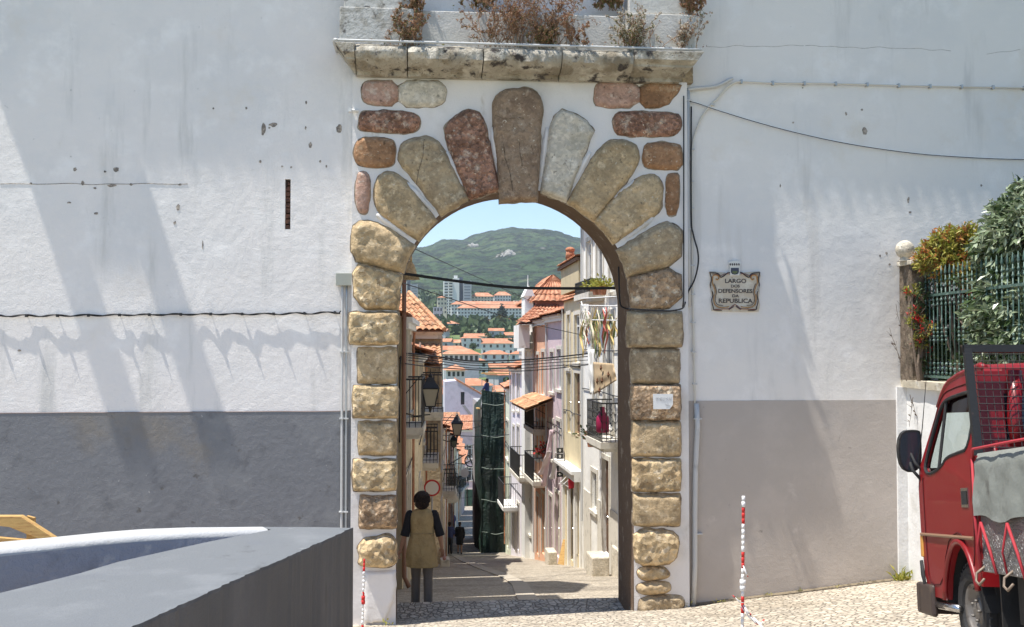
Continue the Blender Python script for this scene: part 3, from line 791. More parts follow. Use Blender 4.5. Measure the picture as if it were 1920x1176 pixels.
# jagged chipped near edge
ne = []
for a, b in zip(near, near[1:]):
    n = max(2, int((b - a).length / .035))
    for i in range(n):
        p = a.lerp(b, i / n)
        k = noise.noise(p * 5) + noise.noise(p * 14) + .8 * noise.noise(p * 33)
        ne.append(p + V(-.022 * abs(k) - .004, -.003 * k, 0))
ne.append(near[-1])
loop = [far[0], near[0]] 
arm = ne + list(reversed(pit)) + [V(pit[0].x + .01, pit[0].y + .02, ZP)] + [zpix(480, 988, ZP), far[0]]
t_ = MB()
def flat(mb, P, z=None):
    P = [V(p.x, p.y, z if z is not None else p.z) for p in P]
    mb.add(P, geometry.tessellate_polygon([P]))
flat(t_, arm)
t_.build('near_coping', PT, pp)
f_ = MB()
n = len(ne)
rows = [(0, 0), (.02, .006), (.3, .0), (1.0, .0), (2.2, 0)]
vs = []
for dz, o in rows:
    for p in ne:
        k = .006 * noise.noise(V(p.x * 6, p.y * 6, dz * 4))
        vs.append((p.x + o + k, p.y, ZP - dz))
f_.add(vs, [(j * n + i, j * n + i + 1, (j + 1) * n + i + 1, (j + 1) * n + i) for j in range(len(rows) - 1) for i in range(n - 1)])
e1 = V(far[0].x, far[0].y, 0)
f_.add([V(ne[0].x, ne[0].y, ZP), V(ne[0].x + .01, ne[0].y + .03, ZP), V(ne[0].x + .01, ne[0].y + .03, -.5), V(ne[0].x, ne[0].y, -.5)], [(0, 1, 2, 3)])
f_.build('outer_face', PF, pp)
# far arm: rounded white rim with its inner face
r_ = MB(); vs = []; N_ = len(rimi)
F2 = [far[1].lerp(far[1], 0)] + [zpix(430, 988, ZP), far[2], zpix(270, 991, ZP), far[3], far[4], far[5], far[6]]
cross = [(0, -.9), (0, -.05), (0, -.03), (.12, .0), (.5, .012), (.88, 0), (1, -.03), (1, -1.2)]
for a, b in zip(rimi, F2):
    for t, dz in cross:
        p = a.lerp(b, t); vs.append((p.x, p.y + .006 * noise.noise(p * 5), ZP + dz + .002))
m = len(cross)
r_.add(vs, [(j * m + i, j * m + i + 1, (j + 1) * m + i + 1, (j + 1) * m + i) for j in range(N_ - 1) for i in range(m - 1)])
r_.mi = [1 if (k % (m - 1)) == 0 else 0 for k in range(len(r_.f))]
r_.build('far_arm', [PI, PIF], pp, smooth=True)
b_ = MB()
vs = []
for p in far[:3]: vs += [(p.x, p.y, ZP), (p.x, p.y, -.5)]
b_.add(vs, [(0, 2, 3, 1), (2, 4, 5, 3)])
vs = []
for p in pit: vs += [(p.x, p.y, ZP), (p.x, p.y, 0)]
b_.add(vs, [(2 * i, 2 * i + 2, 2 * i + 3, 2 * i + 1) for i in range(len(pit) - 1)])
b_.build('inner_face', PIF, pp)

# timber trestle behind the parapet
WD = mat('yellow_pine_timber', (.52, .33, .12), .7, [((.40, .22, .08), 3, .45, .65, (1, 12, 12)), ((.2, .11, .04), 14, .62, .7)], [('n', 20, .004)])
yt = -3.6
tm = thing('timber_trestle', 'yellow timber trestle behind the left end of the parapet', 'trestle', (W(40, 1000, yt).x, yt, .6))
a = W(-40, 968, yt); b = W(38, 968, yt); c = W(103, 1010, yt); d = W(200, 1075, yt)
m_ = MB()
m_.prism([a, b, c, c + V(-.13, 0, -.01), b + V(-.10, 0, -.10), a + V(0, 0, -.07)], (0, .09, 0))
bevel(m_.build('sloping_beam', WD, tm), .006)
m_ = MB(); p = W(-60, 1001, yt); q = W(60, 1012, yt)
m_.prism([p + V(0, -.05, 0), q + V(0, -.05, 0), q + V(0, -.05, -.06), p + V(0, -.05, -.06)], (0, .07, 0)); bevel(m_.build('cross_rail', WD, tm), .006)
m_ = MB()
for x in (a.x + .05, b.x + .02):
    m_.prism([(x, yt + .1, a.z - .02), (x + .07, yt + .1, a.z - .04), (x + .05, yt + .25, .3), (x - .02, yt + .25, .3)], (0, .05, 0))
m_.build('leg', WD, tm)

# ------------------------------------------------------------------ services on the left wall
jb = thing('junction_box', 'grey-green junction box at the top of the conduits, left of the arch', 'junction box', W(645, 524, 0))
a = W(631, 513, -.07); b = W(659, 535, -.07)
m_ = MB(); m_.box(a.x, b.x, -.09, 0, b.z, a.z); bevel(m_.build('box_body', mat('greygreen_plastic', (.30, .31, .27), .55), jb), .008)
m_ = MB(); m_.box(a.x - .008, b.x + .008, -.10, -.085, b.z - .006, a.z + .006); bevel(m_.build('box_lid', mat('greygreen_plastic_lid', (.36, .37, .32), .5), jb), .006)
def clips(mb, x, zs_, y, w=.03):
    for z in zs_: mb.box(x - w, x + w, y - .03, .0, z - .008, z + .008)
for px, lab, r_ in ((642, 'pale vertical conduit below the junction box, nearer the dado', .016), (650, 'second pale vertical conduit below the junction box, nearer the quoins', .014)):
    m_ = MB(); pts = [V(W(px - (y - 535) * .004, y, -.05).x + .002 * noise.noise(V(y * .02, px, 0)), -.045, W(px, y, -.05).z) for y in range(535, 1190, 25)]
    m_.tube(pts, r_, 8)
    o = m_.build('conduit', MT['steelpipe' if px == 650 else 'pvc'], None, smooth=True, loc=pts[-1]); tag(o, lab, 'conduit', 'conduits on the house walls')
    m_ = MB(); clips(m_, pts[0].x, [pts[k].z for k in (5, 10, 17)], -.045); m_.build('clip', MT['pvc'], o)

# the slack cable along the left wall with its stand-off clips
zc = [(-60, 592), (0, 592), (100, 592), (200, 591), (300, 590), (400, 589), (500, 589), (600, 587), (636, 586)]
m_ = MB(); pts = []
for i in range(0, 350):
    px = -60 + i * 2
    y0 = interp(zc, px)
    s = .031 + .012 * noise.noise(V(px * .028, 3, 0)) + .010 * noise.noise(V(px * .06, 9, 0))
    if px > 330: s += .008 * math.sin(px * .115) * (.6 + .5 * noise.noise(V(px * .02, 1, 1)))
    if px < 240: s += .012 * math.sin(px * .07) * max(0, noise.noise(V(px * .02, 5, 1)) + .4)
    p = W(px, y0 + 1.6 * math.sin(px * .11), -.03)
    pts.append(V(p.x, -s, p.z))
m_.tube(pts, .0085, 5)
pts2 = [p + V(0, -.004 + .006 * math.sin(i * .21), .012 * math.cos(i * .21)) for i, p in enumerate(pts)]
m_.tube(pts2, .006, 5)
wc = m_.build('wall_cable', MT['black'], None, smooth=True, loc=pts[0]); tag(wc, 'black twisted cable running level across the left wall to the conduits', 'cable')
for px in (-12, 50, 108, 166, 224, 280, 339, 395, 454, 513, 571, 628):
    p = W(px, interp(zc, px), -.04); m_ = MB()
    m_.tube([(p.x, .0, p.z), (p.x, -.082, p.z + .002)], .0055, 5); m_.box(p.x - .014, p.x + .014, -.065, -.02, p.z - .018, p.z + .018)
    m_.build('standoff_clip', MT['iron'], wc)
m_ = MB(); q = W(636, 586, -.03)
m_.tube([(q.x, -.03, q.z), W(641, 582, -.05), W(643, 570, -.05), W(643, 540, -.05)], .007, 5); m_.build('cable_tail', MT['black'], wc, smooth=True)

# small stub pipe on the left edge of the gateway
m_ = MB(); p = W(655, 207, -.15); q = W(672, 207, -.15); m_.tube([p, q], .018, 8); m_.box(p.x - .01, p.x + .03, -.2, -.1, p.z - .025, p.z + .02)
tag(m_.build('stub_pipe', MT['whitew'], None, loc=p), 'short white pipe stub at the left edge of the gateway, under the cornice', 'pipe')

# ------------------------------------------------------------------ services right of the gateway
def wpipe(name, lab, pts, r_, m, cat='pipe', Y=-.06, clipn=None, n=8, grp=None):
    P = [V(W(x, y, Y).x, Y if len(q_) < 1 else q_[0], W(x, y, Y).z) for x, y, *q_ in pts]
    m_ = MB(); m_.tube(P, r_, n); o = m_.build(name, m, None, smooth=True, loc=P[-1]); tag(o, lab, cat, grp)
    return o, P
def densify(pts, k=5):
    out = []
    for i in range(len(pts) - 1):
        p0 = pts[max(0, i - 1)]; p1 = pts[i]; p2 = pts[i + 1]; p3 = pts[min(len(pts) - 1, i + 2)]
        for j in range(k):
            t = j / k
            out.append(tuple(.5 * ((2 * p1[a]) + (-p0[a] + p2[a]) * t + (2 * p0[a] - 5 * p1[a] + 4 * p2[a] - p3[a]) * t * t + (-p0[a] + 3 * p1[a] - 3 * p2[a] + p3[a]) * t ** 3) for a in (0, 1)))
    out.append(tuple(pts[-1][:2])); return out
o, P = wpipe('conduit', 'thick pale conduit running down the right edge of the gateway', [(1290, 170), (1290, 300), (1291, 420), (1292, 575)], .026, MT['pvc'], 'conduit', -.045, grp='conduits on the house walls')
m_ = MB(); clips(m_, P[0].x, [W(1290, y, 0).z for y in (190, 300, 430, 540)], -.045, .04); m_.build('clip', MT['pvc'], o)
o, P = wpipe('conduit', 'ivory tube climbing from the street pipe and curling right under the cornice', densify([(1303, 760), (1301, 660), (1299, 560), (1298, 440), (1297, 320), (1298, 275), (1305, 245), (1320, 212), (1345, 185), (1362, 165), (1378, 155), (1392, 153)]), .012, MT['ivory'], 'conduit', -.03, grp='conduits on the house walls')
m_ = MB()
for x, y in ((1303, 720), (1301, 660), (1300, 605), (1299, 552), (1298, 498), (1298, 445), (1297, 390), (1297, 340), (1298, 280), (1336, 196)):
    p = W(x, y, -.03); m_.box(p.x - .03, p.x + .03, -.045, 0, p.z - .009, p.z + .009)
m_.build('clip', MT['pvc'], o)
o, P = wpipe('conduit', 'ivory cable clipped level across the upper right wall', densify([(1388, 153), (1450, 156), (1560, 157), (1700, 161), (1920, 165), (2050, 168)]), .011, MT['ivory'], 'cable', -.035, grp='conduits on the house walls')
m_ = MB()
for k in range(10):
    x = 1390 + 59 * k; p = W(x, interp([(1388, 153), (1450, 156), (1560, 157), (1700, 161), (1920, 165)], x), -.035)
    m_.box(p.x - .012, p.x + .012, -.055, 0, p.z - .026, p.z + .026)
m_.build('clip', MT['steelpipe'], o)
o, P = wpipe('bent_pipe', 'stub of grey-brown pipe bending out of the wall beside the cornice', densify([(1289, 168), (1310, 165), (1335, 163), (1352, 158), (1366, 150), (1374, 147)]), .022, MT['pvc'], 'pipe', -.05)
o, P = wpipe('downpipe', 'white painted pipe down the warm grey dado to the cobbles', [(1306, 757), (1308, 800), (1304, 880), (1303, 960), (1303, 1060), (1300, 1146)], .036, MT['pvc'], 'pipe', -.045)
m_ = MB(); clips(m_, W(1306, 780, 0).x, [W(1300, y, 0).z for y in (785, 1000)], -.045, .055); m_.build('clip', MT['pvc'], o)
pts = densify([(1290, 188), (1310, 193), (1345, 205), (1420, 228), (1500, 249), (1600, 270), (1720, 287), (1830, 295), (1920, 298), (2060, 298)])
P = [V(W(x, y, -.1).x, -.035, W(x, y, -.035).z) for i, (x, y) in enumerate(pts)]
m_ = MB(); m_.tube(P, .0065, 6); tag(m_.build('slack_cable', mat('white_cable', (.75, .75, .73), .5), None, smooth=True, loc=P[0]), 'white cable sagging away across the right wall', 'cable')
m_ = MB(); m_.tube([p + V(0, -.005, -.009) for p in P], .0042, 6); tag(m_.build('slack_cable', MT['black'], None, smooth=True, loc=P[0]), 'black line lashed under the sagging white cable on the right wall', 'cable')
pts = densify([(1296, 200), (1296, 400), (1300, 440), (1308, 470), (1309, 495), (1302, 525), (1290, 548), (1284, 570), (1278, 579), (1255, 583), (1225, 582), (1190, 580), (1172, 578), (1163, 570), (1161, 540), (1160, 500)])
P = [W(x, y, -.075 if x > 1284 else (-.29 if x > 1176 else .2)) for x, y in pts]
m_ = MB(); m_.tube(P, .011, 6); tag(m_.build('loop_cable', MT['black'], None, smooth=True, loc=P[0]), 'black cable looping off the right conduit and lying on the quoin top', 'cable')
m_ = MB()
m_.tube([W(1282, y, -.16) for y in (180, 300, 430, 560)] + [W(1280, 577, -.2)], .009, 6)
tag(m_.build('riser_cable', MT['black'], None, smooth=True, loc=W(1282, 560, -.16)), 'straight black cable down the gateway edge beside the thick conduit', 'cable')

# ------------------------------------------------------------------ tile street plaque
ivory_t = mat('glazed_cream_tile', (.50, .42, .32), .25, [((.60, .55, .46), 5, .45, .65), ((.35, .27, .19), 14, .62, .7)], [], spec=.5)
pw = thing('street_plaque', 'glazed tile street plaque with scroll border and crest on the right wall', 'street sign', W(1378, 540, 0))
def SP(cx_, cy_): return (1300 + cx_ / 8.4, 470 + cy_ / 8.4)
def shp(pts, Y, dep, name, m, lab=None):
    P = [W(*SP(*p), Y) for p in pts]
    m_ = MB(); m_.prism(P, (0, dep, 0)); o = m_.build(name, m, pw)
    if lab: o['label'] = lab
    return o
base = [(250, 330), (330, 325), (400, 340), (500, 345), (575, 380), (730, 380), (790, 345), (900, 335), (1045, 325), (1060, 400), (1035, 520), (1045, 640), (1030, 740), (1050, 850), (1030, 960), (900, 965), (660, 960), (440, 965), (290, 945), (290, 860), (300, 740), (275, 640), (262, 540), (275, 430)]
shp(base, -.022, .022, 'tile_panel', ivory_t)
DK = mat('dark_manganese_glaze', (.045, .03, .03), .3, spec=.5); OC = mat('ochre_glaze', (.42, .20, .05), .3, spec=.5); RB = mat('redbrown_glaze', (.20, .055, .04), .3, spec=.5)
WG = mat('white_glaze', (.66, .65, .60), .3, spec=.5); BL = mat('navy_glaze', (.03, .035, .07), .3, spec=.5); GRN = mat('olive_glaze', (.10, .12, .05), .3)
def scroll(name, pts, w, m, Y=-.028):
    P = [W(*SP(*p), Y) for p in densify(pts, 5)]
    m_ = MB(); m_.tube(P, w / 8.4 / 143, 6, sx=.5); return m_.build(name, m, pw, smooth=True)
for sgn in (1, -1):
    mx = lambda pts: [(655 + sgn * (x - 655), y) for x, y in pts]
    scroll('border_scroll', mx([(262, 345), (275, 400), (285, 460), (270, 540), (290, 620), (305, 700), (290, 790), (310, 880), (330, 935), (450, 945)]), 15, DK)
    scroll('border_scroll', mx([(330, 930), (450, 920), (560, 915), (620, 870), (655, 850)]), 13, RB)
    scroll('border_scroll', mx([(300, 430), (310, 400), (350, 385), (395, 400), (400, 440), (375, 460), (355, 440)]), 16, OC, -.031)
    scroll('border_scroll', mx([(310, 420), (300, 500), (330, 580), (345, 650), (325, 720), (325, 800), (350, 860), (420, 895), (520, 890), (560, 880)]), 13, OC, -.031)
    scroll('border_scroll', mx([(330, 520), (355, 590), (368, 660), (350, 720), (350, 800), (385, 850), (470, 870)]), 8, DK, -.033)
    scroll('border_scroll', mx([(262, 345), (340, 350), (400, 370), (430, 420), (480, 400), (540, 350), (575, 345)]), 18, DK, -.030)
    scroll('border_scroll', mx([(300, 370), (370, 375), (420, 395), (500, 365), (560, 365)]), 10, RB, -.034)
    scroll('border_scroll', mx([(280, 560), (290, 620), (315, 650), (330, 690)]), 9, WG, -.034)
    scroll('border_scroll', mx([(300, 780), (315, 850), (345, 900), (440, 915)]), 7, WG, -.034)
    scroll('border_scroll', mx([(560, 930), (610, 900), (640, 880)]), 12, BL, -.034)
shp([(580, 250), (730, 250), (735, 300), (725, 390), (580, 390), (575, 300)], -.03, .01, 'crest_ground', WG)
shp([(592, 272), (718, 272), (718, 340), (700, 370), (655, 380), (610, 370), (592, 340)], -.034, .006, 'crest_shield', BL)
shp([(615, 320), (695, 320), (695, 350), (655, 370), (615, 350)], -.037, .004, 'crest_field', GRN)
shp([(555, 185), (600, 168), (655, 162), (710, 168), (752, 185), (735, 250), (570, 250)], -.033, .008, 'mural_crown', WG)
for k in range(5):
    shp([(572 + k * 34, 200), (590 + k * 34, 200), (596 + k * 34, 228), (582 + k * 34, 240), (570 + k * 34, 222)], -.036, .004, 'crown_gap', DK)
def lettering(txt, cx_, cy_, hh, wd, parent=None, Y=-.025, m=DK):
    cu = bpy.data.curves.new('lettering', 'FONT'); cu.body = txt; cu.align_x = 'CENTER'; cu.align_y = 'CENTER'
    cu.size = 1; cu.extrude = .01; cu.offset = .016
    cu.materials.append(m)
    o = bpy.data.objects.new('lettering', cu); col.objects.link(o)
    bpy.context.view_layer.update()
    p = W(*SP(cx_, cy_), Y)
    w0 = o.dimensions.x or 1; h0 = .7
    k = 8.4 * 143
    me = bpy.data.meshes.new_from_object(o.evaluated_get(bpy.context.evaluated_depsgraph_get()))
    bpy.data.objects.remove(o)
    me.transform(Matrix.Translation(p - ORG[pw.name]) @ Matrix.Rotation(R(90), 4, 'X') @ Matrix.Diagonal((wd / k / w0, hh / k / h0, .3, 1)))
    me.name = 'lettering'
    o = bpy.data.objects.new('lettering', me); col.objects.link(o); o.parent = pw
lettering('LARGO', 665, 482, 66, 350)
lettering('DOS', 660, 562, 44, 145)
lettering('DEFENSORES', 660, 640, 62, 560)
lettering('DA', 662, 716, 46, 108)
lettering('REPUBLICA', 662, 795, 68, 560)

# paper notice on the quoin
pn = thing('paper_notice', 'small white notice with faint scribble stuck on the right pier', 'notice', W(1243, 752, -.29))
def np_(x, y, Y=-.292): return W(1140 + x / 2.94, 400 + y / 2.94, Y)
m_ = MB(); m_.prism([np_(248, 996), np_(358, 996), np_(358, 1055), np_(340, 1080), np_(250, 1080)], (0, .004, 0)); m_.build('sheet', mat('white_paper', (.72, .72, .70), .6), pn)
m_ = MB()
gy = mat('faded_ink', (.35, .34, .34), .7)
for pts in ([(262, 1018), (282, 1016)], [(272, 1018), (268, 1036)], [(288, 1034), (286, 1018), (296, 1016), (296, 1026), (288, 1027), (298, 1036)], [(304, 1016), (303, 1034), (312, 1034), (314, 1016)], [(330, 1016), (320, 1020), (328, 1026), (320, 1034)], [(338, 1014), (336, 1034)], [(338, 1026), (346, 1025)], [(348, 1013), (346, 1033)],
            [(315, 1052), (335, 1050)], [(318, 1058), (342, 1060)]):
    m_.tube([np_(x, y, -.2935) for x, y in pts], .0022, 4)
m_.build('handwriting', gy, pn)

# ------------------------------------------------------------------ striped tape stakes
RT = mat('red_tape', (.55, .03, .025), .5); WT = mat('white_tape', (.75, .74, .72), .5); RST = mat('rusty_rod', (.2, .14, .10), .8)
def stake(lab, px, ytop, Y, zb, tail=True, x2=None):
    tp = W(px, ytop, Y); 
    st = thing('tape_stake', lab, 'stake', (W(px - 4, ytop, Y).x, Y, zb), 'stakes wound with striped tape')
    bot = V(tp.x - .02, Y, zb)
    m_ = MB(); m_.tube([bot, bot.lerp(tp, .5) + V(.004, 0, 0), tp], .007, 6); m_.build('rod', RST, st, smooth=True)
    H = tp.z - zb; n = int(H / .045)
    w = MB(); r_ = MB()
    sd = rnd.random() * 9
    for i in range(n):
        t0 = i / n; t1 = (i + 1) / n
        a = bot.lerp(tp, t0); b = bot.lerp(tp, t1)
        k = .0105 + .005 * abs(noise.noise(V(i * .35, sd, 0))) + (.008 if .40 < t0 < .48 else 0)
        off = V(.008 * noise.noise(V(i, sd, 3)), 0, 0)
        red = (i * 3 % 8) in (0, 3, 6)
        (r_ if red else w).tube([a + off, a.lerp(b, .5) + off * 1.5, b - off], [k, k * 1.08, k], 6, sx=1.15)
    w.build('white_tape', WT, st, smooth=True); r_.build('red_tape', RT, st, smooth=True)
    if tail:
        kz = bot.lerp(tp, .42); 
        m1 = MB(); m2 = MB()
        for j, (ax, az, bx, bz, wd) in enumerate([(0, 0, -.075, .045, .02), (0, -.02, .05, -.09, .026), (-.02, -.03, .09, -.16, .02), (.05, -.1, .12, -.17, .022), (.0, .3, .03, .22, .015), (.12, -.16, .16, -.15, .02)]):
            c = kz + V(ax, -.02, az - .10); d_ = kz + V(bx, -.03, bz - .10); mdl = c.lerp(d_, .5) + V(0, -.02, -.015)
            m1.tube([c, mdl, d_], [wd * .5, wd * .7, wd * .4], 6, sx=.3)
            m2.tube([d_, d_ + (d_ - mdl) * .45], [wd * .55, wd * .35], 6, sx=.4)
        m1.build('tape_knot', WT, st, smooth=True); m2.build('tape_end', RT, st, smooth=True)
        m_ = MB(); c = kz + V(.08, -.03, -.22); m_.tube([c, c + V(.12, -.10, -.14), c + V(.3, -.2, -.30)], [.012, .015, .013], 6, sx=.35); m_.build('trailing_tape', WT, st, smooth=True)
    return st
stake('striped tape stake standing on the cobbles before the warm grey dado', 1394, 930, -5.4, zg(2.7, -5.4) - .02)
stake('striped tape stake squeezed between the parapet end and the left pier', 683, 1048, -1.6, zg(-.6, -1.6) - .02, tail=False)
# ------------------------------------------------------------------ garden wall, gate pier, railing (right)
GA = V(6.44, 0, 0)
def gx(y): return 6.72 + .09 * y        # garden wall line, coming towards the viewer
GW = mat('sunlit_whitewash', (.72, .71, .69), .9, [((.58, .56, .52), 2, .5, .72), ((.45, .42, .38), 5, .62, .74, (1, 1, .4))], [('n', 4, .012), ('n', 30, .005)])
gw = thing('garden_wall', 'whitewashed garden wall with a worn stone coping below the green railing', 'wall', (gx(-4), -4, 0))
zc_ = 3.0
ys = fr(-9.5, 0, 40)
m_ = MB(); vs = []
for y in ys:
    k = .01 * noise.noise(V(y * 1.5, 0, 2))
    vs += [(gx(y) + k, y, -.5), (gx(y) + k, y, zc_), (gx(y) + .28, y, zc_), (gx(y) + .28, y, -.5)]
m_.add(vs, [(4 * i + j, 4 * i + (j + 1) % 4, 4 * i + 4 + (j + 1) % 4, 4 * i + 4 + j) for i in range(len(ys) - 1) for j in range(4)] + [(0, 1, 2, 3)])
m_.build('wall_face', GW, gw)
m_ = MB(); vs = []
for y in ys:
    k = .012 * noise.noise(V(y * 4, 0, 5))
    vs += [(gx(y) - .06 + k, y, zc_), (gx(y) - .07 + k, y, zc_ + .10), (gx(y) + .34, y, zc_ + .10), (gx(y) + .34, y, zc_)]
m_.add(vs, [(4 * i + j, 4 * i + (j + 1) % 4, 4 * i + 4 + (j + 1) % 4, 4 * i + 4 + j) for i in range(len(ys) - 1) for j in range(4)] + [(0, 1, 2, 3)])
m_.build('coping', mat('worn_cream_coping', (.55, .49, .38), .9, [((.66, .62, .54), 4, .5, .66), ((.25, .19, .13), 6, .58, .72)], [('n', 8, .02), ('n', 40, .006)]), gw)
m_ = MB(); m_.box(6.58, 6.72, -.045, -.002, .1, zc_); m_.build('corner_strip', GW, gw)
soil = MB(); soil.box(6.95, 12, -9.5, -.02, -.5, 3.05); tag(soil.build('garden_soil', mat('dark_soil', (.07, .05, .035), .95, [], [('n', 10, .03)])), kind='structure')

gpier = thing('gate_pier', 'rough dark stone pier with a ball finial where the railing meets the house wall', 'pier', (6.78, -.22, zc_ + .1))
m_ = MB()
px0, px1 = 6.64, 6.88
zt_ = W(1690, 497, -.3).z
N_ = 14; vs = []; cs = [(px0, -.38), (px1, -.38), (px1, -.03), (px0, -.03)]
ring = []
for a in range(4):
    for j in range(6): ring.append(V(*cs[a]).lerp(V(*cs[(a + 1) % 4]), j / 6) if False else (lerp(cs[a][0], cs[(a + 1) % 4][0], j / 6), lerp(cs[a][1], cs[(a + 1) % 4][1], j / 6)))
for k in range(N_ + 1):
    z = lerp(zc_ + .1, zt_, k / N_)
    for x, y in ring:
        q = .018 * noise.noise(V(x * 14, y * 14, z * 9)); vs.append((x + q, y + q, z))
n = len(ring)
m_.add(vs, [(k * n + i, k * n + (i + 1) % n, (k + 1) * n + (i + 1) % n, (k + 1) * n + i) for k in range(N_) for i in range(n)] + [tuple(N_ * n + i for i in range(n))])
m_.build('shaft', mat('rough_dark_pier_stone', (.17, .13, .095), .95, [((.09, .07, .05), 6, .45, .6), ((.30, .25, .18), 10, .57, .66)], [('n', 12, .03), ('n', 40, .012)]), gpier)
m_ = MB(); m_.box(px0 - .03, px1 + .02, -.42, -.02, zt_, zt_ + .06); bevel(m_.build('cap', MT['s_pale'], gpier), .01)
m_ = MB(); c = W(1697, 494, -.22)
m_.tube([(c.x, -.22, zt_ + .055), (c.x, -.22, zt_ + .09), (c.x, -.22, zt_ + .12)], [.10, .06, .07], 14)
m_.ell((c.x, -.22, zt_ + .215), .125, .125, .125, 18, 12); m_.build('ball_finial', MT['s_pale'], gpier, smooth=True)

GI = mat('faded_green_ironwork', (.055, .105, .085), .5, [((.20, .27, .24), 12, .52, .64), ((.13, .07, .04), 25, .64, .70)], [('n', 60, .002)], spec=.5)
fe = thing('garden_railing', 'weathered green iron railing with beaded spear bars above the garden wall', 'railing', (gx(-1.5) + .1, -1.5, zc_ + .1))
zt0 = 4.46
m_ = MB()
Lr = 5.6; nb = 42
def rail(z, h=.016, w=.022):
    m_.obox((gx(-Lr / 2 - .1) + .12, -Lr / 2 - .2, z), (.09 * Lr / 2, Lr / 2, 0), (w, -.09 * w, 0), (0, 0, h))
rail(zc_ + .16); m_.build('bottom_rail', GI, fe); m_ = MB(); rail(zt0 - .24); m_.build('top_rail', GI, fe)
for i in range(nb):
    y = -.32 - i * .128; x = gx(y) + .12
    b_ = MB()
    b_.tube([(x, y, zc_ + .14), (x, y, zt0)], .0085, 6)
    b_.tube([(x, y, zt0), (x, y, zt0 + .03), (x, y, zt0 + .13)], [.009, .018, .002], 6)
    for z0 in (zt0 - .06, zt0 - .13, zt0 - .31, zt0 - .37):
        b_.ell((x, y, z0), .018, .018, .024, 6, 4)
    if i % 9 not in (7, 8):
        for z0 in (3.78, 3.73, 3.68, 3.63): b_.ell((x, y, z0), .020, .020, .022, 6, 4)
    for z0 in (3.33, 3.27, 3.21): b_.ell((x, y, z0), .020, .020, .022, 6, 4)
    b_.build('bar', GI, fe, smooth=True)

# ------------------------------------------------------------------ foliage
def leaf(mb, p, d, L, w, mi=0, up=None):
    d = d.normalized(); s = d.cross(up or V(rnd.uniform(-1, 1), rnd.uniform(-1, 1), rnd.uniform(.3, 1)))
    if s.length < 1e-4: s = d.orthogonal()
    s.normalize(); n = s.cross(d)
    m = p + d * L * .5
    mb.add([p, m + s * w + n * w * .25, p + d * L - n * L * .12, m - s * w + n * w * .25, m - n * w * .2], [(0, 4, 1), (1, 4, 2), (2, 4, 3), (3, 4, 0)], mi)
def leafmat(name, c, c2, tr=.25, rough=.5):
    m, nt, p = nodes(name)
    N = nt.nodes.new
    g = N('ShaderNodeNewGeometry'); mx = N('ShaderNodeMix'); mx.data_type = 'RGBA'
    nt.links.new(g.outputs['Random Per Island'], mx.inputs[0])
    mx.inputs[6].default_value = (*c, 1); mx.inputs[7].default_value = (*c2, 1)
    nt.links.new(mx.outputs[2], p.inputs['Base Color'])
    p.inputs['Roughness'].default_value = rough; p.inputs['Specular IOR Level'].default_value = .4
    t = N('ShaderNodeBsdfTranslucent'); nt.links.new(mx.outputs[2], t.inputs[0])
    s = N('ShaderNodeMixShader'); s.inputs[0].default_value = tr
    o = nt.nodes['Material Output']
    nt.links.new(p.outputs[0], s.inputs[1]); nt.links.new(t.outputs[0], s.inputs[2]); nt.links.new(s.outputs[0], o.inputs[0])
    return m
LG = leafmat('yellowgreen_leaf', (.22, .26, .04), (.42, .36, .08)); LR = leafmat('redorange_leaf', (.38, .10, .03), (.42, .24, .06))
LS = leafmat('glossy_grey_green_leaf', (.13, .18, .08), (.34, .39, .27), .15, .25); LD = leafmat('deep_green_leaf', (.025, .05, .015), (.06, .10, .03)); FL = leafmat('scarlet_petal', (.6, .02, .02), (.7, .06, .05))
BK = mat('grey_bark', (.16, .12, .09), .9, [], [('n', 30, .01)])
def shrub(name, label, base, blobs, nl, L, w, mats, droop=0.0, weights=None, stems=9, cat='shrub', shell=.55):
    t = thing(name, label, cat, base)
    m_ = MB(); tot = sum(b[1] ** 2 for b in blobs)
    st = MB()
    for c, r_ in blobs:
        c = Vector(c); st.tube([Vector(base), Vector(base).lerp(c, .5) + V(rnd.uniform(-.1, .1), rnd.uniform(-.1, .1), 0), c, c + V(0, 0, r_ * .6)], [.02, .014, .009, .004], 5)
        k = int(nl * r_ ** 2 / tot / 9)
        for _ in range(k):
            d = Vector((rnd.gauss(0, 1), rnd.gauss(0, 1), rnd.gauss(0, 1))).normalized()
            rr = r_ * (shell + (1 - shell) * rnd.random() ** .6) * (1 + .35 * noise.noise(d * 2.2 + c))
            p = c + d * rr
            g = (d * .7 + V(rnd.uniform(-.4, .4), rnd.uniform(-.4, .4), .5 - droop)).normalized()
            mi = rnd.choices(range(len(mats)), weights)[0] if weights else 0
            tw = p - g * .06
            st.tube([tw - g * .1, p + g * L * .8], [.004, .002], 3, cap=False)
            for j in range(9):
                q = tw + g * (j * L * .16)
                a = Vector((rnd.gauss(0, 1), rnd.gauss(0, 1), rnd.gauss(0, 1))).normalized()
                leaf(m_, q, g * .7 + a * .9 + V(0, 0, -droop), L * rnd.uniform(.7, 1.2), w * rnd.uniform(.8, 1.2), mi)
    o = m_.build('foliage', mats, t, fix=False); o2 = st.build('branches', BK, t, fix=False)
    return t
def P3(px, py, Y): return W(px, py, Y)
b1 = [(P3(x, y, Y), r_) for x, y, Y, r_ in [(1745, 480, -.7, .24), (1780, 470, -.8, .26), (1815, 475, -.9, .26), (1730, 500, -.6, .18), (1765, 505, -.8, .22), (1805, 505, -1.0, .22), (1838, 488, -1.0, .2), (1757, 452, -.7, .13), (1802, 445, -.9, .12)]]
b1 = [((p.x + .12, p.y, p.z + .03), r_) for p, r_ in b1]
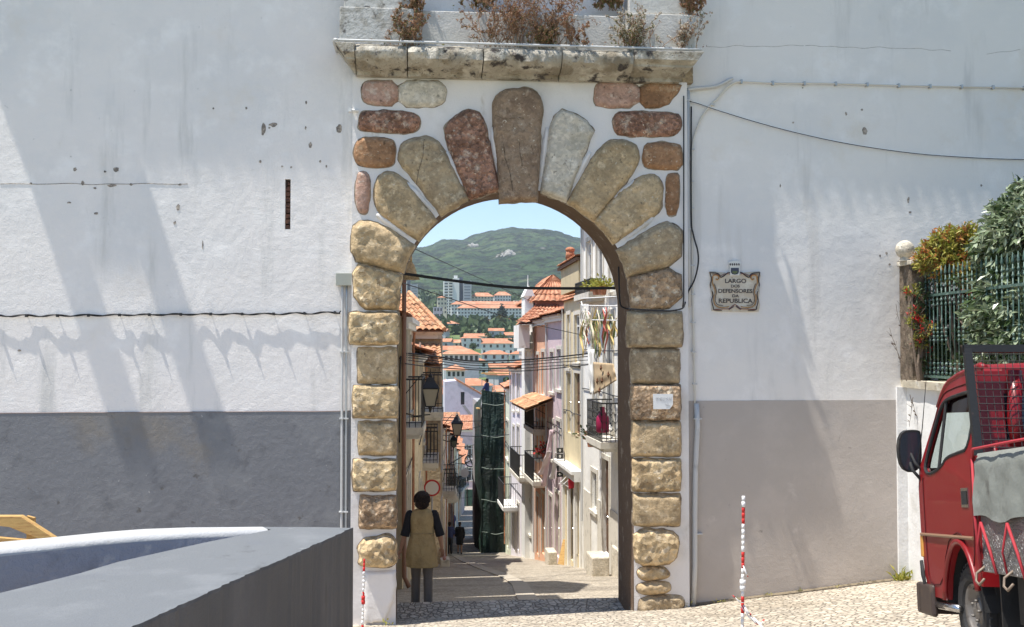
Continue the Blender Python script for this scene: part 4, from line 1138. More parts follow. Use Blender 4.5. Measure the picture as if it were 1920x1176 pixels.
shrub('oleander_bush', 'yellow-green bush with orange-red shoot tips spilling over the railing', (7.1, -.8, 3.05), b1, 9000, .085, .013, [LG, LR], 0.0, [.66, .34])
b3 = [(P3(x, y, Y), r_) for x, y, Y, r_ in [(1712, 600, -.5, .10), (1722, 640, -.5, .10), (1708, 545, -.45, .09), (1730, 615, -.6, .12), (1716, 585, -.5, .10)]]
b3 = [((p.x + .02, p.y, p.z), r_) for p, r_ in b3]
o = shrub('bottlebrush_plant', 'small leafy plant with scarlet blooms beside the rough pier', (6.62, -.6, 3.05), b3, 1300, .06, .008, [LG, LD, FL], 0, [.55, .28, .17])
b2 = [(P3(x, y, Y), r_) for x, y, Y, r_ in [(1905, 440, -2.2, .42), (1880, 480, -2.1, .34), (1925, 520, -2.3, .5), (1868, 440, -2.1, .2), (1910, 385, -2.2, .26), (1950, 440, -2.6, .5), (1890, 560, -2.2, .35), (1880, 610, -2.3, .36), (1915, 640, -2.6, .38), (1850, 600, -2.2, .22), (1845, 640, -2.3, .18), (1960, 600, -2.8, .5), (1893, 408, -2.1, .2), (1935, 378, -2.4, .25)]]
b2 = [((p.x + .10, p.y, p.z), r_) for p, r_ in b2]
shrub('pittosporum_bush', 'tall dense bush of drooping glossy leaves above the truck cab', (7.6, -2.4, 3.05), b2, 26000, .125, .022, [LS, LD], .55, [.8, .2])
b4 = [((7.0 + rnd.uniform(0, .5), -1.2 - i * .35, 3.4 + rnd.uniform(0, 1.0)), .4) for i in range(10)] + [((W(x, y, Y).x, Y, W(x, y, Y).z), .3) for x, y, Y in ((1745, 560, -.35), (1760, 620, -.35), (1750, 680, -.35), (1790, 560, -.5), (1800, 620, -.5), (1795, 680, -.5), (1835, 560, -.7), (1840, 620, -.7), (1840, 680, -.7), (1775, 590, -.4), (1780, 650, -.4), (1820, 590, -.6), (1822, 650, -.6))]
shrub('dark_hedge', 'dark leafy hedge with scattered red blooms behind the railing bars', (7.3, -2.4, 3.05), b4, 15000, .08, .016, [LD, FL], .1, [.97, .03])
# bare creeper on the coping and weeds at the foot of the wall
m_ = MB()
for px0, py0, px1, py1 in ((1700, 715, 1668, 615), (1698, 690, 1672, 640), (1705, 700, 1680, 570), (1712, 745, 1705, 800), (1706, 740, 1722, 790), (1700, 650, 1690, 560)):
    a = W(px0, py0, -.45); b = W(px1, py1, -.40)
    pts = [a.lerp(b, t) + V(.02 * noise.noise(V(px0, t * 4, 0)), 0, .02 * noise.noise(V(px0, t * 4, 9))) for t in fr(0, 1, 6)]
    m_.tube(pts, [.005] * 3 + [.003] * 4, 4)
    for t in (2, 4, 5): m_.tube([pts[t], pts[t] + V(rnd.uniform(-.08, .02), 0, rnd.uniform(-.06, .08))], .002, 3); leaf(m_, pts[t], V(-.5, 0, .5), .05, .01)
tag(m_.build('dry_creeper', BK, None, loc=W(1700, 715, -.4), fix=False), 'bare dry creeper twigs hanging round the foot of the rough pier', 'plant')
DG_ = leafmat('small_weed_leaf', (.10, .14, .04), (.22, .20, .08), .2, .7)
def tuft(label, base, n, L, m, r_=.12, cat='weed', grp='green weeds at the foot of the walls'):
    q = MB()
    for _ in range(n):
        a = rnd.uniform(0, 6.28); d = V(math.cos(a) * .6, math.sin(a) * .6, rnd.uniform(.3, 1.1)); p = Vector(base) + V(rnd.uniform(-r_, r_), rnd.uniform(-.04, .02), 0)
        leaf(q, p + d * rnd.uniform(0, L), d, L * rnd.uniform(.5, 1), L * .16)
    return tag(q.build('green_weed', m, None, loc=base, fix=False), label, cat, grp)
p = W(1703, 1090, -.14); tuft('leafy green weed at the foot of the garden wall corner', (p.x - .1, -.12, zg(6.35, -.12)), 46, .14, LG, .10)
p = W(1352, 1140, -.08)
tuft('tiny weed sprouting at the dado foot beside the downpipe', (W(1288, 1143, -.1).x, -.1, zg(3.7, -.1)), 9, .06, LG, .03)
tuft('flat weed tuft on the cobble edge under the dado', (W(1350, 1140, -.1).x, -.1, zg(4.1, -.1)), 9, .05, LG, .08)
tuft('sparse tuft at the base of the left pier', (W(727, 1165, -.35).x, -.35, zg(-.2, -.35)), 10, .07, LG, .05)

# earth and grit gathered where the cobbles meet the walls
m_ = MB()
GR = mat('earth_and_grit', (.20, .16, .11), .95, [((.10, .08, .05), 12, .5, .62)], [('n', 40, .01)])
for x0, x1, yw in ((3.75, 6.55, -.012), (-4, -.85, -.02)):
    xs = fr(x0, x1, int((x1 - x0) / .05)); vs = []
    for x in xs:
        w_ = .04 + .07 * max(0, noise.noise(V(x * 2.5, 1, 7)) + .5 * noise.noise(V(x * 9, 2, 7)) + .2)
        vs += [(x, yw, zg(x, yw) + .035), (x, yw - w_, zg(x, yw - w_) + .012)]
    m_.add(vs, [(2 * i, 2 * i + 1, 2 * i + 3, 2 * i + 2) for i in range(len(xs) - 1)])
tag(m_.build('grit', GR, None, loc=(4, 0, .2), fix=False), 'line of earth and grit gathered along the foot of the house walls', 'grit', None, 'stuff')
for i_, x in enumerate((4.3, 4.75, 5.2, 5.7, 6.1)):
    tuft(('thin', 'scrappy', 'tiny yellowish', 'sparse', 'small dark')[i_] + ' weed in the grit under the warm grey dado, ' + ('nearest the downpipe', 'second from the downpipe', 'behind the tape stake side', 'third before the truck', 'closest to the truck')[i_], (x, -.06, zg(x, -.06) + .01), 5 + i_ % 3 * 3, .045, LG if i_ % 2 else DG_, .04)

# dry weeds growing on the cornice and attic ledges
DW = leafmat('dry_brown_seedhead', (.22, .10, .06), (.44, .29, .18), .15, .8); DG = leafmat('dull_green_weed_leaf', (.10, .13, .04), (.22, .22, .08), .2, .7); TW = mat('dry_stalk', (.26, .16, .10), .9); WS = leafmat('pale_seedhead', (.5, .45, .38), (.62, .58, .5), .3, .8)
def weed(label, px, py, Y, h, spread, ns, dens=1.0, green=.15, name='dry_weed', pale=False):
    b = W(px, py, Y); t = thing(name, label, 'weed', b, 'weeds on the gateway cornice')
    s = MB(); l = MB()
    def grow(p, d, L, r_, dep):
        pts = [p]
        for k in range(4):
            d = (d + V(rnd.gauss(0, .16), rnd.gauss(0, .10), rnd.gauss(.03, .10))).normalized()
            p = p + d * L / 4; pts.append(p)
            if dep < 3 and rnd.random() < .75:
                grow(p, (d + V(rnd.gauss(0, .75), rnd.gauss(0, .4), rnd.gauss(.1, .4))).normalized(), L * rnd.uniform(.3, .55), r_ * .6, dep + 1)
            if rnd.random() < dens * .8:
                for _ in range(rnd.randint(1, 3)):
                    leaf(l, p, V(rnd.gauss(0, 1), rnd.gauss(0, 1), rnd.gauss(0, 1)), rnd.uniform(.012, .032), rnd.uniform(.005, .010), 1 if rnd.random() < green else (2 if pale and rnd.random() < .5 else 0))
        s.tube(pts, [r_, r_ * .85, r_ * .7, r_ * .55, r_ * .4], 3, cap=False)
        if dep >= 1 and rnd.random() < dens:
            for _ in range(3): leaf(l, p, V(rnd.gauss(0, 1), rnd.gauss(0, 1), rnd.gauss(0, 1)), .022, .009, 2 if pale else 0)
    for _ in range(ns):
        grow(b + V(rnd.gauss(0, spread * .22), rnd.uniform(-.03, .03), 0), V(rnd.gauss(0, spread), rnd.gauss(0, .15), 1).normalized(), h * rnd.uniform(.45, 1), .0055, 0)
    for _ in range(int(30 * dens)):
        a = b + V(rnd.gauss(0, spread * .35), rnd.uniform(-.05, .03), rnd.uniform(0, .06)); leaf(l, a, V(rnd.gauss(0, 1), rnd.gauss(0, .6), rnd.gauss(.3, .8)), rnd.uniform(.02, .05), .009, 1 if rnd.random() < green * 2 else 0)
    s.build('stalks', TW, t, fix=False); l.build('seedheads', [DW, DG, WS], t, fix=False)
weed('wiry yellow-leaved weed in the cornice crack near the left attic block', 772, 88, -.50, .48, .38, 10, .8, .45)
weed('spindly weed leaning over the ledge just left of centre', 742, 86, -.50, .36, .55, 4, .4, .1)
weed('thick brown weed thicket left of the middle of the ledge', 925, 88, -.48, .72, .42, 15, .45, .12)
weed('brown weed mass in the very middle of the ledge', 975, 88, -.46, .80, .36, 18, .5, .10)
weed('reddish brown weed thicket right of the middle of the ledge', 1040, 88, -.47, .78, .42, 15, .45, .14)
weed('low tangled green-brown weed hugging the ledge centre', 1010, 89, -.5, .26, .5, 10, 1.2, .45)
weed('thin arching dry stems beside the thicket over the ledge', 1085, 88, -.48, .42, .45, 6, .6, .1)
weed('grey-green tufted weed with pale dots near the right attic block', 1180, 92, -.50, .34, .35, 18, .9, .5, pale=True)
weed('fine dry weed with white seedheads near the right ledge end', 1200, 92, -.50, .46, .5, 8, .5, .15, pale=True)
weed('thin reddish weed at the right end of the cornice', 1285, 93, -.50, .34, .4, 8, .6, .1, pale=True)
weed('dark bushy weed hanging off the right attic corner', 1306, 30, -.40, .30, .3, 12, 1.2, .2)
weed('bushy dark weed between the left attic block and its ledge', 783, 36, -.36, .30, .25, 12, 1.1, .25)
weed('green weed on the attic ledge near its left end', 905, 18, -.22, .24, .4, 14, 1.2, .6)
weed('dark weed on the attic ledge near its right end', 1145, 20, -.22, .26, .4, 14, 1.2, .55)
# ------------------------------------------------------------------ red flatbed truck
TRL = W(1728, 880, -5.75); hd = math.atan2(.24, 1.30)
fx, fy = math.sin(hd), math.cos(hd)
zgt = 1.18
ZM = [lambda z: interp([(0, 0), (.2, .22), (.335, .35), (.60, .64), (.745, .85), (1.0, 1.20), (1.13, 1.38), (1.80, 1.90), (1.985, 2.07), (2.2, 2.3)], z)]
PT_ = math.atan(.15)
FLc = V(4.13, -5.72, zgt)                 # ground point under the cab's front left corner
def T(s, t, z):                           # s metres back from the nose, t metres right of the left side, z above ground
    z = ZM[0](z)
    s, z = s * math.cos(PT_) - z * math.sin(PT_), s * math.sin(PT_) + z * math.cos(PT_)
    return V(FLc.x - fx * s + fy * t, FLc.y - fy * s - fx * t, FLc.z + z)
def tm_(o_v): return [T(*v) for v in o_v]
RED = mat('dark_red_paint', (.19, .004, .007), .40, [((.20, .008, .010), 2, .45, .7), ((.32, .03, .03), 12, .66, .76)], [('n', 3, .002)], spec=.4)
RED.node_tree.nodes['Principled BSDF'].inputs['Coat Weight'].default_value = .15
RUB = mat('black_rubber', (.022, .022, .023), .75, [((.06, .055, .05), 6, .55, .75)], [('n', 50, .003)])
BLKM = mat('black_painted_steel', (.016, .016, .017), .6, [((.06, .04, .03), 15, .62, .75)], [('n', 40, .002)])
SEAT = mat('red_seat_vinyl', (.25, .015, .02), .5); CH = mat('dull_chrome', (.5, .5, .5), .25, metal=1)
TARP = mat('grey_tarpaulin', (.19, .20, .18), .75, [((.26, .27, .25), 3, .5, .7), ((.10, .10, .09), 5, .55, .72)], [('n', 3, .02), ('n', 30, .002)])
DPL = mat('chequer_plate', (.20, .20, .20), .45, [((.30, .30, .30), 6, .5, .7)], [('v', 45, .006)], metal=.7)
tk = thing('flatbed_truck', 'red cab-over flatbed truck parked nose to the garden wall, tarp over its side', 'truck', T(1.0, .85, 0))
Wd = 1.66
def inset(z): return 0.0 if z < 1.12 else (z - 1.12) * .13
prof = [(.16, .36), (.05, .50), (.0, .78), (.0, 1.02), (.045, 1.13), (.40, 1.80), (.47, 1.89), (.58, 1.945), (.80, 1.975), (1.30, 1.985), (1.36, 1.96), (1.385, 1.90), (1.40, 1.0), (1.40, .50)]
arch = [(.95 + .37 * math.cos(a), .34 + .37 * math.sin(a)) for a in [math.pi * k / 12 for k in range(13)]]
arch = [(s, max(z, .34)) for s, z in arch]
low = [(1.36, .50), (1.33, .40)] + [(s, z) for s, z in arch if z > .36] + [(.56, .36)]
outer = prof[:-1] + [(1.40, .52)] + [(1.335, .50)] + [(s, z) for s, z in arch if z > .50] + [(.575, .36)]
def rr(pts, k=1):
    P = chaikin([Vector(p) for p in pts], k); return [(p.x, p.y) for p in P]
win = rr([(.175, 1.16), (.40, 1.66), (.47, 1.76), (.60, 1.80), (1.20, 1.80), (1.235, 1.76), (1.235, 1.25), (1.0, 1.23), (.72, 1.20), (.66, 1.12), (.24, 1.08)], 2)
for side in (0, 1):
    def S(s, z, k=0.0):
        t = inset(z) + k
        return T(s, t if side == 0 else Wd - t, z)
    m_ = MB()
    tri = geometry.tessellate_polygon([[Vector((s, z, 0)) for s, z in outer], [Vector((s, z, 0)) for s, z in win]])
    flat_ = outer + win
    n = len(flat_)
    m_.add([S(s, z) for s, z in flat_] + [S(s, z, .045) for s, z in flat_], [t for t in tri] + [tuple(i + n for i in reversed(t)) for t in tri])
    o_ = 0
    for l in (outer, win):
        k = len(l); m_.add([S(*p) for p in l] + [S(*p, .045) for p in l], [(i, (i + 1) % k, k + (i + 1) % k, k + i) for i in range(k)])
    o = m_.build('cab_side', RED, tk)
    md = o.modifiers.new('w', 'WELD'); md.merge_threshold = .002
    # door: seams, handle, trim
    sm = MB()
    door = [(.20, .62), (.12, 1.06)]
    def seam(mb, pts, r_=.006, k=-.001): mb.tube([S(s, z, k) for s, z in pts], r_, 5)
    seam(sm, rr([(.16, 1.08), (.36, 1.72), (.46, 1.84), (.62, 1.87), (1.24, 1.87), (1.29, 1.82), (1.31, 1.2), (1.31, .82), (1.27, .62), (1.18, .60), (1.05, .76), (.88, .77), (.66, .70), (.52, .46), (.22, .44), (.15, .52), (.13, 1.05)], 1) + [(.145, 1.07)])
    sm.build('door_seam', mat('seam_shadow_gap', (.06, .004, .005), .7), tk)
    rub = MB(); k = len(win)
    rub.tube([S(s, z, .004) for s, z in win + win[:2]], .014, 6); rub.build('window_seal', RUB, tk)
    g = MB(); gl = [S(s, z, .03) for s, z in win]; tr = geometry.tessellate_polygon([[Vector((s, z, 0)) for s, z in win]])
    g.add(gl, tr)
    GL = bpy.data.materials.get('clear_cab_glass')
    if not GL:
        GL = mat('clear_cab_glass', (.75, .82, .80), .03, trans=.0, spec=.5)
        nt = GL.node_tree; tp = nt.nodes.new('ShaderNodeBsdfTransparent'); tp.inputs[0].default_value = (.80, .86, .85, 1)
        gs = nt.nodes.new('ShaderNodeBsdfGlossy'); gs.inputs['Roughness'].default_value = .03
        mx = nt.nodes.new('ShaderNodeMixShader'); fz = nt.nodes.new('ShaderNodeFresnel'); fz.inputs[0].default_value = 1.35
        nt.links.new(fz.outputs[0], mx.inputs[0]); nt.links.new(tp.outputs[0], mx.inputs[1]); nt.links.new(gs.outputs[0], mx.inputs[2])
        nt.links.new(mx.outputs[0], nt.nodes['Material Output'].inputs[0])
    g.build('side_window', GL, tk)
    qv = MB(); qv.tube([S(.52, 1.09, .01), S(.54, 1.79, .01)], .012, 6); qv.build('quarterlight_bar', RUB, tk)
    h = MB()
    for s0_, s1_, z0_, z1_, k0, mi in ((1.07, 1.22, .90, 1.0, -.006, 0),):
        h.add([S(s0_, z0_, k0), S(s1_, z0_, k0), S(s1_, z1_, k0), S(s0_, z1_, k0)] + [S(s0_, z0_, .02), S(s1_, z0_, .02), S(s1_, z1_, .02), S(s0_, z1_, .02)], [(0, 1, 2, 3), (0, 1, 5, 4), (1, 2, 6, 5), (2, 3, 7, 6), (3, 0, 4, 7)])
    h.build('handle', CH, tk)
    h = MB(); h.add([S(1.085, .915, -.009), S(1.205, .915, -.009), S(1.205, .985, -.009), S(1.085, .985, -.009)], [(0, 1, 2, 3)]); h.build('handle_recess', RUB, tk)
    tr_ = MB(); tr_.tube([S(.03, .745, -.006), S(.5, .745, -.008), S(1.29, .745, -.006)], .014, 6); tr_.build('trim_strip', mat('dull_brown_trim', (.22, .13, .08), .5), tk)
# roof, front, back
def ring_(s, z, n=8, w=Wd):
    """cross-section points over the roof from left to right"""
    a = inset(z); return [T(s, a + (w - 2 * a) * i / n, z + .022 * math.sin(math.pi * i / n)) for i in range(n + 1)]
m_ = MB(); vs = []; pr2 = [(.34, 1.68), (.40, 1.80), (.47, 1.89), (.58, 1.945), (.80, 1.975), (1.30, 1.985), (1.36, 1.96), (1.385, 1.90)]
for s, z in pr2: vs += ring_(s, z)
m_.add(vs, [(j * 9 + i, j * 9 + i + 1, (j + 1) * 9 + i + 1, (j + 1) * 9 + i) for j in range(len(pr2) - 1) for i in range(8)])
m_.build('cab_roof', RED, tk, smooth=True)
for side in (0, 1):
    m_ = MB(); m_.tube([T(s + .0, (inset(z) + .012) if side == 0 else Wd - inset(z) - .012, z) for s, z in [(.36, 1.74), (.42, 1.835), (.50, 1.905), (.60, 1.945), (.82, 1.97), (1.28, 1.98), (1.36, 1.95)]], .026, 8)
    m_.build('roof_gutter', RED, tk, smooth=True)
m_ = MB(); vs = []
for s, z in [(.16, .36), (.05, .50), (.0, .78), (.0, 1.02), (.045, 1.13)]: vs += ring_(s, z)
m_.add(vs, [(j * 9 + i, j * 9 + i + 1, (j + 1) * 9 + i + 1, (j + 1) * 9 + i) for j in range(4) for i in range(8)]); m_.build('nose_panel', RED, tk, smooth=True)
m_ = MB(); a = ring_(.045, 1.13); b = ring_(.34, 1.68); m_.add(a + b, [(i, i + 1, i + 10, i + 9) for i in range(8)]); m_.build('windscreen', GL, tk)
def wbox(mb, s0_, s1_, t0, t1, z0, z1):
    mb.add([T(s, t, z) for z in (z0, z1) for t in (t0, t1) for s in (s0_, s1_)], [(0, 2, 3, 1), (4, 5, 7, 6), (0, 1, 5, 4), (2, 6, 7, 3), (0, 4, 6, 2), (1, 3, 7, 5)])
m_ = MB()
for t0, t1, z0, z1 in ((.0, Wd, .50, 1.12), (.05, .22, 1.12, 1.92), (1.44, 1.6, 1.12, 1.92), (.22, 1.44, 1.74, 1.94), (.22, 1.44, 1.12, 1.30)): wbox(m_, 1.37, 1.41, t0, t1, z0, z1)
m_.build('cab_back', RED, tk)
m_ = MB()
for k in range(7): t = .13 + k * .235; m_.tube([T(1.418, t, .6), T(1.425, t, 1.12), T(1.425, t, 1.27)], .018, 6)
m_.tube([T(1.415, .30, 1.12), T(1.44, .27, 1.5), T(1.425, .30, 1.92)], .05, 8)
m_.build('back_ribs', RED, tk, smooth=True)
m_ = MB(); wbox(m_, 1.385, 1.395, .22, 1.44, 1.30, 1.74); m_.build('rear_window', MT['glass'], tk)
m_ = MB(); wbox(m_, .25, 1.36, .1, Wd - .1, .45, .55); wbox(m_, .10, .40, .08, Wd - .08, .9, 1.10); m_.build('cab_floor', RUB, tk)
m_ = MB(); wbox(m_, .95, 1.30, .15, .75, .75, .95); wbox(m_, 1.22, 1.34, .15, .75, .9, 1.50); wbox(m_, 1.24, 1.32, .3, .6, 1.5, 1.68); bevel(m_.build('driver_seat', SEAT, tk), .04, 3)
m_ = MB(); wbox(m_, .95, 1.30, .85, 1.5, .75, .95); wbox(m_, 1.22, 1.34, .85, 1.5, .9, 1.50); bevel(m_.build('passenger_seat', SEAT, tk), .04, 3)
m_ = MB(); c = T(.62, .42, 1.10); m_.tube([c + (T(0, .18 * math.cos(a), .13 * math.sin(a)) - T(0, 0, 0)) + (T(.13 * math.sin(-a) , 0, 0) - T(0, 0, 0)) for a in [6.283 * k / 20 for k in range(21)]], .013, 6); m_.tube([T(.40, .42, .95), c], .02, 6); m_.build('steering_wheel', RUB, tk, smooth=True)
# bumper, lamps, flares
m_ = MB(); 
for s0_, s1_, t0, t1 in ((-.13, .02, -.03, Wd + .03), (-.05, .30, -.03, .02)): wbox(m_, s0_, s1_, t0, t1, .20, .44)
bevel(m_.build('bumper', mat('brown_black_bumper', (.05, .035, .03), .5, [((.12, .08, .06), 8, .55, .75)]), tk), .03, 3)
m_ = MB(); m_.tube([T(.28, .02, .30), T(.75, .04, .31)], .03, 8); m_.build('step_bar', CH, tk, smooth=True)
m_ = MB(); wbox(m_, .0, .055, -.012, .03, .62, .74); bevel(m_.build('side_marker', mat('amber_lens', (.55, .26, .05), .25, spec=.6), tk), .008)
m_ = MB(); m_.add([T(-.01, -.01, .60), T(.10, -.012, .58), T(.20, -.012, .18 + .04), T(.13, -.012, .20), T(-.01, .05, .60), T(.10, .05, .58), T(.20, .05, .22), T(.13, .05, .20)], [(0, 1, 2, 3), (0, 4, 5, 1), (1, 5, 6, 2), (2, 6, 7, 3), (3, 7, 4, 0)]); 
m_ = MB(); m_.tube([T(.02, -.014, .60), T(.05, -.016, .50), T(.12, -.014, .38)], [.02, .024, .012], 6, sx=.6); m_.build('corner_lamp', RUB, tk, smooth=True)
m_ = MB(); m_.tube([T(s, -.006, z) for s, z in [(.955 + .385 * math.cos(a), .34 + .385 * math.sin(a)) for a in fr(.35, math.pi - .05, 14)]], .022, 8); m_.build('wheel_arch_lip', RED, tk, smooth=True)
m_ = MB(); vs = []
for t in (.02, .34):
    for a in fr(0, math.pi, 12): vs.append(T(.955 + .40 * math.cos(a), t, .34 + .40 * math.sin(a)))
m_.add(vs, [(i, i + 1, i + 14, i + 13) for i in range(12)] + [tuple(range(13, 26))]); m_.build('wheel_well', RUB, tk)
# wheels
ZM_cab = ZM[0]; ZM[0] = lambda z: z
def wheel(s, t0, t1, label=None):
    ax = (T(0, 1, 0) - T(0, 0, 0)); c = T(s, t0, .335); w = t1 - t0
    f_ = (T(1, 0, 0) - T(0, 0, 0)); u_ = (T(0, 0, 1) - T(0, 0, 0))
    N_ = 40
    def rv(prof, mb):
        vs = []
        for d, r_ in prof:
            for k in range(N_):
                a = 2 * math.pi * k / N_; vs.append(c + ax * d + f_ * (r_ * math.cos(a)) + u_ * (r_ * math.sin(a)))
        mb.add(vs, [(j * N_ + k, j * N_ + (k + 1) % N_, (j + 1) * N_ + (k + 1) % N_, (j + 1) * N_ + k) for j in range(len(prof) - 1) for k in range(N_)])
    wh = MB(); rv([(w * .5, .19), (.03, .19), (.0, .215), (-.004, .25), (.0, .255), (-.002, .30), (.02, .325), (.03, .335), (w * .3, .337), (w * .31, .330), (w * .35, .330), (w * .36, .337), (w * .63, .337), (w * .64, .33), (w * .68, .33), (w * .69, .337), (w - .03, .335), (w - .01, .31), (w, .22), (w * .5, .19)], wh)
    tr = MB()
    for k in range(46):
        a = 2 * math.pi * k / 46; p = c + ax * .02 + f_ * (.331 * math.cos(a)) + u_ * (.331 * math.sin(a))
        rad = f_ * math.cos(a) + u_ * math.sin(a); tg = -f_ * math.sin(a) + u_ * math.cos(a)
        wh.obox(p + ax * .012, ax * .022, tg * .013, rad * .008)
    w_ = wh.build('tyre', RUB, tk, smooth=False); smooth_angle(w_, 35)
    rm = MB(); rv([(.03, .195), (.012, .188), (.03, .17), (.07, .155), (.075, .10), (.045, .085), (.03, .06), (.03, .0)], rm)
    for k in range(5):
        a = 2 * math.pi * k / 5; p = c + ax * .04 + f_ * (.072 * math.cos(a)) + u_ * (.072 * math.sin(a)); rm.tube([p, p - ax * .025], .010, 6)
    rm.build('rim', mat('grey_brown_steel_rim', (.17, .155, .14), .5, [((.08, .06, .05), 12, .5, .7)], metal=.4), w_, smooth=True)
wheel(.955, .06, .25); 
ob = wheel(.955, Wd - .06, Wd - .25)
wheel(3.3, .08, .26); wheel(3.3, Wd - .06, Wd - .25)
# mirror
ZM[0] = ZM_cab
m_ = MB(); mc = T(.02, -.06, 1.31); ax = (T(-.34, -1, 0) - T(0, 0, 0)).normalized() ; 
mv = MB()
side_ = (T(.10, -1, 0) - T(0, 0, 0)).normalized(); bk = side_.cross(V(0, 0, 1))
pts = rr([(-.10, -.17), (.085, -.175), (.10, .16), (-.075, .18), (-.10, .15)], 2)
if bk.dot(CAMP - mc) < 0: bk = -bk
mv.prism([mc + side_ * x + V(0, 0, z) for x, z in pts], -bk * .05); bevel(mv.build('mirror_housing', RUB, tk), .008)
mv = MB(); mv.prism([mc + side_ * x * .86 + V(0, 0, z * .90) + bk * .004 for x, z in pts], -bk * .002)
mv.build('mirror_glass', mat('dark_mirror_face', (.035, .042, .055), .06, spec=.8), tk)
mv = MB(); mv.tube([mc - bk * .03 + V(0, 0, -.06), T(.03, -.05, 1.12), T(.06, .01, 1.06)], .014, 6); mv.tube([mc - bk * .03 + V(0, 0, .02), T(.05, -.03, 1.18), T(.08, .01, 1.12)], .012, 6); mv.build('mirror_arm', RUB, tk, smooth=True)
m_ = MB(); m_.tube([T(.07, -.01, 1.18), T(.20, .0, 1.55), T(.32, .02, 2.02)], [.005, .004, .002], 5); m_.build('aerial', BLKM, tk)
# headboard frame with wire mesh
ZM[0] = lambda z: z + .085
s_ = 1.60
def HB(t, z, k=0): return T(s_ - .0 - (z - 1.3) * .12 + k, t, z)
m_ = MB()
def bar(a, b, w, d):
    a, b = Vector(a), Vector(b); x = (b - a); L = x.length; x.normalize()
    y = (T(1, 0, 0) - T(0, 0, 0)); z = x.cross(y).normalized(); y = z.cross(x)
    m_.obox((a + b) / 2, x * (L / 2 + w), z * w, y * d)
bar(HB(-.04, 1.30), HB(-.04, 2.07), .026, .022); bar(HB(1.74, .8), HB(1.74, 2.07), .038, .025); bar(HB(-.04, 2.07), HB(1.74, 2.07), .026, .022); bar(HB(-.04, .85), HB(-.04, 1.3), .03, .02)
m_.build('headboard_frame', BLKM, tk)
m_ = MB()
for k in range(36): t = .0 + k * .05; m_.tube([HB(t, .95, .01), HB(t, 2.05, .01)], .0028, 4)
for k in range(22): z = .98 + k * .05; m_.tube([HB(-.03, z, .014), HB(1.73, z, .014)], .0028, 4)
m_.build('wire_mesh', mat('dull_wire', (.035, .03, .028), .6), tk)
# bed
m_ = MB(); wbox(m_, 1.66, 4.2, -.03, 1.73, .86, .92); m_.build('bed_floor', BLKM, tk)
m_ = MB(); wbox(m_, 1.66, 4.2, -.075, -.035, .60, .92); m_.build('bed_side', DPL, tk)
m_ = MB(); wbox(m_, 1.62, 4.2, -.082, -.03, .56, .64); bevel(m_.build('bed_rail', DPL, tk), .006)
m_ = MB(); wbox(m_, 1.62, 1.67, -.085, -.03, .56, 1.32); m_.build('corner_post', RED, tk)
m_ = MB(); wbox(m_, 1.66, 4.2, -.06, -.03, .92, 1.28); wbox(m_, 1.66, 4.2, 1.73, 1.76, .6, 1.28); m_.build('drop_side', DPL, tk)
m_ = MB(); nx, nz = 60, 14; vs = []
for i in range(nx + 1):
    s = 1.64 + i * 2.55 / nx
    for j in range(nz + 1):
        z = 1.335 - j * .50 / nz * (.86 + .10 * noise.noise(V(s * 2.5, 0, 0)) + .03 * math.sin(s * 7))
        tt = -.087 - .022 * noise.noise(V(s * 6, z * 5, 0)) - .010 * noise.noise(V(s * 17, z * 9, 3)) - .008 * math.sin(s * 17 + z * 6) * (j / nz) - .02 * (j / nz)
        if j == 0: tt = .04
        if j == 1: tt = -.06; z = 1.335
        vs.append(T(s, tt, z))
w_ = nz + 1
m_.add(vs, [(i * w_ + j, i * w_ + j + 1, (i + 1) * w_ + j + 1, (i + 1) * w_ + j) for i in range(nx) for j in range(nz)])
m_.build('tarpaulin', TARP, tk, smooth=True)
m_ = MB()
for s in (1.78, 2.25, 2.72): 
    m_.tube([T(s, -.115, .88), T(s - .15, -.10, .70), T(s - .12, -.09, .56)], .0075, 5); m_.tube([T(s, -.115, .88), T(s + .10, -.10, .70), T(s + .16, -.09, .56)], .010, 5)
m_.tube([T(1.62, -.09, 1.30), T(1.70, -.11, 1.36), T(2.4, -.10, 1.37), T(4, -.1, 1.38)], .010, 5); m_.tube([T(1.62, -.09, 1.30), T(1.635, -.10, .90), T(1.68, -.10, .58)], .012, 5)
m_.build('red_rope', mat('red_rope', (.36, .03, .04), .7), tk, smooth=True)
for s in (1.70, 2.20, 2.7):
    m_ = MB(); m_.tube([T(s, -.07, .60), T(s - .01, -.13, .55), T(s, -.14, .50), T(s + .06, -.14, .48), T(s + .10, -.12, .52)], .009, 6)
    m_.build('rope_hook', bpy.data.materials.get('rusty_steel') or mat('rusty_steel', (.22, .17, .13), .6, metal=.3), tk, smooth=True)
m_ = MB(); wbox(m_, 1.72, 1.74, .0, .45, .12, .60); wbox(m_, 1.45, 4.2, .35, .45, .45, .60); wbox(m_, 1.45, 4.2, 1.2, 1.3, .45, .60); wbox(m_, 1.9, 2.5, .05, .35, .25, .58); m_.build('chassis', BLKM, tk)
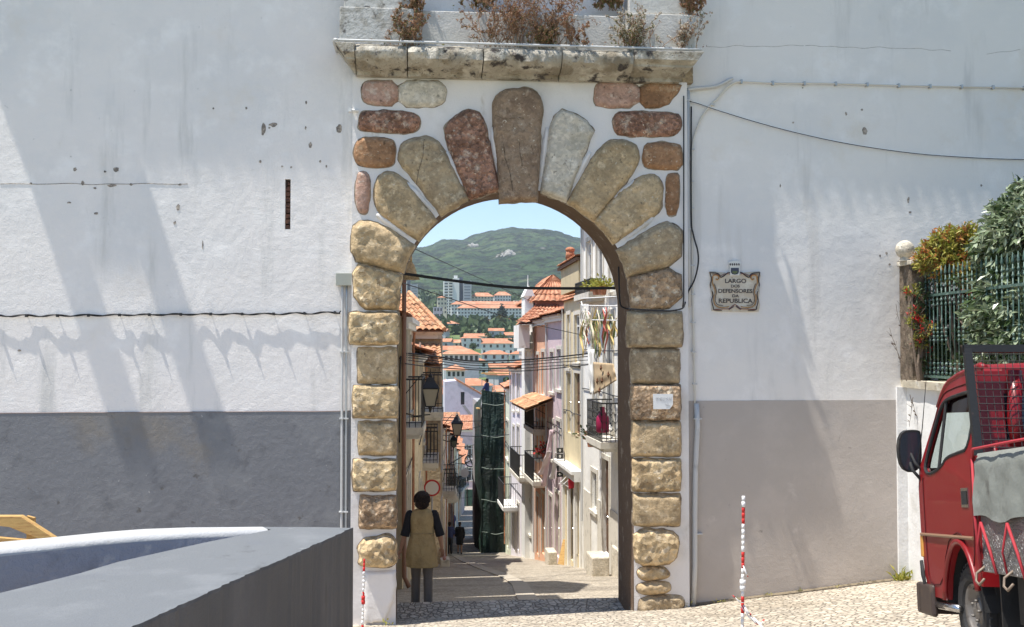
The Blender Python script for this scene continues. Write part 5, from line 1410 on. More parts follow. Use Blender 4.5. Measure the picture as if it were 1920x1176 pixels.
# ------------------------------------------------------------------ street houses
class Fr:
    def __init__(s, A, B, n):
        s.A = V(A[0], A[1], 0); s.B = V(B[0], B[1], 0); s.L = (s.B - s.A).length; s.t = (s.B - s.A) / s.L; s.n = V(n[0], n[1], 0).normalized(); s.n = (s.n - s.t * s.n.dot(s.t)).normalized()
    def P(s, u, z, o=0.0): return s.A + s.t * u + s.n * o + V(0, 0, z)
    def box(s, mb, u0, u1, z0, z1, o0, o1, mi=0):
        mb.add([s.P(u, z, o) for o in (o0, o1) for z in (z0, z1) for u in (u0, u1)], [(0, 2, 3, 1), (4, 5, 7, 6), (0, 1, 5, 4), (2, 6, 7, 3), (0, 4, 6, 2), (1, 3, 7, 5)], mi)
    def px(s, px0, py0, px1, py1):
        a = onplane(px0, (py0 + py1) / 2, s.A, s.B)[0]; b = onplane(px1, (py0 + py1) / 2, s.A, s.B)[0]
        m = (px0 + px1) / 2
        z1 = onplane(m, py0, s.A, s.B)[1]; z0 = onplane(m, py1, s.A, s.B)[1]
        return (max(.05, min(a, b)), min(s.L - .05, max(a, b)), z0, z1)
MT['door'] = mat('brown_street_door', (.13, .07, .04), .5, [((.08, .045, .03), 4, .5, .7)], [('n', 20, .005)])
MT['gdoor'] = mat('green_street_door', (.04, .09, .06), .5); MT['shut'] = mat('cream_roller_shutter', (.50, .46, .36), .6)
MT['surr'] = mat('limestone_surround', (.62, .58, .50), .85, [((.4, .37, .31), 4, .5, .7)], [('n', 20, .006)])
MT['sill'] = MT['surr']
MT['bwhite'] = mat('whitewashed_band', (.80, .79, .75), .85, [((.5, .48, .44), 3, .55, .75)])
def window(h, F_, kind, u0, u1, v0, v1, wood='whitew', surround=True, rev=.14):
    m_ = MB(); fw = .07
    if kind == 'd':
        F_.box(m_, u0, u1, v0, v1, -rev + .01, -rev + .05)
        for q in (0, 1):
            for k in range(3):
                ua = lerp(u0, u1, .08 + .46 * q); ub = lerp(u0, u1, .46 + .46 * q); za = lerp(v0, v1, .06 + .31 * k); F_.box(m_, ua, ub, za, za + (v1 - v0) * .24, -rev + .05, -rev + .07)
        w = m_.build('door', MT[wood if wood != 'whitew' else 'door'], h)
        k = MB(); k.ell(F_.P(lerp(u0, u1, .56), v0 + 1.0, -rev + .09), .03, .03, .03, 8, 6); k.build('knob', CH, w)
    else:
        for a, b, c, d in ((u0, u0 + fw, v0, v1), (u1 - fw, u1, v0, v1), (u0 + fw, u1 - fw, v0, v0 + fw), (u0 + fw, u1 - fw, v1 - fw, v1), ((u0 + u1) / 2 - .03, (u0 + u1) / 2 + .03, v0 + fw, v1 - fw)):
            F_.box(m_, a, b, c, d, -rev + .02, -rev + .08)
        zt_ = v1 - min(.5, (v1 - v0) * .25); F_.box(m_, u0 + fw, u1 - fw, zt_, zt_ + .05, -rev + .02, -rev + .075)
        w = m_.build('window', MT[wood], h)
        p = MB()
        if kind == 's':
            k = v0 + fw; 
            while k < v1 - fw: p.add([F_.P(u0 + fw, k, -rev + .03), F_.P(u1 - fw, k, -rev + .03), F_.P(u1 - fw, k + .07, -rev + .06), F_.P(u0 + fw, k + .07, -rev + .06)], [(0, 1, 2, 3)]); k += .075
            p.build('louvres', MT['shut'], w)
        else:
            F_.box(p, u0 + fw, u1 - fw, v0 + fw, v1 - fw, -rev + .03, -rev + .035); p.build('pane', MT['glass'], w)
    if surround:
        q = MB(); b = .13
        for a, e, c, d in ((u0 - b, u0, v0, v1 + b), (u1, u1 + b, v0, v1 + b), (u0, u1, v1, v1 + b)): F_.box(q, a, e, c, d, 0, .03)
        if kind != 'd': F_.box(q, u0 - b - .03, u1 + b + .03, v0 - .1, v0, 0, .08)
        q.build('surround', MT['surr'], w)
    return w
def balcony(h, F_, u0, u1, z, out=.6, hgt=.95, slabm='surr', fancy=False, rails=None):
    m_ = MB(); F_.box(m_, u0, u1, z - .16, z, 0.0, out)
    F_.box(m_, u0 + .05, u1 - .05, z - .24, z - .16, 0, out - .08)
    b = m_.build('balcony', MT[slabm], h)
    r_ = MB(); o = out - .04
    cs = [F_.P(u0 + .03, 0, 0), F_.P(u0 + .03, 0, o), F_.P(u1 - .03, 0, o), F_.P(u1 - .03, 0, 0)]
    for zz, rr_ in ((z + hgt, .02), (z + .10, .012)): r_.tube([c + V(0, 0, zz) for c in cs], rr_, 5)
    for a, c in zip(cs, cs[1:]):
        n = max(2, int((c - a).length / .11))
        for i in range(n + 1):
            p = a.lerp(c, i / n); r_.tube([p + V(0, 0, z), p + V(0, 0, z + hgt)], .009, 4)
            if fancy and i < n:
                q = a.lerp(c, (i + .5) / n)
                for zz in (.25, .45, .65): r_.tube([p + V(0, 0, z + zz), q + V(0, 0, z + zz + .08), a.lerp(c, (i + 1) / n) + V(0, 0, z + zz)], .008, 4)
    r_.build('railing', MT['iron'], b)
    return b
def house(label, A, B, n, D, zb, zt_, wall, ops, roof='tile', over=.3, slope=.35, base=None, cat='house', name='town_house', wood='whitew', cornice=True, group='houses along the street', sidem=None, eave_z=None):
    F_ = Fr(A, B, n)
    h = thing(name, label, cat, F_.P(F_.L / 2, zb), group)
    m_ = MB()
    facade(m_, A, B, n, zb - 1.5, zt_, [o[1:5] for o in ops])
    a, b = F_.P(0, 0), F_.P(F_.L, 0); c, d = F_.P(F_.L, 0, -D), F_.P(0, 0, -D); lo, hi = V(0, 0, zb - 1.5), V(0, 0, zt_)
    for p, q in ((b, c), (c, d), (d, a)): m_.add([p + lo, q + lo, q + hi, p + hi], [(0, 1, 2, 3)])
    m_.add([a + hi, b + hi, c + hi, d + hi], [(0, 1, 2, 3)])
    F_.box(m_, .02, F_.L - .02, zb - 1.5, zt_ - .02, -.22, -.2)
    m_.build('wall', MT[wall] if isinstance(wall, str) else wall, h)
    for o in ops: window(h, F_, o[0], *o[1:5], wood=o[5] if len(o) > 5 else wood, surround=not (len(o) > 6 and o[6] == 0))
    if roof == 'tile' and F_.L > 2.5 and group:
        m_ = MB(); u = F_.L - .12; m_.tube([F_.P(u, zt_ - .25, .08), F_.P(u, zt_ - .5, .06), F_.P(u, zb, .06)], .035, 6); m_.build('drainpipe', MT['pvc'] if rnd.random() < .5 else MT['tile'], h)
        for q_ in range(2):
            z = lerp(zb, zt_, rnd.uniform(.35, .8)); m_ = MB(); m_.tube([F_.P(F_.L * i / 8, z + .06 * noise.noise(V(i * 1.7, z, 0)), .03) for i in range(9)], .014, 4); m_.build('facade_cable', MT['black'], h)
    if base:
        m_ = MB(); segs = sorted([(o[1] - .13, o[2] + .13) for o in ops if o[3] < zb + base - .1]); u = 0
        for s0_, s1_ in segs + [(F_.L, F_.L)]:
            if s0_ > u: F_.box(m_, u, s0_, zb - 1.5, zb + base, 0, .03)
            u = max(u, s1_)
        m_.build('plinth', MT['surr'], h)
    if cornice:
        m_ = MB(); F_.box(m_, -.02, F_.L + .02, zt_ - .22, zt_ - .1, 0, .12); F_.box(m_, -.04, F_.L + .04, zt_ - .1, zt_ + .01, 0, .2); m_.build('cornice', MT['bwhite'], h)
    if roof == 'tile':
        m_ = MB(); k = D / 2 * slope
        e0, e1 = F_.P(-.15, zt_ + .02, over), F_.P(F_.L + .15, zt_ + .02, over); r0, r1 = F_.P(-.15, zt_ + .02 + k + over * slope, -D / 2), F_.P(F_.L + .15, zt_ + .02 + k + over * slope, -D / 2); f0, f1 = F_.P(-.15, zt_ + .02, -D - over), F_.P(F_.L + .15, zt_ + .02, -D - over)
        tiled(m_, e0, e1, r0, r1); tiled(m_, f1, f0, r1, r0); m_.add([F_.P(0, zt_), F_.P(0, zt_, -D), F_.P(0, zt_ + k, -D / 2)], [(0, 1, 2)]); m_.add([F_.P(F_.L, zt_), F_.P(F_.L, zt_, -D), F_.P(F_.L, zt_ + k, -D / 2)], [(0, 1, 2)])
        m_.build('roof', MT['tile'], h, fix=False)
    return h, F_
def gz(Y): return zs(Y)
W1 = plaster('sunny_white_facade', (.82, .80, .75), .75); W2 = plaster('cream_facade', (.66, .57, .40), .5); W3 = plaster('mauve_facade', (.62, .49, .51), .7); W4 = plaster('lavender_white_facade', (.76, .72, .76), .75); W5 = plaster('salmon_facade', (.74, .42, .27))
W6 = plaster('pale_green_facade', (.66, .70, .55)); W7 = plaster('ochre_facade', (.50, .43, .30)); W8 = plaster('stained_beige_facade', (.50, .42, .30), .5); W9 = plaster('pink_facade', (.55, .32, .31)); W10 = plaster('grey_render_facade', (.33, .32, .32)); WB_ = plaster('peeling_yellow_facade', (.68, .58, .38), .5)
xr = lambda px, d: (XD(px, d), d - 14)
# right side, nearest first
A1 = (5.38, 5.5); B1 = xr(1093, 32.3)
F_ = Fr(A1, B1, (-1, 0))
zz = F_.px(1093, 470, 1100, 1063)
ops = [('g', *F_.px(1101, 452, 1110, 548)), ('g', *F_.px(1119, 440, 1131, 548)), ('g', *F_.px(1143, 425, 1158, 548)),
       ('g', *F_.px(1113, 600, 1122, 800)), ('g', *F_.px(1133, 590, 1150, 804)),
       ('s', *F_.px(1110, 886, 1120, 958)), ('d', *F_.px(1131, 862, 1143, 1040))]
h, F_ = house('white three-storey corner house with tall windows and iron balconies, nearest on the sunny side', A1, B1, (-1, 0), 6, gz(10), onplane(1093, 392, A1, B1)[1], W1, ops, over=.45, base=1.0)
R1h, R1F = h, F_
m_ = MB(); F_.box(m_, .1, F_.L - .05, onplane(1093, 425, A1, B1)[1], onplane(1093, 418, A1, B1)[1], 0, .07); m_.build('string_course', MT['surr'], h)
a, b, _, z = F_.px(1104, 551, 1134, 556); balcony(h, F_, a, b, z, .45, .35)
a, b, z0_, z = F_.px(1112, 805, 1152, 810); ub = onplane(1098, 790, (A1[0] - .7, A1[1]), (B1[0] - .7, B1[1]))[0]; balcony(h, F_, max(.5, ub - 2.1), ub, z0_, .7, .95, fancy=True)
m_ = MB(); F_.box(m_, F_.L - .22, F_.L - .02, gz(18) - 1, onplane(1093, 430, A1, B1)[1], 0, .035); m_.build('corner_pilaster', MT['bwhite'], h)

A2 = B1; B2 = xr(1057, 36.2); F_ = Fr(A2, B2, (-1, 0))
ops = [('g', *F_.px(1064, 590, 1070, 690), 'whitew'), ('g', *F_.px(1078, 590, 1088, 680)), ('d', *F_.px(1064, 700, 1072, 812), 'shut'), ('d', *F_.px(1078, 700, 1089, 815), 'door'),
       ('d', *F_.px(1068, 912, 1076, 1050), 'door'), ('d', *F_.px(1084, 918, 1093, 1045), 'shut')]
h, F_ = house('narrow peeling yellow house with a white shopfront on the sunny side', A2, B2, (-1, 0), 6, gz(20), onplane(1075, 560, A2, B2)[1], WB_, ops, over=.15, cornice=False)
m_ = MB(); a, b, z0_, z1_ = F_.px(1058, 870, 1104, 905); 
F_.box(m_, .02, F_.L - .02, z1_ - .42, z1_ - .2, 0, .28); F_.box(m_, .02, F_.L - .02, z1_ - .2, z1_ - .1, 0, .36)
for u in (0.05, F_.L * .28, F_.L * .62, F_.L - .25): F_.box(m_, u, u + .2, gz(20) - 1, z1_ - .42, 0, .09)
m_.build('shopfront', MT['bwhite'], h)
# weathered attic box under a brown eave above it
A2b = (A2[0] - .12, A2[1] + .05); B2b = xr(1052, 36.6); F2 = Fr(A2b, B2b, (-1, 0))
h2 = thing('attic_storey', 'weather-stained attic storey with a rough brown eave above the yellow house', 'attic', F2.P(.5, 5.6))
za = onplane(1052, 507, A2b, B2b)[1]; zb_ = onplane(1052, 540, A2b, B2b)[1]
m_ = MB(); F2.box(m_, 0, F2.L, zb_ - .25, za, -3, 0); m_.build('stained_wall', plaster('black_streaked_wall', (.52, .44, .28), .25), h2)
m_ = MB(); F2.box(m_, -.1, F2.L + .25, za, za + .10, -3, .10); m_.build('eave_board', mat('old_brown_wood', (.10, .06, .04), .8), h2)
m_ = MB(); tiled(m_, F2.P(-.1, za + .1, .12), F2.P(F2.L + .15, za + .1, .12), F2.P(-.1, za + .6, -2.5), F2.P(F2.L + .15, za + .6, -2.5)); m_.build('roof', MT['tile'], h2)
m_ = MB(); c = F2.P(F2.L * .45, za + .2, .0); m_.tube([c, c + V(0, 0, .28)], [.16, .13], 10); m_.ell(c + V(0, 0, .30), .16, .16, .1, 10, 6); m_.build('chimney_pot', MT['tile'], h2, smooth=True)

A3 = B2; B3 = xr(1026, 40); F_ = Fr(A3, B3, (-1, 0))
ops = [('g', *F_.px(1032, 660, 1039, 735)), ('g', *F_.px(1045, 655, 1053, 730)), ('d', *F_.px(1030, 930, 1036, 1040), 'door'), ('d', *F_.px(1042, 925, 1050, 1045), 'shut'), ('g', *F_.px(1032, 790, 1038, 860)), ('g', *F_.px(1044, 790, 1052, 862))]
house('mauve house with closed shutters beside the yellow one', A3, B3, (-1, 0), 5.5, gz(24), onplane(1040, 592, A3, B3)[1], W3, ops, over=.3, cornice=True)
A4 = B3; B4 = xr(1002, 43.8); F_ = Fr(A4, B4, (-1, 0))
ops = [('g', *F_.px(1006, 665, 1011, 740)), ('g', *F_.px(1016, 660, 1022, 740)), ('d', *F_.px(1006, 930, 1011, 1040), 'door'), ('d', *F_.px(1016, 925, 1022, 1040), 'gdoor'), ('g', *F_.px(1006, 790, 1011, 860)), ('g', *F_.px(1016, 790, 1022, 860))]
h, F_ = house('salmon orange house with a small tiled canopy halfway up', A4, B4, (-1, 0), 5.5, gz(28), onplane(1015, 600, A4, B4)[1], W5, ops, over=.3)
zc2 = onplane(1015, 748, A4, B4)[1]
m_ = MB(); tiled(m_, F_.P(-1.5, zc2 - .25, 1.0), F_.P(F_.L, zc2 - .25, 1.0), F_.P(-1.5, zc2 + .15, 0), F_.P(F_.L, zc2 + .15, 0)); m_.build('canopy', MT['tilel'], h)
for k, (px, py) in enumerate(((1007, 790), (1018, 870))): balcony(h, F_, .4, F_.L - .4, onplane(1014, 800 if k == 0 else 895, A4, B4)[1], .5, .9)
A5 = B4; B5 = xr(978, 48.5); F_ = Fr(A5, B5, (-1, 0))
cols_ = ((982, 986), (991, 996))
ops = [('g', *F_.px(a, 690, b, 760)) for a, b in cols_] + [('g', *F_.px(a, 800, b, 880)) for a, b in cols_] + [('d', *F_.px(982, 945, 986, 1035), 'door'), ('g', *F_.px(991, 940, 996, 1000))]
h, F_ = house('white house with a dentilled parapet and two storeys of windows over the sunny kerb', A5, B5, (-1, 0), 5.5, gz(32), onplane(990, 655, A5, B5)[1], W1, ops, roof=None)
zt_ = onplane(990, 655, A5, B5)[1]; m_ = MB(); F_.box(m_, 0, F_.L, zt_, zt_ + .6, -.2, .0)
for k in range(12): F_.box(m_, k * F_.L / 12 + .05, k * F_.L / 12 + .22, zt_ - .42, zt_ - .22, 0, .14)
F_.box(m_, -.05, F_.L + .05, zt_ + .6, zt_ + .72, -.25, .1); m_.build('dentil_parapet', MT['bwhite'], h)
balcony(h, F_, .5, F_.L - .3, onplane(988, 885, A5, B5)[1], .6, .95)
A6 = B5; B6 = xr(958, 53); F_ = Fr(A6, B6, (-1, 0))
cols_ = ((962, 965), (970, 974))
ops = [('g', *F_.px(a, 700, b, 770), 'whitew') for a, b in cols_] + [('g', *F_.px(a, 800, b, 880)) for a, b in cols_] + [('d', *F_.px(962, 945, 966, 1032), 'gdoor'), ('d', *F_.px(970, 945, 974, 1032), 'door')]
h, F_ = house('lavender white house on the sunny side with a cantilevered balcony', A6, B6, (-1, 0), 5.5, gz(37), onplane(968, 690, A6, B6)[1], W4, ops)
balcony(h, F_, 1.5, F_.L - .2, onplane(962, 940, A6, B6)[1], .7, 1.1, 'bwhite')
A7 = B6; B7 = xr(948, 58); F_ = Fr(A7, B7, (-1, 0))
h, F_ = house('slim pale green house before the netted scaffold', A7, B7, (-1, 0), 5.5, gz(41), onplane(952, 725, A7, B7)[1], W6, [('g', *F_.px(950, 790, 954, 860)), ('d', *F_.px(950, 950, 954, 1030), 'door')])
# pink block with hipped roof and white pinnacle, set back
def hip(mb, x0, x1, y0, y1, z, hgt, o=.3):
    x0 -= o; x1 += o; y0 -= o; y1 += o; c = min(x1 - x0, y1 - y0) / 2
    if x1 - x0 > y1 - y0: r0, r1 = (x0 + c, (y0 + y1) / 2, z + hgt), (x1 - c, (y0 + y1) / 2, z + hgt)
    else: r0, r1 = ((x0 + x1) / 2, y0 + c, z + hgt), ((x0 + x1) / 2, y1 - c, z + hgt)
    tiled(mb, (x0, y0, z), (x1, y0, z), r0 , r1 if x1 - x0 > y1 - y0 else r0)
    tiled(mb, (x1, y1, z), (x0, y1, z), r1, r0 if x1 - x0 > y1 - y0 else r1)
    tiled(mb, (x0, y1, z), (x0, y0, z), r0 if x1 - x0 > y1 - y0 else r1, r0)
    tiled(mb, (x1, y0, z), (x1, y1, z), r1 if x1 - x0 > y1 - y0 else r0, r1)
Yp = 31.5
x0 = W(1003, 580, Yp).x; x1 = W(1080, 580, Yp).x
h = thing('town_house', 'tall pink house with a red hipped roof behind the sunny row', 'house', (x0, Yp, gz(Yp)), 'houses along the street')
zt_ = W(1000, 566, Yp).z
m_ = MB(); m_.box(x0, x1, Yp, Yp + 5, gz(Yp) - 1, zt_); m_.build('wall', W9, h)
m_ = MB(); hip(m_, x0, x1, Yp, Yp + 5, zt_, 1.2); m_.build('roof', MT['tile'], h)
m_ = MB(); m_.box(x0 - .45, x0 - .08, Yp - .1, Yp + 1.2, gz(Yp), W(990, 556, Yp).z); p = W(991, 556, Yp)
m_.prism([(x0 - .50, Yp - .15, p.z), (x0 - .02, Yp - .15, p.z), (x0 - .15, Yp - .15, p.z + .35), (x0 - .28, Yp - .15, p.z + .45)], (0, 1.4, 0)); m_.tube([(x0 - .26, Yp + .4, p.z + .3), (x0 - .26, Yp + .4, p.z + .95)], [.04, .012], 6); m_.build('white_gable_pinnacle', MT['bwhite'], h)
m_ = MB(); a = W(962, 603, Yp - 1.5); b = W(1058, 566, Yp - 1.5); tiled(m_, (a.x, Yp - 2.6, a.z - .1), (b.x, Yp - 2.6, a.z - .1), (a.x + 1.2, Yp + .1, a.z + .75), (b.x, Yp + .1, a.z + .75)); m_.build('lower_roof', MT['tile'], h)
m_ = MB(); m_.box(W(972, 600, Yp - 2).x, W(992, 600, Yp - 2).x, Yp - 2.2, Yp, a.z - 1.1, a.z - .15); m_.build('white_chimney_stack', MT['bwhite'], h)

# scaffold wrapped in dark green netting
NET = mat('dark_green_scaffold_net', (.008, .026, .018), .6, [((.02, .06, .04), 1.2, .55, .72, (1, 1, .3)), ((.006, .015, .011), .8, .5, .65, (1, 1, .4))], [('n', 1.5, .12), ('n', 6, .04)], spec=.5)
Yn = 46.0; xa, xb = W(903, 900, Yn).x, W(956, 900, Yn).x; ztn = W(930, 742, Yn).z
sf = thing('scaffold', 'house front wrapped in dark green scaffold netting on the right of the street', 'scaffold', (xa, Yn, gz(Yn)))
m_ = MB(); nx, nz = 40, 50
def netp(u, v, side):
    z = lerp(gz(Yn) - .1, ztn, v) + (.35 * (1 - u) if v == 1 else 0) * (side == 0)
    w = .10 * noise.noise(V(u * 5, v * 2.2, side * 7)) + .05 * noise.noise(V(u * 14, v * 6, side)) + .10 * noise.noise(V(u * 2.3, v * 5, 9 + side)) - .05 * abs(math.sin(u * math.pi * 2)) * abs(math.sin(v * math.pi * 5))
    return V(lerp(xa, xb, u), Yn + w, z) if side == 0 else V(xa + w, Yn + u * 7, z - u * .9)
for side in (0, 1):
    vs = [netp(i / nx, j / nz, side) for i in range(nx + 1) for j in range(nz + 1)]
    m_.add(vs, [(i * (nz + 1) + j, i * (nz + 1) + j + 1, (i + 1) * (nz + 1) + j + 1, (i + 1) * (nz + 1) + j) for i in range(nx) for j in range(nz)])
m_.build('netting', NET, sf, smooth=True)
for k_ in range(5):
    m_ = MB(); z = lerp(gz(Yn) + 1.2, ztn - .4, k_ / 4); m_.tube([(lerp(xa - .02, xb, u), Yn - .14 + .03 * math.sin(u * 9 + k_), z - .12 * math.sin(u * 3.14) + .05 * noise.noise(V(u * 3, k_, 0))) for u in fr(0, 1, 12)], .018, 4); m_.build('tie_rope', mat('pale_tie_rope', (.22, .26, .22), .8) if k_ == 0 else bpy.data.materials['pale_tie_rope'], sf)
PIP = MT['steelpipe']
for x in fr(xa + .1, xb - .1, 2):
    for y in (Yn + .3, Yn + 1.3): m_ = MB(); m_.tube([(x, y, gz(Yn) - .5), (x, y, ztn + (.9 if y > Yn + 1 else .3))], .025, 6); m_.build('standard', PIP, sf)
for k in range(5): z = gz(Yn) + 2 + k * 2; m_ = MB(); m_.box(xa + .05, xb, Yn + .3, Yn + 1.3, z, z + .05); m_.build('deck', WD, sf)
m_ = MB(); m_.box(xb - .1, xb + 4, Yn + 1.4, Yn + 14, gz(Yn) - 3, ztn - .5); m_.box(xa + .3, xb + 4, Yn + 1.4, Yn + 14, gz(Yn) - 3, ztn - .8)
o = m_.build('town_house', W10, None, loc=(xb, Yn + 1.4, gz(Yn))); tag(o, 'grey rendered house hidden behind the green netted scaffold', 'house', 'houses along the street')

# left side --------------------------------------------------------------------
A = (-.14, 1.25); B = (-.10, 3.7)
h, F_ = house('low beige house just behind the gateway with a brown tiled eave, shady side', (-.40, 1.3), (-.40, 3.6), (1, 0), 4, gz(2.5), W(760, 517, 2.0).z, W8, [], over=.26, cornice=True)
p0 = W(758, 515, 7.9); m_ = MB(); m_.tube([(p0.x, 7.9, p0.z), (p0.x, 7.9, 2.0), (p0.x + .02, 7.9, gz(7.9) + .25), (p0.x + .12, 7.85, gz(7.9) + .05)], .045, 8)
o = m_.build('drainpipe', mat('terracotta_drainpipe', (.25, .135, .09), .6), None, smooth=True, loc=(p0.x, 7.9, gz(7.9))); tag(o, 'brown drainpipe running down the ochre house end beside the left jamb', 'pipe')
m_ = MB(); c = W(769, 468, 2.4); m_.tube([c + V(0, 0, .25), c, c - V(0, 0, .2)], [.03, .035, .03], 7); m_.tube([c - V(0, 0, .2), c - V(0, 0, .24), c - V(0, 0, .38), c - V(0, 0, .46)], [.04, .07, .11, .16], 10)
tag(m_.build('stone_bracket', MT['s_tan'], None, smooth=True, loc=c), 'bell-shaped stone bracket hanging under the eave at the left of the arch', 'bracket')

A = (-.16, 8.0); B = (.02, 12.3); F_ = Fr(A, B, (1, 0))
ops = [('g', *F_.px(764.5, 700, 768, 795)), ('d', *F_.px(765, 870, 768, 1040), 'door')]
ops = [('g', .7, 1.7, gz(9) + 3.6, gz(9) + 5.6), ('g', 2.8, 3.7, gz(9) + 3.6, gz(9) + 5.4), ('d', .7, 1.7, gz(9) - .1, gz(9) + 2.3), ('g', 2.8, 3.7, gz(11) + 1, gz(11) + 2.5)]
h, F_ = house('narrow ochre house on the shady left side with an iron balcony', A, B, (1, 0), 5, gz(10), W(765, 600, 10).z, W7, ops, over=.1)
balcony(h, F_, .3, 2.2, W(767, 800, 8.6).z, .42, 1.0)
hb = thing('town_house', 'tall set-back house above the shady side whose gable shades the paving', 'house', (-3, 7, gz(7)), 'houses along the street')
m_ = MB(); z0 = gz(7) - 2; zt_ = gz(7) + 10.5
m_.box(-5, -.38, 4.55, 9.3, z0, zt_); m_.build('wall', W8, hb)
m_ = MB(); m_.prism([(-.38, 4.55, zt_), (-.38, 9.3, zt_), (-.38, 7.3, zt_ + 1.7)], (-4.6, 0, 0)); m_.build('gable', W8, hb)
A = (.20, 13.3); B = (.52, 24.6); F_ = Fr(A, B, (1, 0))
ops = []
for k in range(4):
    u = .9 + k * 2.8; y = 13.3 + u
    ops += [('g', u, u + 1.0, gz(y) + 4.0, gz(y) + 6.0), ('d' if k % 2 else 'g', u, u + 1.0, gz(y) + (.9 if k % 2 == 0 else 0), gz(y) + 2.5, 'door' if k % 2 else 'whitew')]
h, F_ = house('long stained cream house on the shady side with two iron balconies', A, B, (1, 0), 5, gz(19), W(780, 662, 19).z, W2, ops, over=.35, slope=.3)
balcony(h, F_, 2.9, 5.6, W(775, 770, 17).z, .65, 1.05); balcony(h, F_, 6.6, 8.4, W(784, 862, 21).z, .5, 1.0); balcony(h, F_, 9.0, 10.8, gz(23) + 3.8, .5, 1.0)
# the stone-coloured house end that faces the arch
Ys = 25.6; x0 = W(797, 800, Ys).x; x1 = W(826, 800, Ys).x; zt_ = W(800, 628, Ys).z
h = thing('town_house', 'stone-coloured house showing its blank end wall to the arch, orange hipped roof', 'house', (x1, Ys, gz(Ys)), 'houses along the street')
ST = mat('patched_stone_render', (.42, .33, .21), .92, [((.25, .19, .125), 2, .48, .6), ((.42, .36, .27), 5, .55, .66), ((.12, .09, .07), 4, .60, .70)], [('n', 3, .04), ('n', 12, .02)])
F_ = Fr((x1, Ys), (x1 + .25, Ys + 6), (1, 0))
m_ = MB(); ops = [(1.0, 2.0, gz(27), gz(27) + 2.3), (3.6, 4.6, gz(29) + .9, gz(29) + 2.4), (1.0, 2.0, gz(27) + 3.6, gz(27) + 5.4), (3.6, 4.6, gz(29) + 3.9, gz(29) + 5.6)]
facade(m_, (x1, Ys), (x1 + .25, Ys + 6), (1, 0), gz(Ys) - 3, zt_, ops)
m_.add([(x0 - 4, Ys, gz(Ys) - 3), (x1, Ys, gz(Ys) - 3), (x1, Ys, zt_), (x0 - 4, Ys, zt_)], [(0, 1, 2, 3)]); m_.box(x0 - 4, x1 - .25, Ys + .05, Ys + 6, gz(Ys) - 3, zt_)
m_.build('wall', ST, h)
for k, o in enumerate(ops): window(h, F_, 'd' if k == 0 else 'g', *o)
m_ = MB(); p = W(830, 620, Ys - .4); q = W(762, 566, Ys + 2)
tiled(m_, (x0 - 4, Ys - .45, p.z), (x1 + .12, Ys - .45, p.z), (q.x - 2.5, Ys + 3, q.z + .35), (q.x + .1, Ys + 3, q.z + .35), .22, .045)
tiled(m_, (x1 + .12, Ys - .45, p.z), (x1 + .35, Ys + 6.4, p.z), (q.x + .1, Ys + 3, q.z + .35), (q.x + .1, Ys + 3.1, q.z + .35), .22, .045)
m_.tube([(x1 + .12, Ys - .45, p.z + .05), (q.x + .1, Ys + 3, q.z + .42)], .09, 7)
m_.build('roof', MT['tilel'], h, fix=False)
m_ = MB(); m_.box(x0 - 4, x1 + .08, Ys - .3, Ys, p.z - .12, p.z - .02); m_.box(x0 - 4, x1 + .04, Ys - .16, Ys, p.z - .3, p.z - .12); m_.build('eave_moulding', MT['surr'], h)
m_ = MB(); a = W(778, 690, Ys - 3); b = W(829, 672, Ys - 3)
tiled(m_, (a.x, Ys - 3.2, a.z + .1), (b.x, Ys - 3.2, a.z + .1), (a.x, Ys - .02, a.z + .8), (b.x, Ys - .02, a.z + .8), .22, .04); m_.build('lean_to_roof', MT['tilel'], h, fix=False)

# far part of the left row, bending right
LP = [(827, 46), (836, 53), (841, 60), (846, 68), (850, 77), (855, 87), (860, 99), (865, 112), (872, 128)]
wl = [W2, W4, W8, W9, W2, W1, W7, W3]
tops = [792, 800, 806, 812, 822, 832, 842, 856]
lbls = ['pale cream house', 'lavender white house', 'stained beige house', 'pink house', 'cream house', 'white house', 'ochre house', 'mauve house']
ordn = ['nearest', 'second', 'third', 'fourth', 'fifth', 'sixth', 'seventh', 'farthest']
for i in range(8):
    a = xr(*LP[i]); b = xr(*LP[i + 1]); b = (lerp(a[0], b[0], .87), lerp(a[1], b[1], .87))
    F_ = Fr(a, b, (1, -.1)); ym = (a[1] + b[1]) / 2; ztp = onplane((LP[i][0] + LP[i + 1][0]) / 2, tops[i], a, b)[1]
    ztp = max(ztp, gz(ym) + 5.5); n = 2 if F_.L < 9 else 3; ops = []
    for k in range(n):
        u = F_.L * (k + .5) / n - .5; g0 = gz(a[1] + u)
        ops.append(('d', u, u + 1.0, g0 - .2, g0 + 2.2, rnd.choice(['door', 'gdoor', 'shut'])))
        z = g0 + 3.2
        while z + 1.9 < ztp - .2: ops.append(('g', u, u + 1.0, z, z + 1.8)); z += 2.9
    h, F_ = house(lbls[i] + ', ' + ordn[i] + ' of the shady row that curves away beyond the stone end wall', a, b, (1, -.1), 5.5, gz(ym) - .5, ztp, wl[i], ops, over=.4)
    for k in range(n):
        u = F_.L * (k + .5) / n
        if rnd.random() < .8: balcony(h, F_, u - .9, u + .9, gz(a[1] + u) + 3.1, .6, .95)
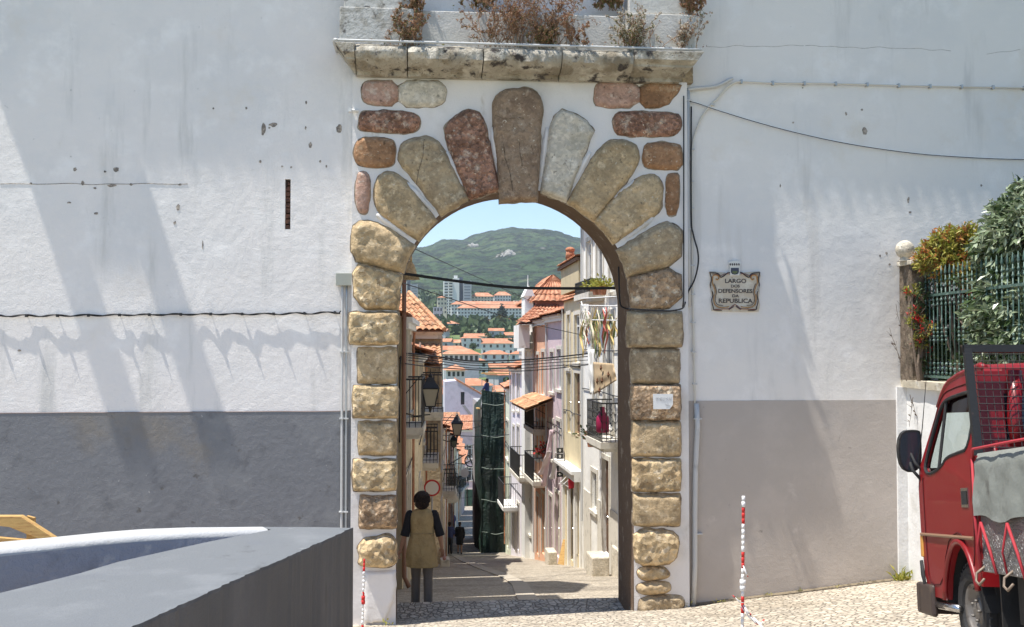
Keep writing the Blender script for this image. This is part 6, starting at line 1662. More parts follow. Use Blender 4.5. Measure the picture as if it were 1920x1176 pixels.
# lilac gable wall standing above the row
Yg = 150.0
h = thing('town_house', 'lilac-white gabled end wall with one small dark window, above the curving row', 'house', (W(870, 780, Yg).x, Yg, -6), 'houses along the street')
gpts = [W(x, y, Yg) for x, y in ((834, 716), (857, 714), (905, 742), (905, 860), (834, 860))]
wn = [W(x, y, Yg) for x, y in ((864, 735), (871, 735), (871, 759), (864, 759))]
LIL = plaster('lilac_white_gable', (.56, .52, .60), .8)
m_ = MB(); m_.holed(gpts, [wn], (0, 9, 0)); m_.build('wall', LIL, h)
m_ = MB(); m_.prism([p + V(0, .12, 0) for p in wn], (0, .03, 0)); w = m_.build('window', MT['glass'], h)
m_ = MB(); a = gpts[1]; b = gpts[2]; 
m_.prism([a + V(-.1, -.1, 0), b + V(.2, -.1, -.05), b + V(.2, -.1, .16), a + V(-.1, -.1, .3)], (0, 9.3, 0)); m_.build('verge', MT['tile'], h)
m_ = MB(); m_.prism([W(866, 760, Yg) + V(0, -.04, 0), W(872, 760, Yg) + V(0, -.04, 0), W(898, 795, Yg) + V(0, -.04, 0), W(893, 797, Yg) + V(0, -.04, 0)], (0, .05, 0)); m_.build('stair_line', W10, h)
# low tiled roofs stepping below it
for (px0, px1, py0, py1, Yh, lab, mm) in ((826, 868, 777, 800, 136, 'lichened low tiled roof just beyond the stone end wall', 'tilel'), (862, 904, 782, 806, 139, 'orange low tiled roof in front of the lilac gable', 'tile'), (832, 862, 798, 822, 132, 'broken-edged tiled roof left of the dusky mauve house', 'tilel'), (892, 930, 800, 815, 142, 'reddish tiled roof tucked left of the green netting', 'tile')):
    a = W(px0, py1, Yh); b = W(px1, py1, Yh); c = W((px0 + px1) / 2, py0, Yh + 4)
    h = thing('low_roofed_house', lab, 'house', (a.x, Yh, a.z - 3), 'low tiled houses below the lilac gable')
    m_ = MB(); m_.box(a.x + .2, b.x - .2, Yh + .4, Yh + 7, a.z - 9, a.z); m_.build('wall', rnd.choice([W8, W9, W10]), h)
    m_ = MB(); tiled(m_, (a.x, Yh, a.z), (b.x, Yh, a.z), (a.x + .3, Yh + 4, c.z + .3), (b.x - .3, Yh + 4, c.z + .3)); tiled(m_, (b.x, Yh + 8, a.z), (a.x, Yh + 8, a.z), (b.x - .3, Yh + 4, c.z), (a.x + .3, Yh + 4, c.z)); m_.build('roof', MT[mm], h, fix=False)
# mauve house that closes the view at the street end
Ye = 128.0; a = W(856, 940, Ye); b = W(925, 940, Ye); zt_ = W(880, 806, Ye).z; zb2 = zs(Ye)
F_ = None; ops = []
for px in (868, 884, 899):
    c = W(px, 840, Ye).x - a.x
    for pz in (3.4, 6.3): ops.append(('g', c - .5, c + .5, zb2 + pz, zb2 + pz + 1.7))
    ops.append(('d', c - .5, c + .5, zb2 - .2, zb2 + 2.2, 'gdoor'))
house('dusky mauve house closing the view where the street bends at the bottom', (a.x, Ye), (b.x, Ye), (0, -1), 7, zb2, zt_, W3, ops)
# ------------------------------------------------------------------ town on the far slope
def far_house(w, d, hgt, wallm, rt='hip', nwin=3):
    """one small house around the origin, front to -Y"""
    t = thing('hillside_house', 'x', 'house', (0, 0, 0), 'orange-roofed houses on the far slope')
    m_ = MB(); m_.box(-w / 2, w / 2, -d / 2, d / 2, -4, hgt); m_.build('wall', wallm, t)
    m_ = MB(); o = .5; k = min(w, d) * .22
    if rt == 'hip':
        c = min(w, d) / 2 + o; x0, x1, y0, y1 = -w / 2 - o, w / 2 + o, -d / 2 - o, d / 2 + o
        r0, r1 = (x0 + c * .9, 0, hgt + k), (x1 - c * .9, 0, hgt + k)
        m_.add([(x0, y0, hgt), (x1, y0, hgt), (x1, y1, hgt), (x0, y1, hgt), r0, r1], [(0, 1, 5, 4), (1, 2, 5), (2, 3, 4, 5), (3, 0, 4), (3, 2, 1, 0)])
    else:
        m_.add([(-w / 2 - o, -d / 2 - o, hgt), (w / 2 + o, -d / 2 - o, hgt), (w / 2 + o, d / 2 + o, hgt), (-w / 2 - o, d / 2 + o, hgt), (-w / 2 - o, 0, hgt + k), (w / 2 + o, 0, hgt + k)], [(0, 1, 5, 4), (2, 3, 4, 5), (0, 4, 3), (1, 2, 5), (3, 2, 1, 0)])
    m_.build('roof', MT['tile_far'], t)
    for i in range(nwin):
        x = -w / 2 + w * (i + .5) / nwin
        for z in ([1.0, 3.9] if hgt > 5 else [1.0]):
            q = MB(); q.box(x - .55, x + .55, -d / 2 - .04, -d / 2 + .02, z, z + 1.5); q.build('window', MT['glass'], t)
    return t
MT['tile_far'] = mat('far_terracotta', (.42, .18, .10), .9, [((.52, .28, .17), .25, .45, .65), ((.34, .13, .07), .5, .52, .7)], [])
wm = [plaster('far_white_render', (.66, .65, .63), .8), plaster('far_cream_render', (.58, .52, .42), .8), plaster('far_grey_render', (.42, .43, .45), .8)]
protos = [far_house(11, 8, 5.8, wm[0], 'hip', 3), far_house(14, 8, 3.2, wm[1], 'gable', 4), far_house(9, 8, 6.2, wm[2], 'gable', 2), far_house(17, 9, 6.0, wm[0], 'hip', 5), far_house(24, 9, 3.4, wm[1], 'gable', 6)]
spots = []
rr2 = random.Random(5)
d = 185
while d < 800:
    row = d
    px = 812 + rr2.uniform(-8, 4)
    while px < 1012:
        k = rr2.randrange(5); wpx = (11, 14, 9, 17, 24)[k] * 2000 / row
        if rr2.random() < .93 and not (row > 330 and row < 390 and px < 905):
            spots.append((px + wpx / 2, row + rr2.uniform(-6, 6), k))
        px += wpx * rr2.uniform(1.0, 1.12)
    d *= 1.095
adj = ['small', 'wide', 'squat', 'long', 'broad', 'low', 'plain', 'pale', 'tidy', 'weathered']
used = set()
def place(src, X, Y, label, rz):
    z = zt(X, Y)
    if src['label'] == 'x':
        src.location = (X, Y, z); src.rotation_euler = (0, 0, rz); src['label'] = label; return src
    return copy_tree(src, (X, Y, z), rz, label)
kindw = ['white hip-roofed house', 'cream gabled bungalow', 'grey gabled house', 'long white house', 'long cream bungalow']
ntot = len(spots)
rows = {}
for i, (px, d, k) in enumerate(spots):
    X = XD(px, d); Y = d - 14
    col_ = 'at the left end' if px < 850 else 'left of centre' if px < 890 else 'in the middle' if px < 925 else 'right of centre' if px < 960 else 'at the right end'
    lvl = 'lowest' if d < 215 else 'second lowest' if d < 250 else 'third' if d < 285 else 'fourth' if d < 320 else 'fifth' if d < 365 else 'sixth' if d < 415 else 'seventh' if d < 470 else 'eighth' if d < 530 else 'ninth' if d < 600 else 'tenth' if d < 680 else 'topmost'
    L = kindw[k] + ', ' + lvl + ' tier up the slope, ' + col_
    n_ = 2; base_ = L
    while L in used: L = base_ + (', next along' if n_ == 2 else ', third along' if n_ == 3 else ', last along'); n_ += 1
    used.add(L)
    place(protos[k], X, Y, L, rr2.uniform(-.5, .5))
for p_ in protos:
    if p_['label'] == 'x':
        for c in list(p_.children_recursive) + [p_]: bpy.data.objects.remove(c)
# the white two-storey house that catches the light (835-895, 650-680)
def block(name, label, px0, px1, ytop, ybot, d, depth, wallm, floors, colsn, roofm='tile_far', rh=1.6, group=None, cat='apartment block', balc=False, rot=0):
    Y = d - 14; a = W(px0, ybot, Y); b = W(px1, ybot, Y); zt_ = W((px0 + px1) / 2, ytop, Y).z; z0 = a.z
    t = thing(name, label, cat, ((a.x + b.x) / 2, Y, z0), group)
    m_ = MB(); m_.box(a.x, b.x, Y, Y + depth, z0 - 12, zt_); m_.build('wall', wallm, t)
    if roofm:
        m_ = MB(); o = .8; r = [(a.x - o, Y - o, zt_), (b.x + o, Y - o, zt_), (b.x + o, Y + depth + o, zt_), (a.x - o, Y + depth + o, zt_), (a.x - o + depth * .4, Y + depth / 2, zt_ + rh), (b.x + o - depth * .4, Y + depth / 2, zt_ + rh)]
        m_.add(r, [(0, 1, 5, 4), (1, 2, 5), (2, 3, 4, 5), (3, 0, 4), (3, 2, 1, 0)]); m_.build('roof', MT[roofm], t)
    wdt = (b.x - a.x) / colsn; fh = (zt_ - z0) / floors; cnt = 0
    for i in range(colsn):
        for j in range(floors):
            if cnt >= 98: break
            m_ = MB(); x = a.x + wdt * (i + .5); z = z0 + fh * (j + .35); w2 = min(.7, wdt * .28)
            m_.box(x - w2, x + w2, Y - .05, Y + .03, z, z + fh * .48); m_.build('window', MT['glass'], t); cnt += 1
    return t
block('apartment_block', 'long white apartment block with an orange roof below the towers, front range', 858, 990, 578, 603, 860, 14, wm[0], 4, 22, rh=3, group='apartment blocks below the mountain')
block('apartment_block', 'white range of flats stepping up behind the long front block', 846, 984, 571, 590, 900, 14, wm[0], 3, 24, rh=3, group='apartment blocks below the mountain')
block('apartment_block', 'orange-roofed row of flats on the rise between towers and pinnacle', 884, 925, 556, 573, 1010, 14, wm[1], 3, 7, rh=4, group='apartment blocks below the mountain')
block('apartment_block', 'right half of the orange-roofed row of flats on the rise', 927, 958, 554, 572, 1020, 14, wm[0], 3, 6, rh=4, group='apartment blocks below the mountain')
block('apartment_block', 'low cream building at the right end of the rise', 964, 990, 563, 574, 1000, 12, wm[1], 2, 5, None, group='apartment blocks below the mountain')
block('apartment_block', 'small grey-roofed white house left of the tall tower', 813, 830, 576, 598, 800, 12, wm[2], 2, 3, None, group='apartment blocks below the mountain')
block('apartment_block', 'cream stepped block right against the left side of the tall tower', 820, 838, 558, 590, 960, 12, wm[1], 4, 3, 'tile_far', group='apartment blocks below the mountain')
block('villa', 'white villa with an orange hipped roof in front of the far slope', 832, 898, 664, 682, 330, 9, wm[0], 1, 7, rh=1.6, cat='house')
block('villa', 'second white villa just below the first on the far slope, grey gable', 838, 872, 694, 712, 270, 8, wm[0], 1, 4, rh=1.4, cat='house')
TG = mat('tower_grey_panel', (.36, .37, .39), .8); TW_ = mat('tower_white_panel', (.64, .64, .62), .8); TD = mat('tower_dark_recess', (.10, .11, .13), .7)
def tower(label, px0, px1, ytop, ybot, d, mid=True):
    Y = d - 14; a = W(px0, ybot, Y); b = W(px1, ybot, Y); zt_ = W(px0, ytop, Y).z
    t = thing('residential_tower', label, 'tower block', ((a.x + b.x) / 2, Y, a.z), 'tower blocks below the mountain'); w = b.x - a.x
    segs = [(0, .34, 0, TW_, -1.5), (.34, .56, 0, TW_, 1.2), (.56, .70, -4, TD, 2.5), (.70, 1.0, -1, TG, -1.0)]
    for u0, u1, dy, mm, dz in segs:
        m_ = MB(); m_.box(a.x + w * u0 + .02, a.x + w * u1 - .02, Y - (dy if dy < 0 else 0) * 1, Y + 16, a.z - 15, zt_ + dz); m_.build('tower_shaft', mm, t)
    nf = 14; fh = (zt_ - a.z) / nf
    for j in range(nf):
        z = a.z + j * fh
        m_ = MB(); m_.box(a.x + w * .03, a.x + w * .15, Y - .1, Y + .5, z + fh * .3, z + fh * .8); m_.box(a.x + w * .19, a.x + w * .31, Y - .1, Y + .5, z + fh * .3, z + fh * .8); m_.build('window_band', MT['glass'], t)
        m_ = MB(); m_.box(a.x + w * .17, a.x + w * .32, Y - 1.2, Y, z, z + fh * .28); m_.build('balcony', TW_, t)
        m_ = MB(); m_.box(a.x + w * .74, a.x + w * .96, Y + .9, Y + 1.1, z + fh * .35, z + fh * .6); m_.build('window_band', TD, t)
    m_ = MB(); m_.box(a.x + w * .38, a.x + w * .50, Y + 3, Y + 9, zt_, zt_ + 4); m_.build('lift_housing', TW_, t)
tower('tall pale tower block with a dark recess, in front of the mountain', 832, 884, 524, 600, 1000)
tower('partly hidden tower block at the left edge of the arch view', 738, 783, 530, 592, 1050)

# ------------------------------------------------------------------ trees on the slope
TRK = mat('tree_bark', (.10, .075, .05), .9)
LT = leafmat('dusty_green_leaf', (.035, .06, .02), (.10, .14, .045), .1); LT2 = leafmat('dark_cypress_leaf', (.012, .03, .012), (.03, .05, .02), .05)
def tree_proto(r_, hgt, m, kind='round', nl=420):
    t = thing('broadleaf_tree' if kind == 'round' else 'cypress_tree', 'x', 'tree', (0, 0, 0), 'trees among the far houses')
    m_ = MB(); m_.tube([(0, 0, -1), (0.1, 0, hgt * .35), (0, .1, hgt * .6)], [.3, .2, .1], 6)
    for k in range(4): a = k * 1.57; m_.tube([(0, 0, hgt * .3), (math.cos(a) * r_ * .5, math.sin(a) * r_ * .5, hgt * .6)], [.12, .05], 4)
    m_.build('trunk', TRK, t)
    m_ = MB()
    for _ in range(nl):
        d_ = Vector((rnd.gauss(0, 1), rnd.gauss(0, 1), rnd.gauss(0, 1))).normalized()
        k = (.6 + .4 * rnd.random()) * (1 + .5 * noise.noise(d_ * 2 + V(r_, 0, 0)))
        c = V(d_.x * r_ * k, d_.y * r_ * k, hgt * .62 + d_.z * hgt * .42 * k)
        if kind != 'round': c = V(d_.x * r_ * k * (1.15 - abs(d_.z)) , d_.y * r_ * k * (1.15 - abs(d_.z)), hgt * .5 + d_.z * hgt * .5 * k)
        leaf(m_, c, V(rnd.gauss(0, 1), rnd.gauss(0, 1), rnd.gauss(.3, 1)), r_ * .42, r_ * .14)
    m_.build('crown', m, t, fix=False)
    return t
tp = [tree_proto(2.6, 5, LT), tree_proto(1.9, 3.6, LT), tree_proto(3.4, 5.5, LT, nl=600)]
cy = tree_proto(4.2, 17, LT2, 'cypress', 700)
c = W(941, 604, 820); cy.location = (c.x, 820, zt(c.x, 820) - 1); cy['label'] = 'lone dark cypress in front of the long white apartment block'; cy['group'] = 'cypress by the flats'
used2 = set()
for i in range(60):
    px = rr2.uniform(815, 1000); d = rr2.choice([rr2.uniform(190, 420), rr2.uniform(300, 700), rr2.uniform(560, 840)])
    X = XD(px, d); Y = d - 14; k = i % 3
    pr = tp[k]
    L = ('round green tree', 'small green bush-like tree', 'spreading green tree')[k] + ' among the ' + ('lowest' if d < 260 else 'lower' if d < 350 else 'middle' if d < 480 else 'upper' if d < 640 else 'highest') + ' far houses' + (' at the left' if px < 860 else ' left of centre' if px < 900 else ' in the middle' if px < 935 else ' right of centre' if px < 970 else ' at the right')
    b_ = L; n_ = 0
    while L in used2 and n_ < 4: n_ += 1; L = b_ + (', farther up', ', beside another tree', ', half hidden', ', topmost one')[n_ - 1]
    used2.add(L)
    if pr['label'] == 'x': pr.location = (X, Y, zt(X, Y)); pr['label'] = L
    else: copy_tree(pr, (X, Y, zt(X, Y)), rr2.uniform(0, 6), L)
# dark woodland strip at the foot of the mountain: nobody could count it
m_ = MB()
for _ in range(5200):
    d = rr2.uniform(1060, 1320) if _ % 2 else rr2.uniform(700, 800); px = rr2.uniform(700, 1110); X = XD(px, d); z = zt(X, d - 14)
    r_ = rr2.uniform(3, 6.5); c = V(X, d - 14, z + rr2.uniform(0, r_ * .8))
    leaf(m_, c, V(rnd.gauss(0, 1), rnd.gauss(0, .5), rnd.gauss(.6, .6)), r_ * 1.3, r_ * .5)
o = m_.build('woodland', LT, None, loc=W(900, 600, 900), fix=False); tag(o, 'dark wooded strips around the flats at the foot of the mountain', 'woodland', None, 'stuff')
# ------------------------------------------------------------------ people
SKIN = mat('sun_tanned_skin', (.40, .22, .14), .55); HAIR = mat('dark_brown_curly_hair', (.030, .017, .013), .7, [((.07, .04, .025), 30, .5, .65)], [('n', 70, .02)])
def capt(mb, pts, rs, n=10, sx=1.0):
    """closed limb with rounded ends"""
    pts = [Vector(p) for p in pts]
    a = (pts[0] - pts[1]).normalized(); b = (pts[-1] - pts[-2]).normalized()
    P = [pts[0] + a * rs[0] * .95, pts[0] + a * rs[0] * .7] + pts + [pts[-1] + b * rs[-1] * .7, pts[-1] + b * rs[-1] * .95]
    r_ = [rs[0] * .25, rs[0] * .72] + list(rs) + [rs[-1] * .72, rs[-1] * .25]
    mb.tube(P, r_, n, sx=sx)
def loftz(mb, secs, n=28, wr=0.0, sd=0, capb=True, capt_=True):
    vs = []
    for z, rx, ry, cx_, cy_ in secs:
        for k in range(n):
            a = 2 * math.pi * k / n
            w = 1 + wr * (noise.noise(V(math.cos(a) * 2.2, math.sin(a) * 2.2, z * 3 + sd)) + .5 * noise.noise(V(math.cos(a) * 6, math.sin(a) * 6, z * 5 + sd)))
            vs.append((cx_ + rx * w * math.cos(a), cy_ + ry * w * math.sin(a), z))
    m = len(secs)
    fs = [(j * n + k, j * n + (k + 1) % n, (j + 1) * n + (k + 1) % n, (j + 1) * n + k) for j in range(m - 1) for k in range(n)]
    if capb: fs.append(tuple(range(n - 1, -1, -1)))
    if capt_: fs.append(tuple((m - 1) * n + k for k in range(n)))
    mb.add(vs, fs)
def person(label, loc, rz, H, arms, feet, outfit, vox=.006, hair='short', hand=True, group=None, lean=0.0):
    """local frame: x right, y forward, z up; arms = ((elbow, wrist) left, right) for a 1.70 m figure"""
    k = H / 1.70
    t = thing('person', label, 'person', loc, group)
    ORG[t.name] = V(0, 0, 0)
    t.rotation_euler = (0, 0, rz); t.scale = (k, k, k)
    b = MB(); bo = V(0, 0, 0)
    loftz(b, [(.80, .10, .08, 0, 0), (.86, .155, .10, 0, -.01), (.94, .165, .11, 0, -.01), (1.04, .14, .095, 0, 0), (1.14, .13, .09, 0, 0), (1.26, .155, .10, 0, .005), (1.36, .17, .10, 0, 0), (1.42, .15, .085, 0, 0), (1.455, .08, .06, 0, 0)], 20)
    capt(b, [(0, 0, 1.42), (0, .01, 1.50), (0, .02, 1.56)], [.055, .05, .05])
    b.ell((0, .025, 1.60), .074, .092, .108, 18, 14); b.ell((0, .06, 1.545), .05, .055, .045, 12, 8)
    b.ell((0, .118, 1.583), .013, .02, .022, 8, 6); b.ell((-.077, .015, 1.59), .012, .022, .032, 8, 6); b.ell((.077, .015, 1.59), .012, .022, .032, 8, 6)
    b.ell((0, .106, 1.545), .022, .012, .008, 8, 6)
    for i, sx in ((0, -1), (1, 1)):
        el, wr = map(Vector, arms[i]); sh = V(sx * .185, 0, 1.40)
        capt(b, [sh, sh.lerp(el, .5), el], [.050, .046, .038]); capt(b, [el, el.lerp(wr, .35), wr], [.039, .038, .025])
        d_ = (wr - el).normalized()
        if hand:
            pc = wr + d_ * .055; b.ell(pc, .016, .036, .052, 10, 8, rot=d_.to_track_quat('Z', 'X').to_matrix() @ Matrix.Rotation(R(0), 3, 'Z'))
            q = d_.to_track_quat('Z', 'X').to_matrix(); sd_ = q @ V(0, 1, 0); nm = q @ V(1, 0, 0) * (-sx)
            if sd_.y < 0: sd_ = -sd_
            for j, (o, L) in enumerate(((.026, .070), (.009, .080), (-.009, .075), (-.025, .058))):
                r0 = pc + d_ * .040 + sd_ * o; cu = V(-sx, 0, 0)
                capt(b, [r0, r0 + d_ * L * .42 + cu * .004, r0 + d_ * L * .74 + cu * .016, r0 + d_ * L * .94 + cu * .030], [.0085, .008, .0072, .006], 7)
            r0 = wr + d_ * .025 + sd_ * .030; capt(b, [r0, r0 + sd_ * .018 + d_ * .03, r0 + sd_ * .020 + d_ * .055 + V(-sx * .008, 0, 0)], [.0105, .0095, .008], 7)
        else: capt(b, [wr, wr + d_ * .13], [.028, .018])
        fx_, fy_ = feet[i]; hp = V(sx * .085, 0, .86); kn = V(lerp(sx * .085, fx_, .5), fy_ * .5 + .03, .47); an = V(fx_, fy_, .085)
        capt(b, [hp, hp.lerp(kn, .5), kn], [.085, .072, .054]); capt(b, [kn, kn.lerp(an, .3), kn.lerp(an, .7), an], [.052, .054, .040, .034])
        capt(b, [an + V(0, -.02, -.04), an + V(0, .13, -.055)], [.035, .028], 10)
    o = b.build('body', SKIN, t, smooth=True)
    rm = o.modifiers.new('skin_union', 'REMESH'); rm.mode = 'VOXEL'; rm.voxel_size = vox; rm.use_smooth_shade = True
    sm = o.modifiers.new('soft', 'SMOOTH'); sm.iterations = 3
    e_ = MB()
    for sx in (-1, 1): e_.ell((sx * .030, .112, 1.605), .011, .007, .006, 8, 6)
    e_.build('eyes', mat('dark_eye', (.03, .02, .02), .2) if 'dark_eye' not in bpy.data.materials else bpy.data.materials['dark_eye'], o)
    def cloth(name, mb, m, v=vox * 1.3, it=4):
        c = mb.build(name, m, t, smooth=True)
        r_ = c.modifiers.new('cloth_union', 'REMESH'); r_.mode = 'VOXEL'; r_.voxel_size = v; r_.use_smooth_shade = True
        s_ = c.modifiers.new('soft', 'SMOOTH'); s_.iterations = it
        return c
    outfit(t, cloth, arms, feet)
    h = MB()
    if hair == 'short':
        h.ell((0, -.012, 1.635), .116, .124, .122, 44, 30)
        h.ell((0, -.045, 1.585), .100, .085, .090, 20, 12)
    else:
        h.ell((0, -.008, 1.635), .088, .102, .098, 18, 12); h.ell((0, -.04, 1.57), .07, .06, .09, 14, 10)
    for v in h.v:
        v += V(.013 * noise.noise(v * 30), .013 * noise.noise(v * 30 + V(5, 5, 5)), .014 * noise.noise(v * 30 + V(9, 1, 4))) + V(noise.noise(v * 9), 0, noise.noise(v * 9 + V(3, 3, 3))) * .012
    ho = cloth('hair', h, HAIR, .007 if vox < .01 else .014, 1)
    if vox < .01:
        q = MB(); r2 = random.Random(3)
        for _ in range(2600):
            d_ = Vector((r2.gauss(0, 1), r2.gauss(0, 1), r2.gauss(0, 1))).normalized()
            if d_.y > .55 and d_.z < .5: continue
            p0 = V(0, -.014, 1.628) + V(d_.x * .112, d_.y * .118, d_.z * .116) if d_.z > -.3 else V(0, -.045, 1.59) + V(d_.x * .098, d_.y * .085, d_.z * .09)
            t_ = d_.cross(Vector((r2.gauss(0, 1), r2.gauss(0, 1), r2.gauss(0, 1)))).normalized()
            q.tube([p0, p0 + d_ * .009 + t_ * .008, p0 + d_ * .012 + t_ * .018, p0 + d_ * .003 + t_ * .024], [.0022, .0022, .0018, .001], 3, cap=False)
        q.build('curls', HAIR, ho, fix=False)
    return t
ORGfix = ORG
def trousers(cloth, feet, m, w=1.0, low=.06):
    q = MB()
    loftz(q, [(.80, .155, .115, 0, 0), (.90, .165, .122, 0, -.01), (1.0, .15, .11, 0, 0)], 24)
    for i, sx in ((0, -1), (1, 1)):
        fx_, fy_ = feet[i]; hp = V(sx * .085, -.005, .88); kn = V(lerp(sx * .085, fx_, .5), fy_ * .5 + .028, .47); an = V(fx_, fy_, low)
        pts = [hp.lerp(kn, t_) for t_ in fr(0, 1, 6)] + [kn.lerp(an, t_) for t_ in fr(0, 1, 7)][1:]
        rs = [lerp(.098, .070, t_) * w for t_ in fr(0, 1, 6)] + [lerp(.070, .066, t_) * w for t_ in fr(0, 1, 7)][1:]
        rs = [r_ * (1 + .05 * noise.noise(V(j * 1.3, sx * 5, 0))) for j, r_ in enumerate(rs)]
        q.tube(pts, rs, 16)
    return cloth('trousers', q, m)
def shoes(t, feet, m):
    for i in (0, 1):
        fx_, fy_ = feet[i]; s_ = MB()
        s_.tube([V(fx_, fy_ - .085, .035), V(fx_, fy_ - .075, .045), V(fx_, fy_ - .02, .055), V(fx_, fy_ + .07, .045), V(fx_ * 1.05, fy_ + .14, .033), V(fx_ * 1.05, fy_ + .18, .028)], [.010, .038, .046, .045, .040, .012], 12)
        for v in s_.v: v.z = max(v.z, .004)
        s_.build('shoe', m, t, smooth=True)
TUN = mat('fawn_linen_tunic', (.44, .31, .14), .85, [((.34, .235, .105), 6, .42, .66)], [('n', 5, .045), ('n', 13, .02), ('n', 160, .002)])
BLKC = mat('black_knit', (.014, .013, .015), .85); GTR = mat('grey_brown_trouser_cloth', (.17, .145, .12), .85, [], [('n', 12, .012)]); SHO = mat('black_shoe_leather', (.02, .018, .017), .5)
def lady(t, cloth, arms, feet):
    q = MB()
    loftz(q, [(.655, .238, .165, .01, -.01), (.70, .236, .168, .005, -.01), (.80, .232, .17, 0, -.015), (.90, .220, .162, 0, -.02), (1.0, .200, .148, 0, -.01), (1.10, .178, .132, 0, 0), (1.16, .172, .126, 0, 0), (1.24, .180, .130, 0, 0), (1.32, .192, .132, 0, 0), (1.39, .196, .122, 0, 0), (1.435, .180, .10, 0, 0), (1.465, .135, .08, 0, 0), (1.49, .082, .066, 0, .005)], 40, .10, 2)
    cloth('tunic', q, TUN)
    b_ = MB(); b_.tube([(.176 * math.cos(a) * 1.02, .130 * math.sin(a) * 1.03, 1.145 + .006 * math.sin(a * 3)) for a in fr(0, 6.283, 36)], .0055, 6, cap=False)
    b_.build('waist_seam', mat('tunic_seam', (.36, .26, .13), .85), t)
    for i, sx in ((0, -1), (1, 1)):
        el = Vector(arms[i][0]); sh = V(sx * .178, 0, 1.405); q = MB()
        d_ = (el - sh)
        capt(q, [sh, sh + d_ * .3], [.072, .066]); q.tube([sh, sh + d_ * .35, sh + d_ * .7, sh + d_ * 1.02, sh + d_ * 1.12], [.07, .066, .064, .068, .070], 14)
        cloth('sleeve', q, BLKC)
    trousers(cloth, feet, GTR, .98); shoes(t, feet, SHO)
p = W(791, 1100, 1.62)
arms = (((-.245, -.02, 1.13), (-.315, .04, .90)), ((.262, -.02, 1.13), (.290, .06, .91)))
feet = ((-.10, .14), (.095, -.05))
lp = person('woman seen from behind in a fawn tunic, black sleeves and grey trousers under the arch', (p.x, 1.62, zg(p.x, 1.62) + .005), R(-3), 1.68, arms, feet, lady, .006)
# small pink purse in her right hand
hb_ = MB(); c = Vector((p.x, 1.62, zg(p.x, 1.62))) + V(.325, .02, .76)
hb_.ell(c, .028, .05, .036, 12, 8); hb_.tube([c + V(0, .03, .03), c + V(-.01, .02, .07), c + V(0, -.03, .03)], .005, 5)
tag(hb_.build('purse', mat('dusty_pink_leather', (.42, .20, .15), .6), None, smooth=True, loc=c), 'small dusty pink purse held in the right hand of the woman in the tunic', 'purse')

def couple_a(t, cloth, arms, feet):
    q = MB(); loftz(q, [(.86, .185, .13, 0, 0), (1.0, .18, .125, 0, 0), (1.2, .19, .13, 0, 0), (1.36, .205, .125, 0, 0), (1.44, .17, .09, 0, 0), (1.47, .09, .07, 0, 0)], 20)
    for i, sx in ((0, -1), (1, 1)):
        el = Vector(arms[i][0]); sh = V(sx * .185, 0, 1.40); capt(q, [sh, el, el.lerp(Vector(arms[i][1]), .3)], [.068, .056, .05])
    cloth('shirt', q, mat('navy_blue_shirt', (.05, .06, .16), .8)); trousers(cloth, feet, mat('dark_trouser_cloth', (.05, .05, .06), .8)); shoes(t, feet, SHO)
def couple_b(t, cloth, arms, feet):
    q = MB(); loftz(q, [(.50, .20, .15, 0, 0), (.8, .20, .15, 0, 0), (1.0, .18, .13, 0, 0), (1.2, .18, .125, 0, 0), (1.36, .20, .12, 0, 0), (1.44, .16, .09, 0, 0), (1.47, .08, .07, 0, 0)], 20)
    for i, sx in ((0, -1), (1, 1)):
        el, wr = map(Vector, arms[i]); sh = V(sx * .185, 0, 1.40); capt(q, [sh, el, wr], [.064, .052, .042])
    cloth('coat', q, mat('black_coat', (.016, .015, .018), .85)); shoes(t, feet, SHO)
Yc = 44.0
for px, fn, H, lab, ar_ in ((843, couple_a, 1.72, 'walker in a navy top and dark trousers, left of the distant pair in the street', (((-.25, 0, 1.13), (-.24, .10, .88)), ((.25, 0, 1.13), (.24, .08, .88)))),
                            (862, couple_b, 1.70, 'walker in a long black coat, right of the distant pair in the street', (((-.25, 0, 1.13), (-.22, .12, .92)), ((.25, 0, 1.13), (.24, -.05, .88))))):
    q = W(px, 1030, Yc); person(lab, (q.x, Yc, zs(Yc) + .01), R(-4), H, ar_, ((-.09, .08), (.09, -.06)), fn, .02, 'cap', False, 'people far down the street')
for px, d, lab in ((889, 118, 'tiny dark figure standing at the far sunlit end of the street'), (849, 76, 'dark figure by the shady house row beyond the pair of walkers')):
    Yq = d - 14; q = W(px, 940, Yq); person(lab, (q.x, Yq, zs(Yq) + .01), R(40), 1.7, (((-.25, 0, 1.13), (-.24, .10, .88)), ((.25, 0, 1.13), (.24, .08, .88))), ((-.09, .05), (.09, -.05)), couple_a, .025, 'cap', False, 'people far down the street')
# person sitting up on the netted scaffold
def sitter(t, cloth, arms, feet): couple_a(t, cloth, arms, feet)
q = W(913, 738, Yn + .8)
person('person in dark clothes standing up on the netted scaffold top', (q.x, Yn + .8, ztn + .02 - .75), R(60), 1.65, (((-.25, .1, 1.15), (-.15, .3, 1.0)), ((.25, .1, 1.15), (.15, .3, 1.0))), ((-.09, .12), (.09, .0)), sitter, .02, 'cap', False)
m_ = MB(); m_.box(q.x - .6, q.x + .6, Yn + .3, Yn + 1.3, ztn - .78, ztn - .73); m_.build('deck', WD, sf)

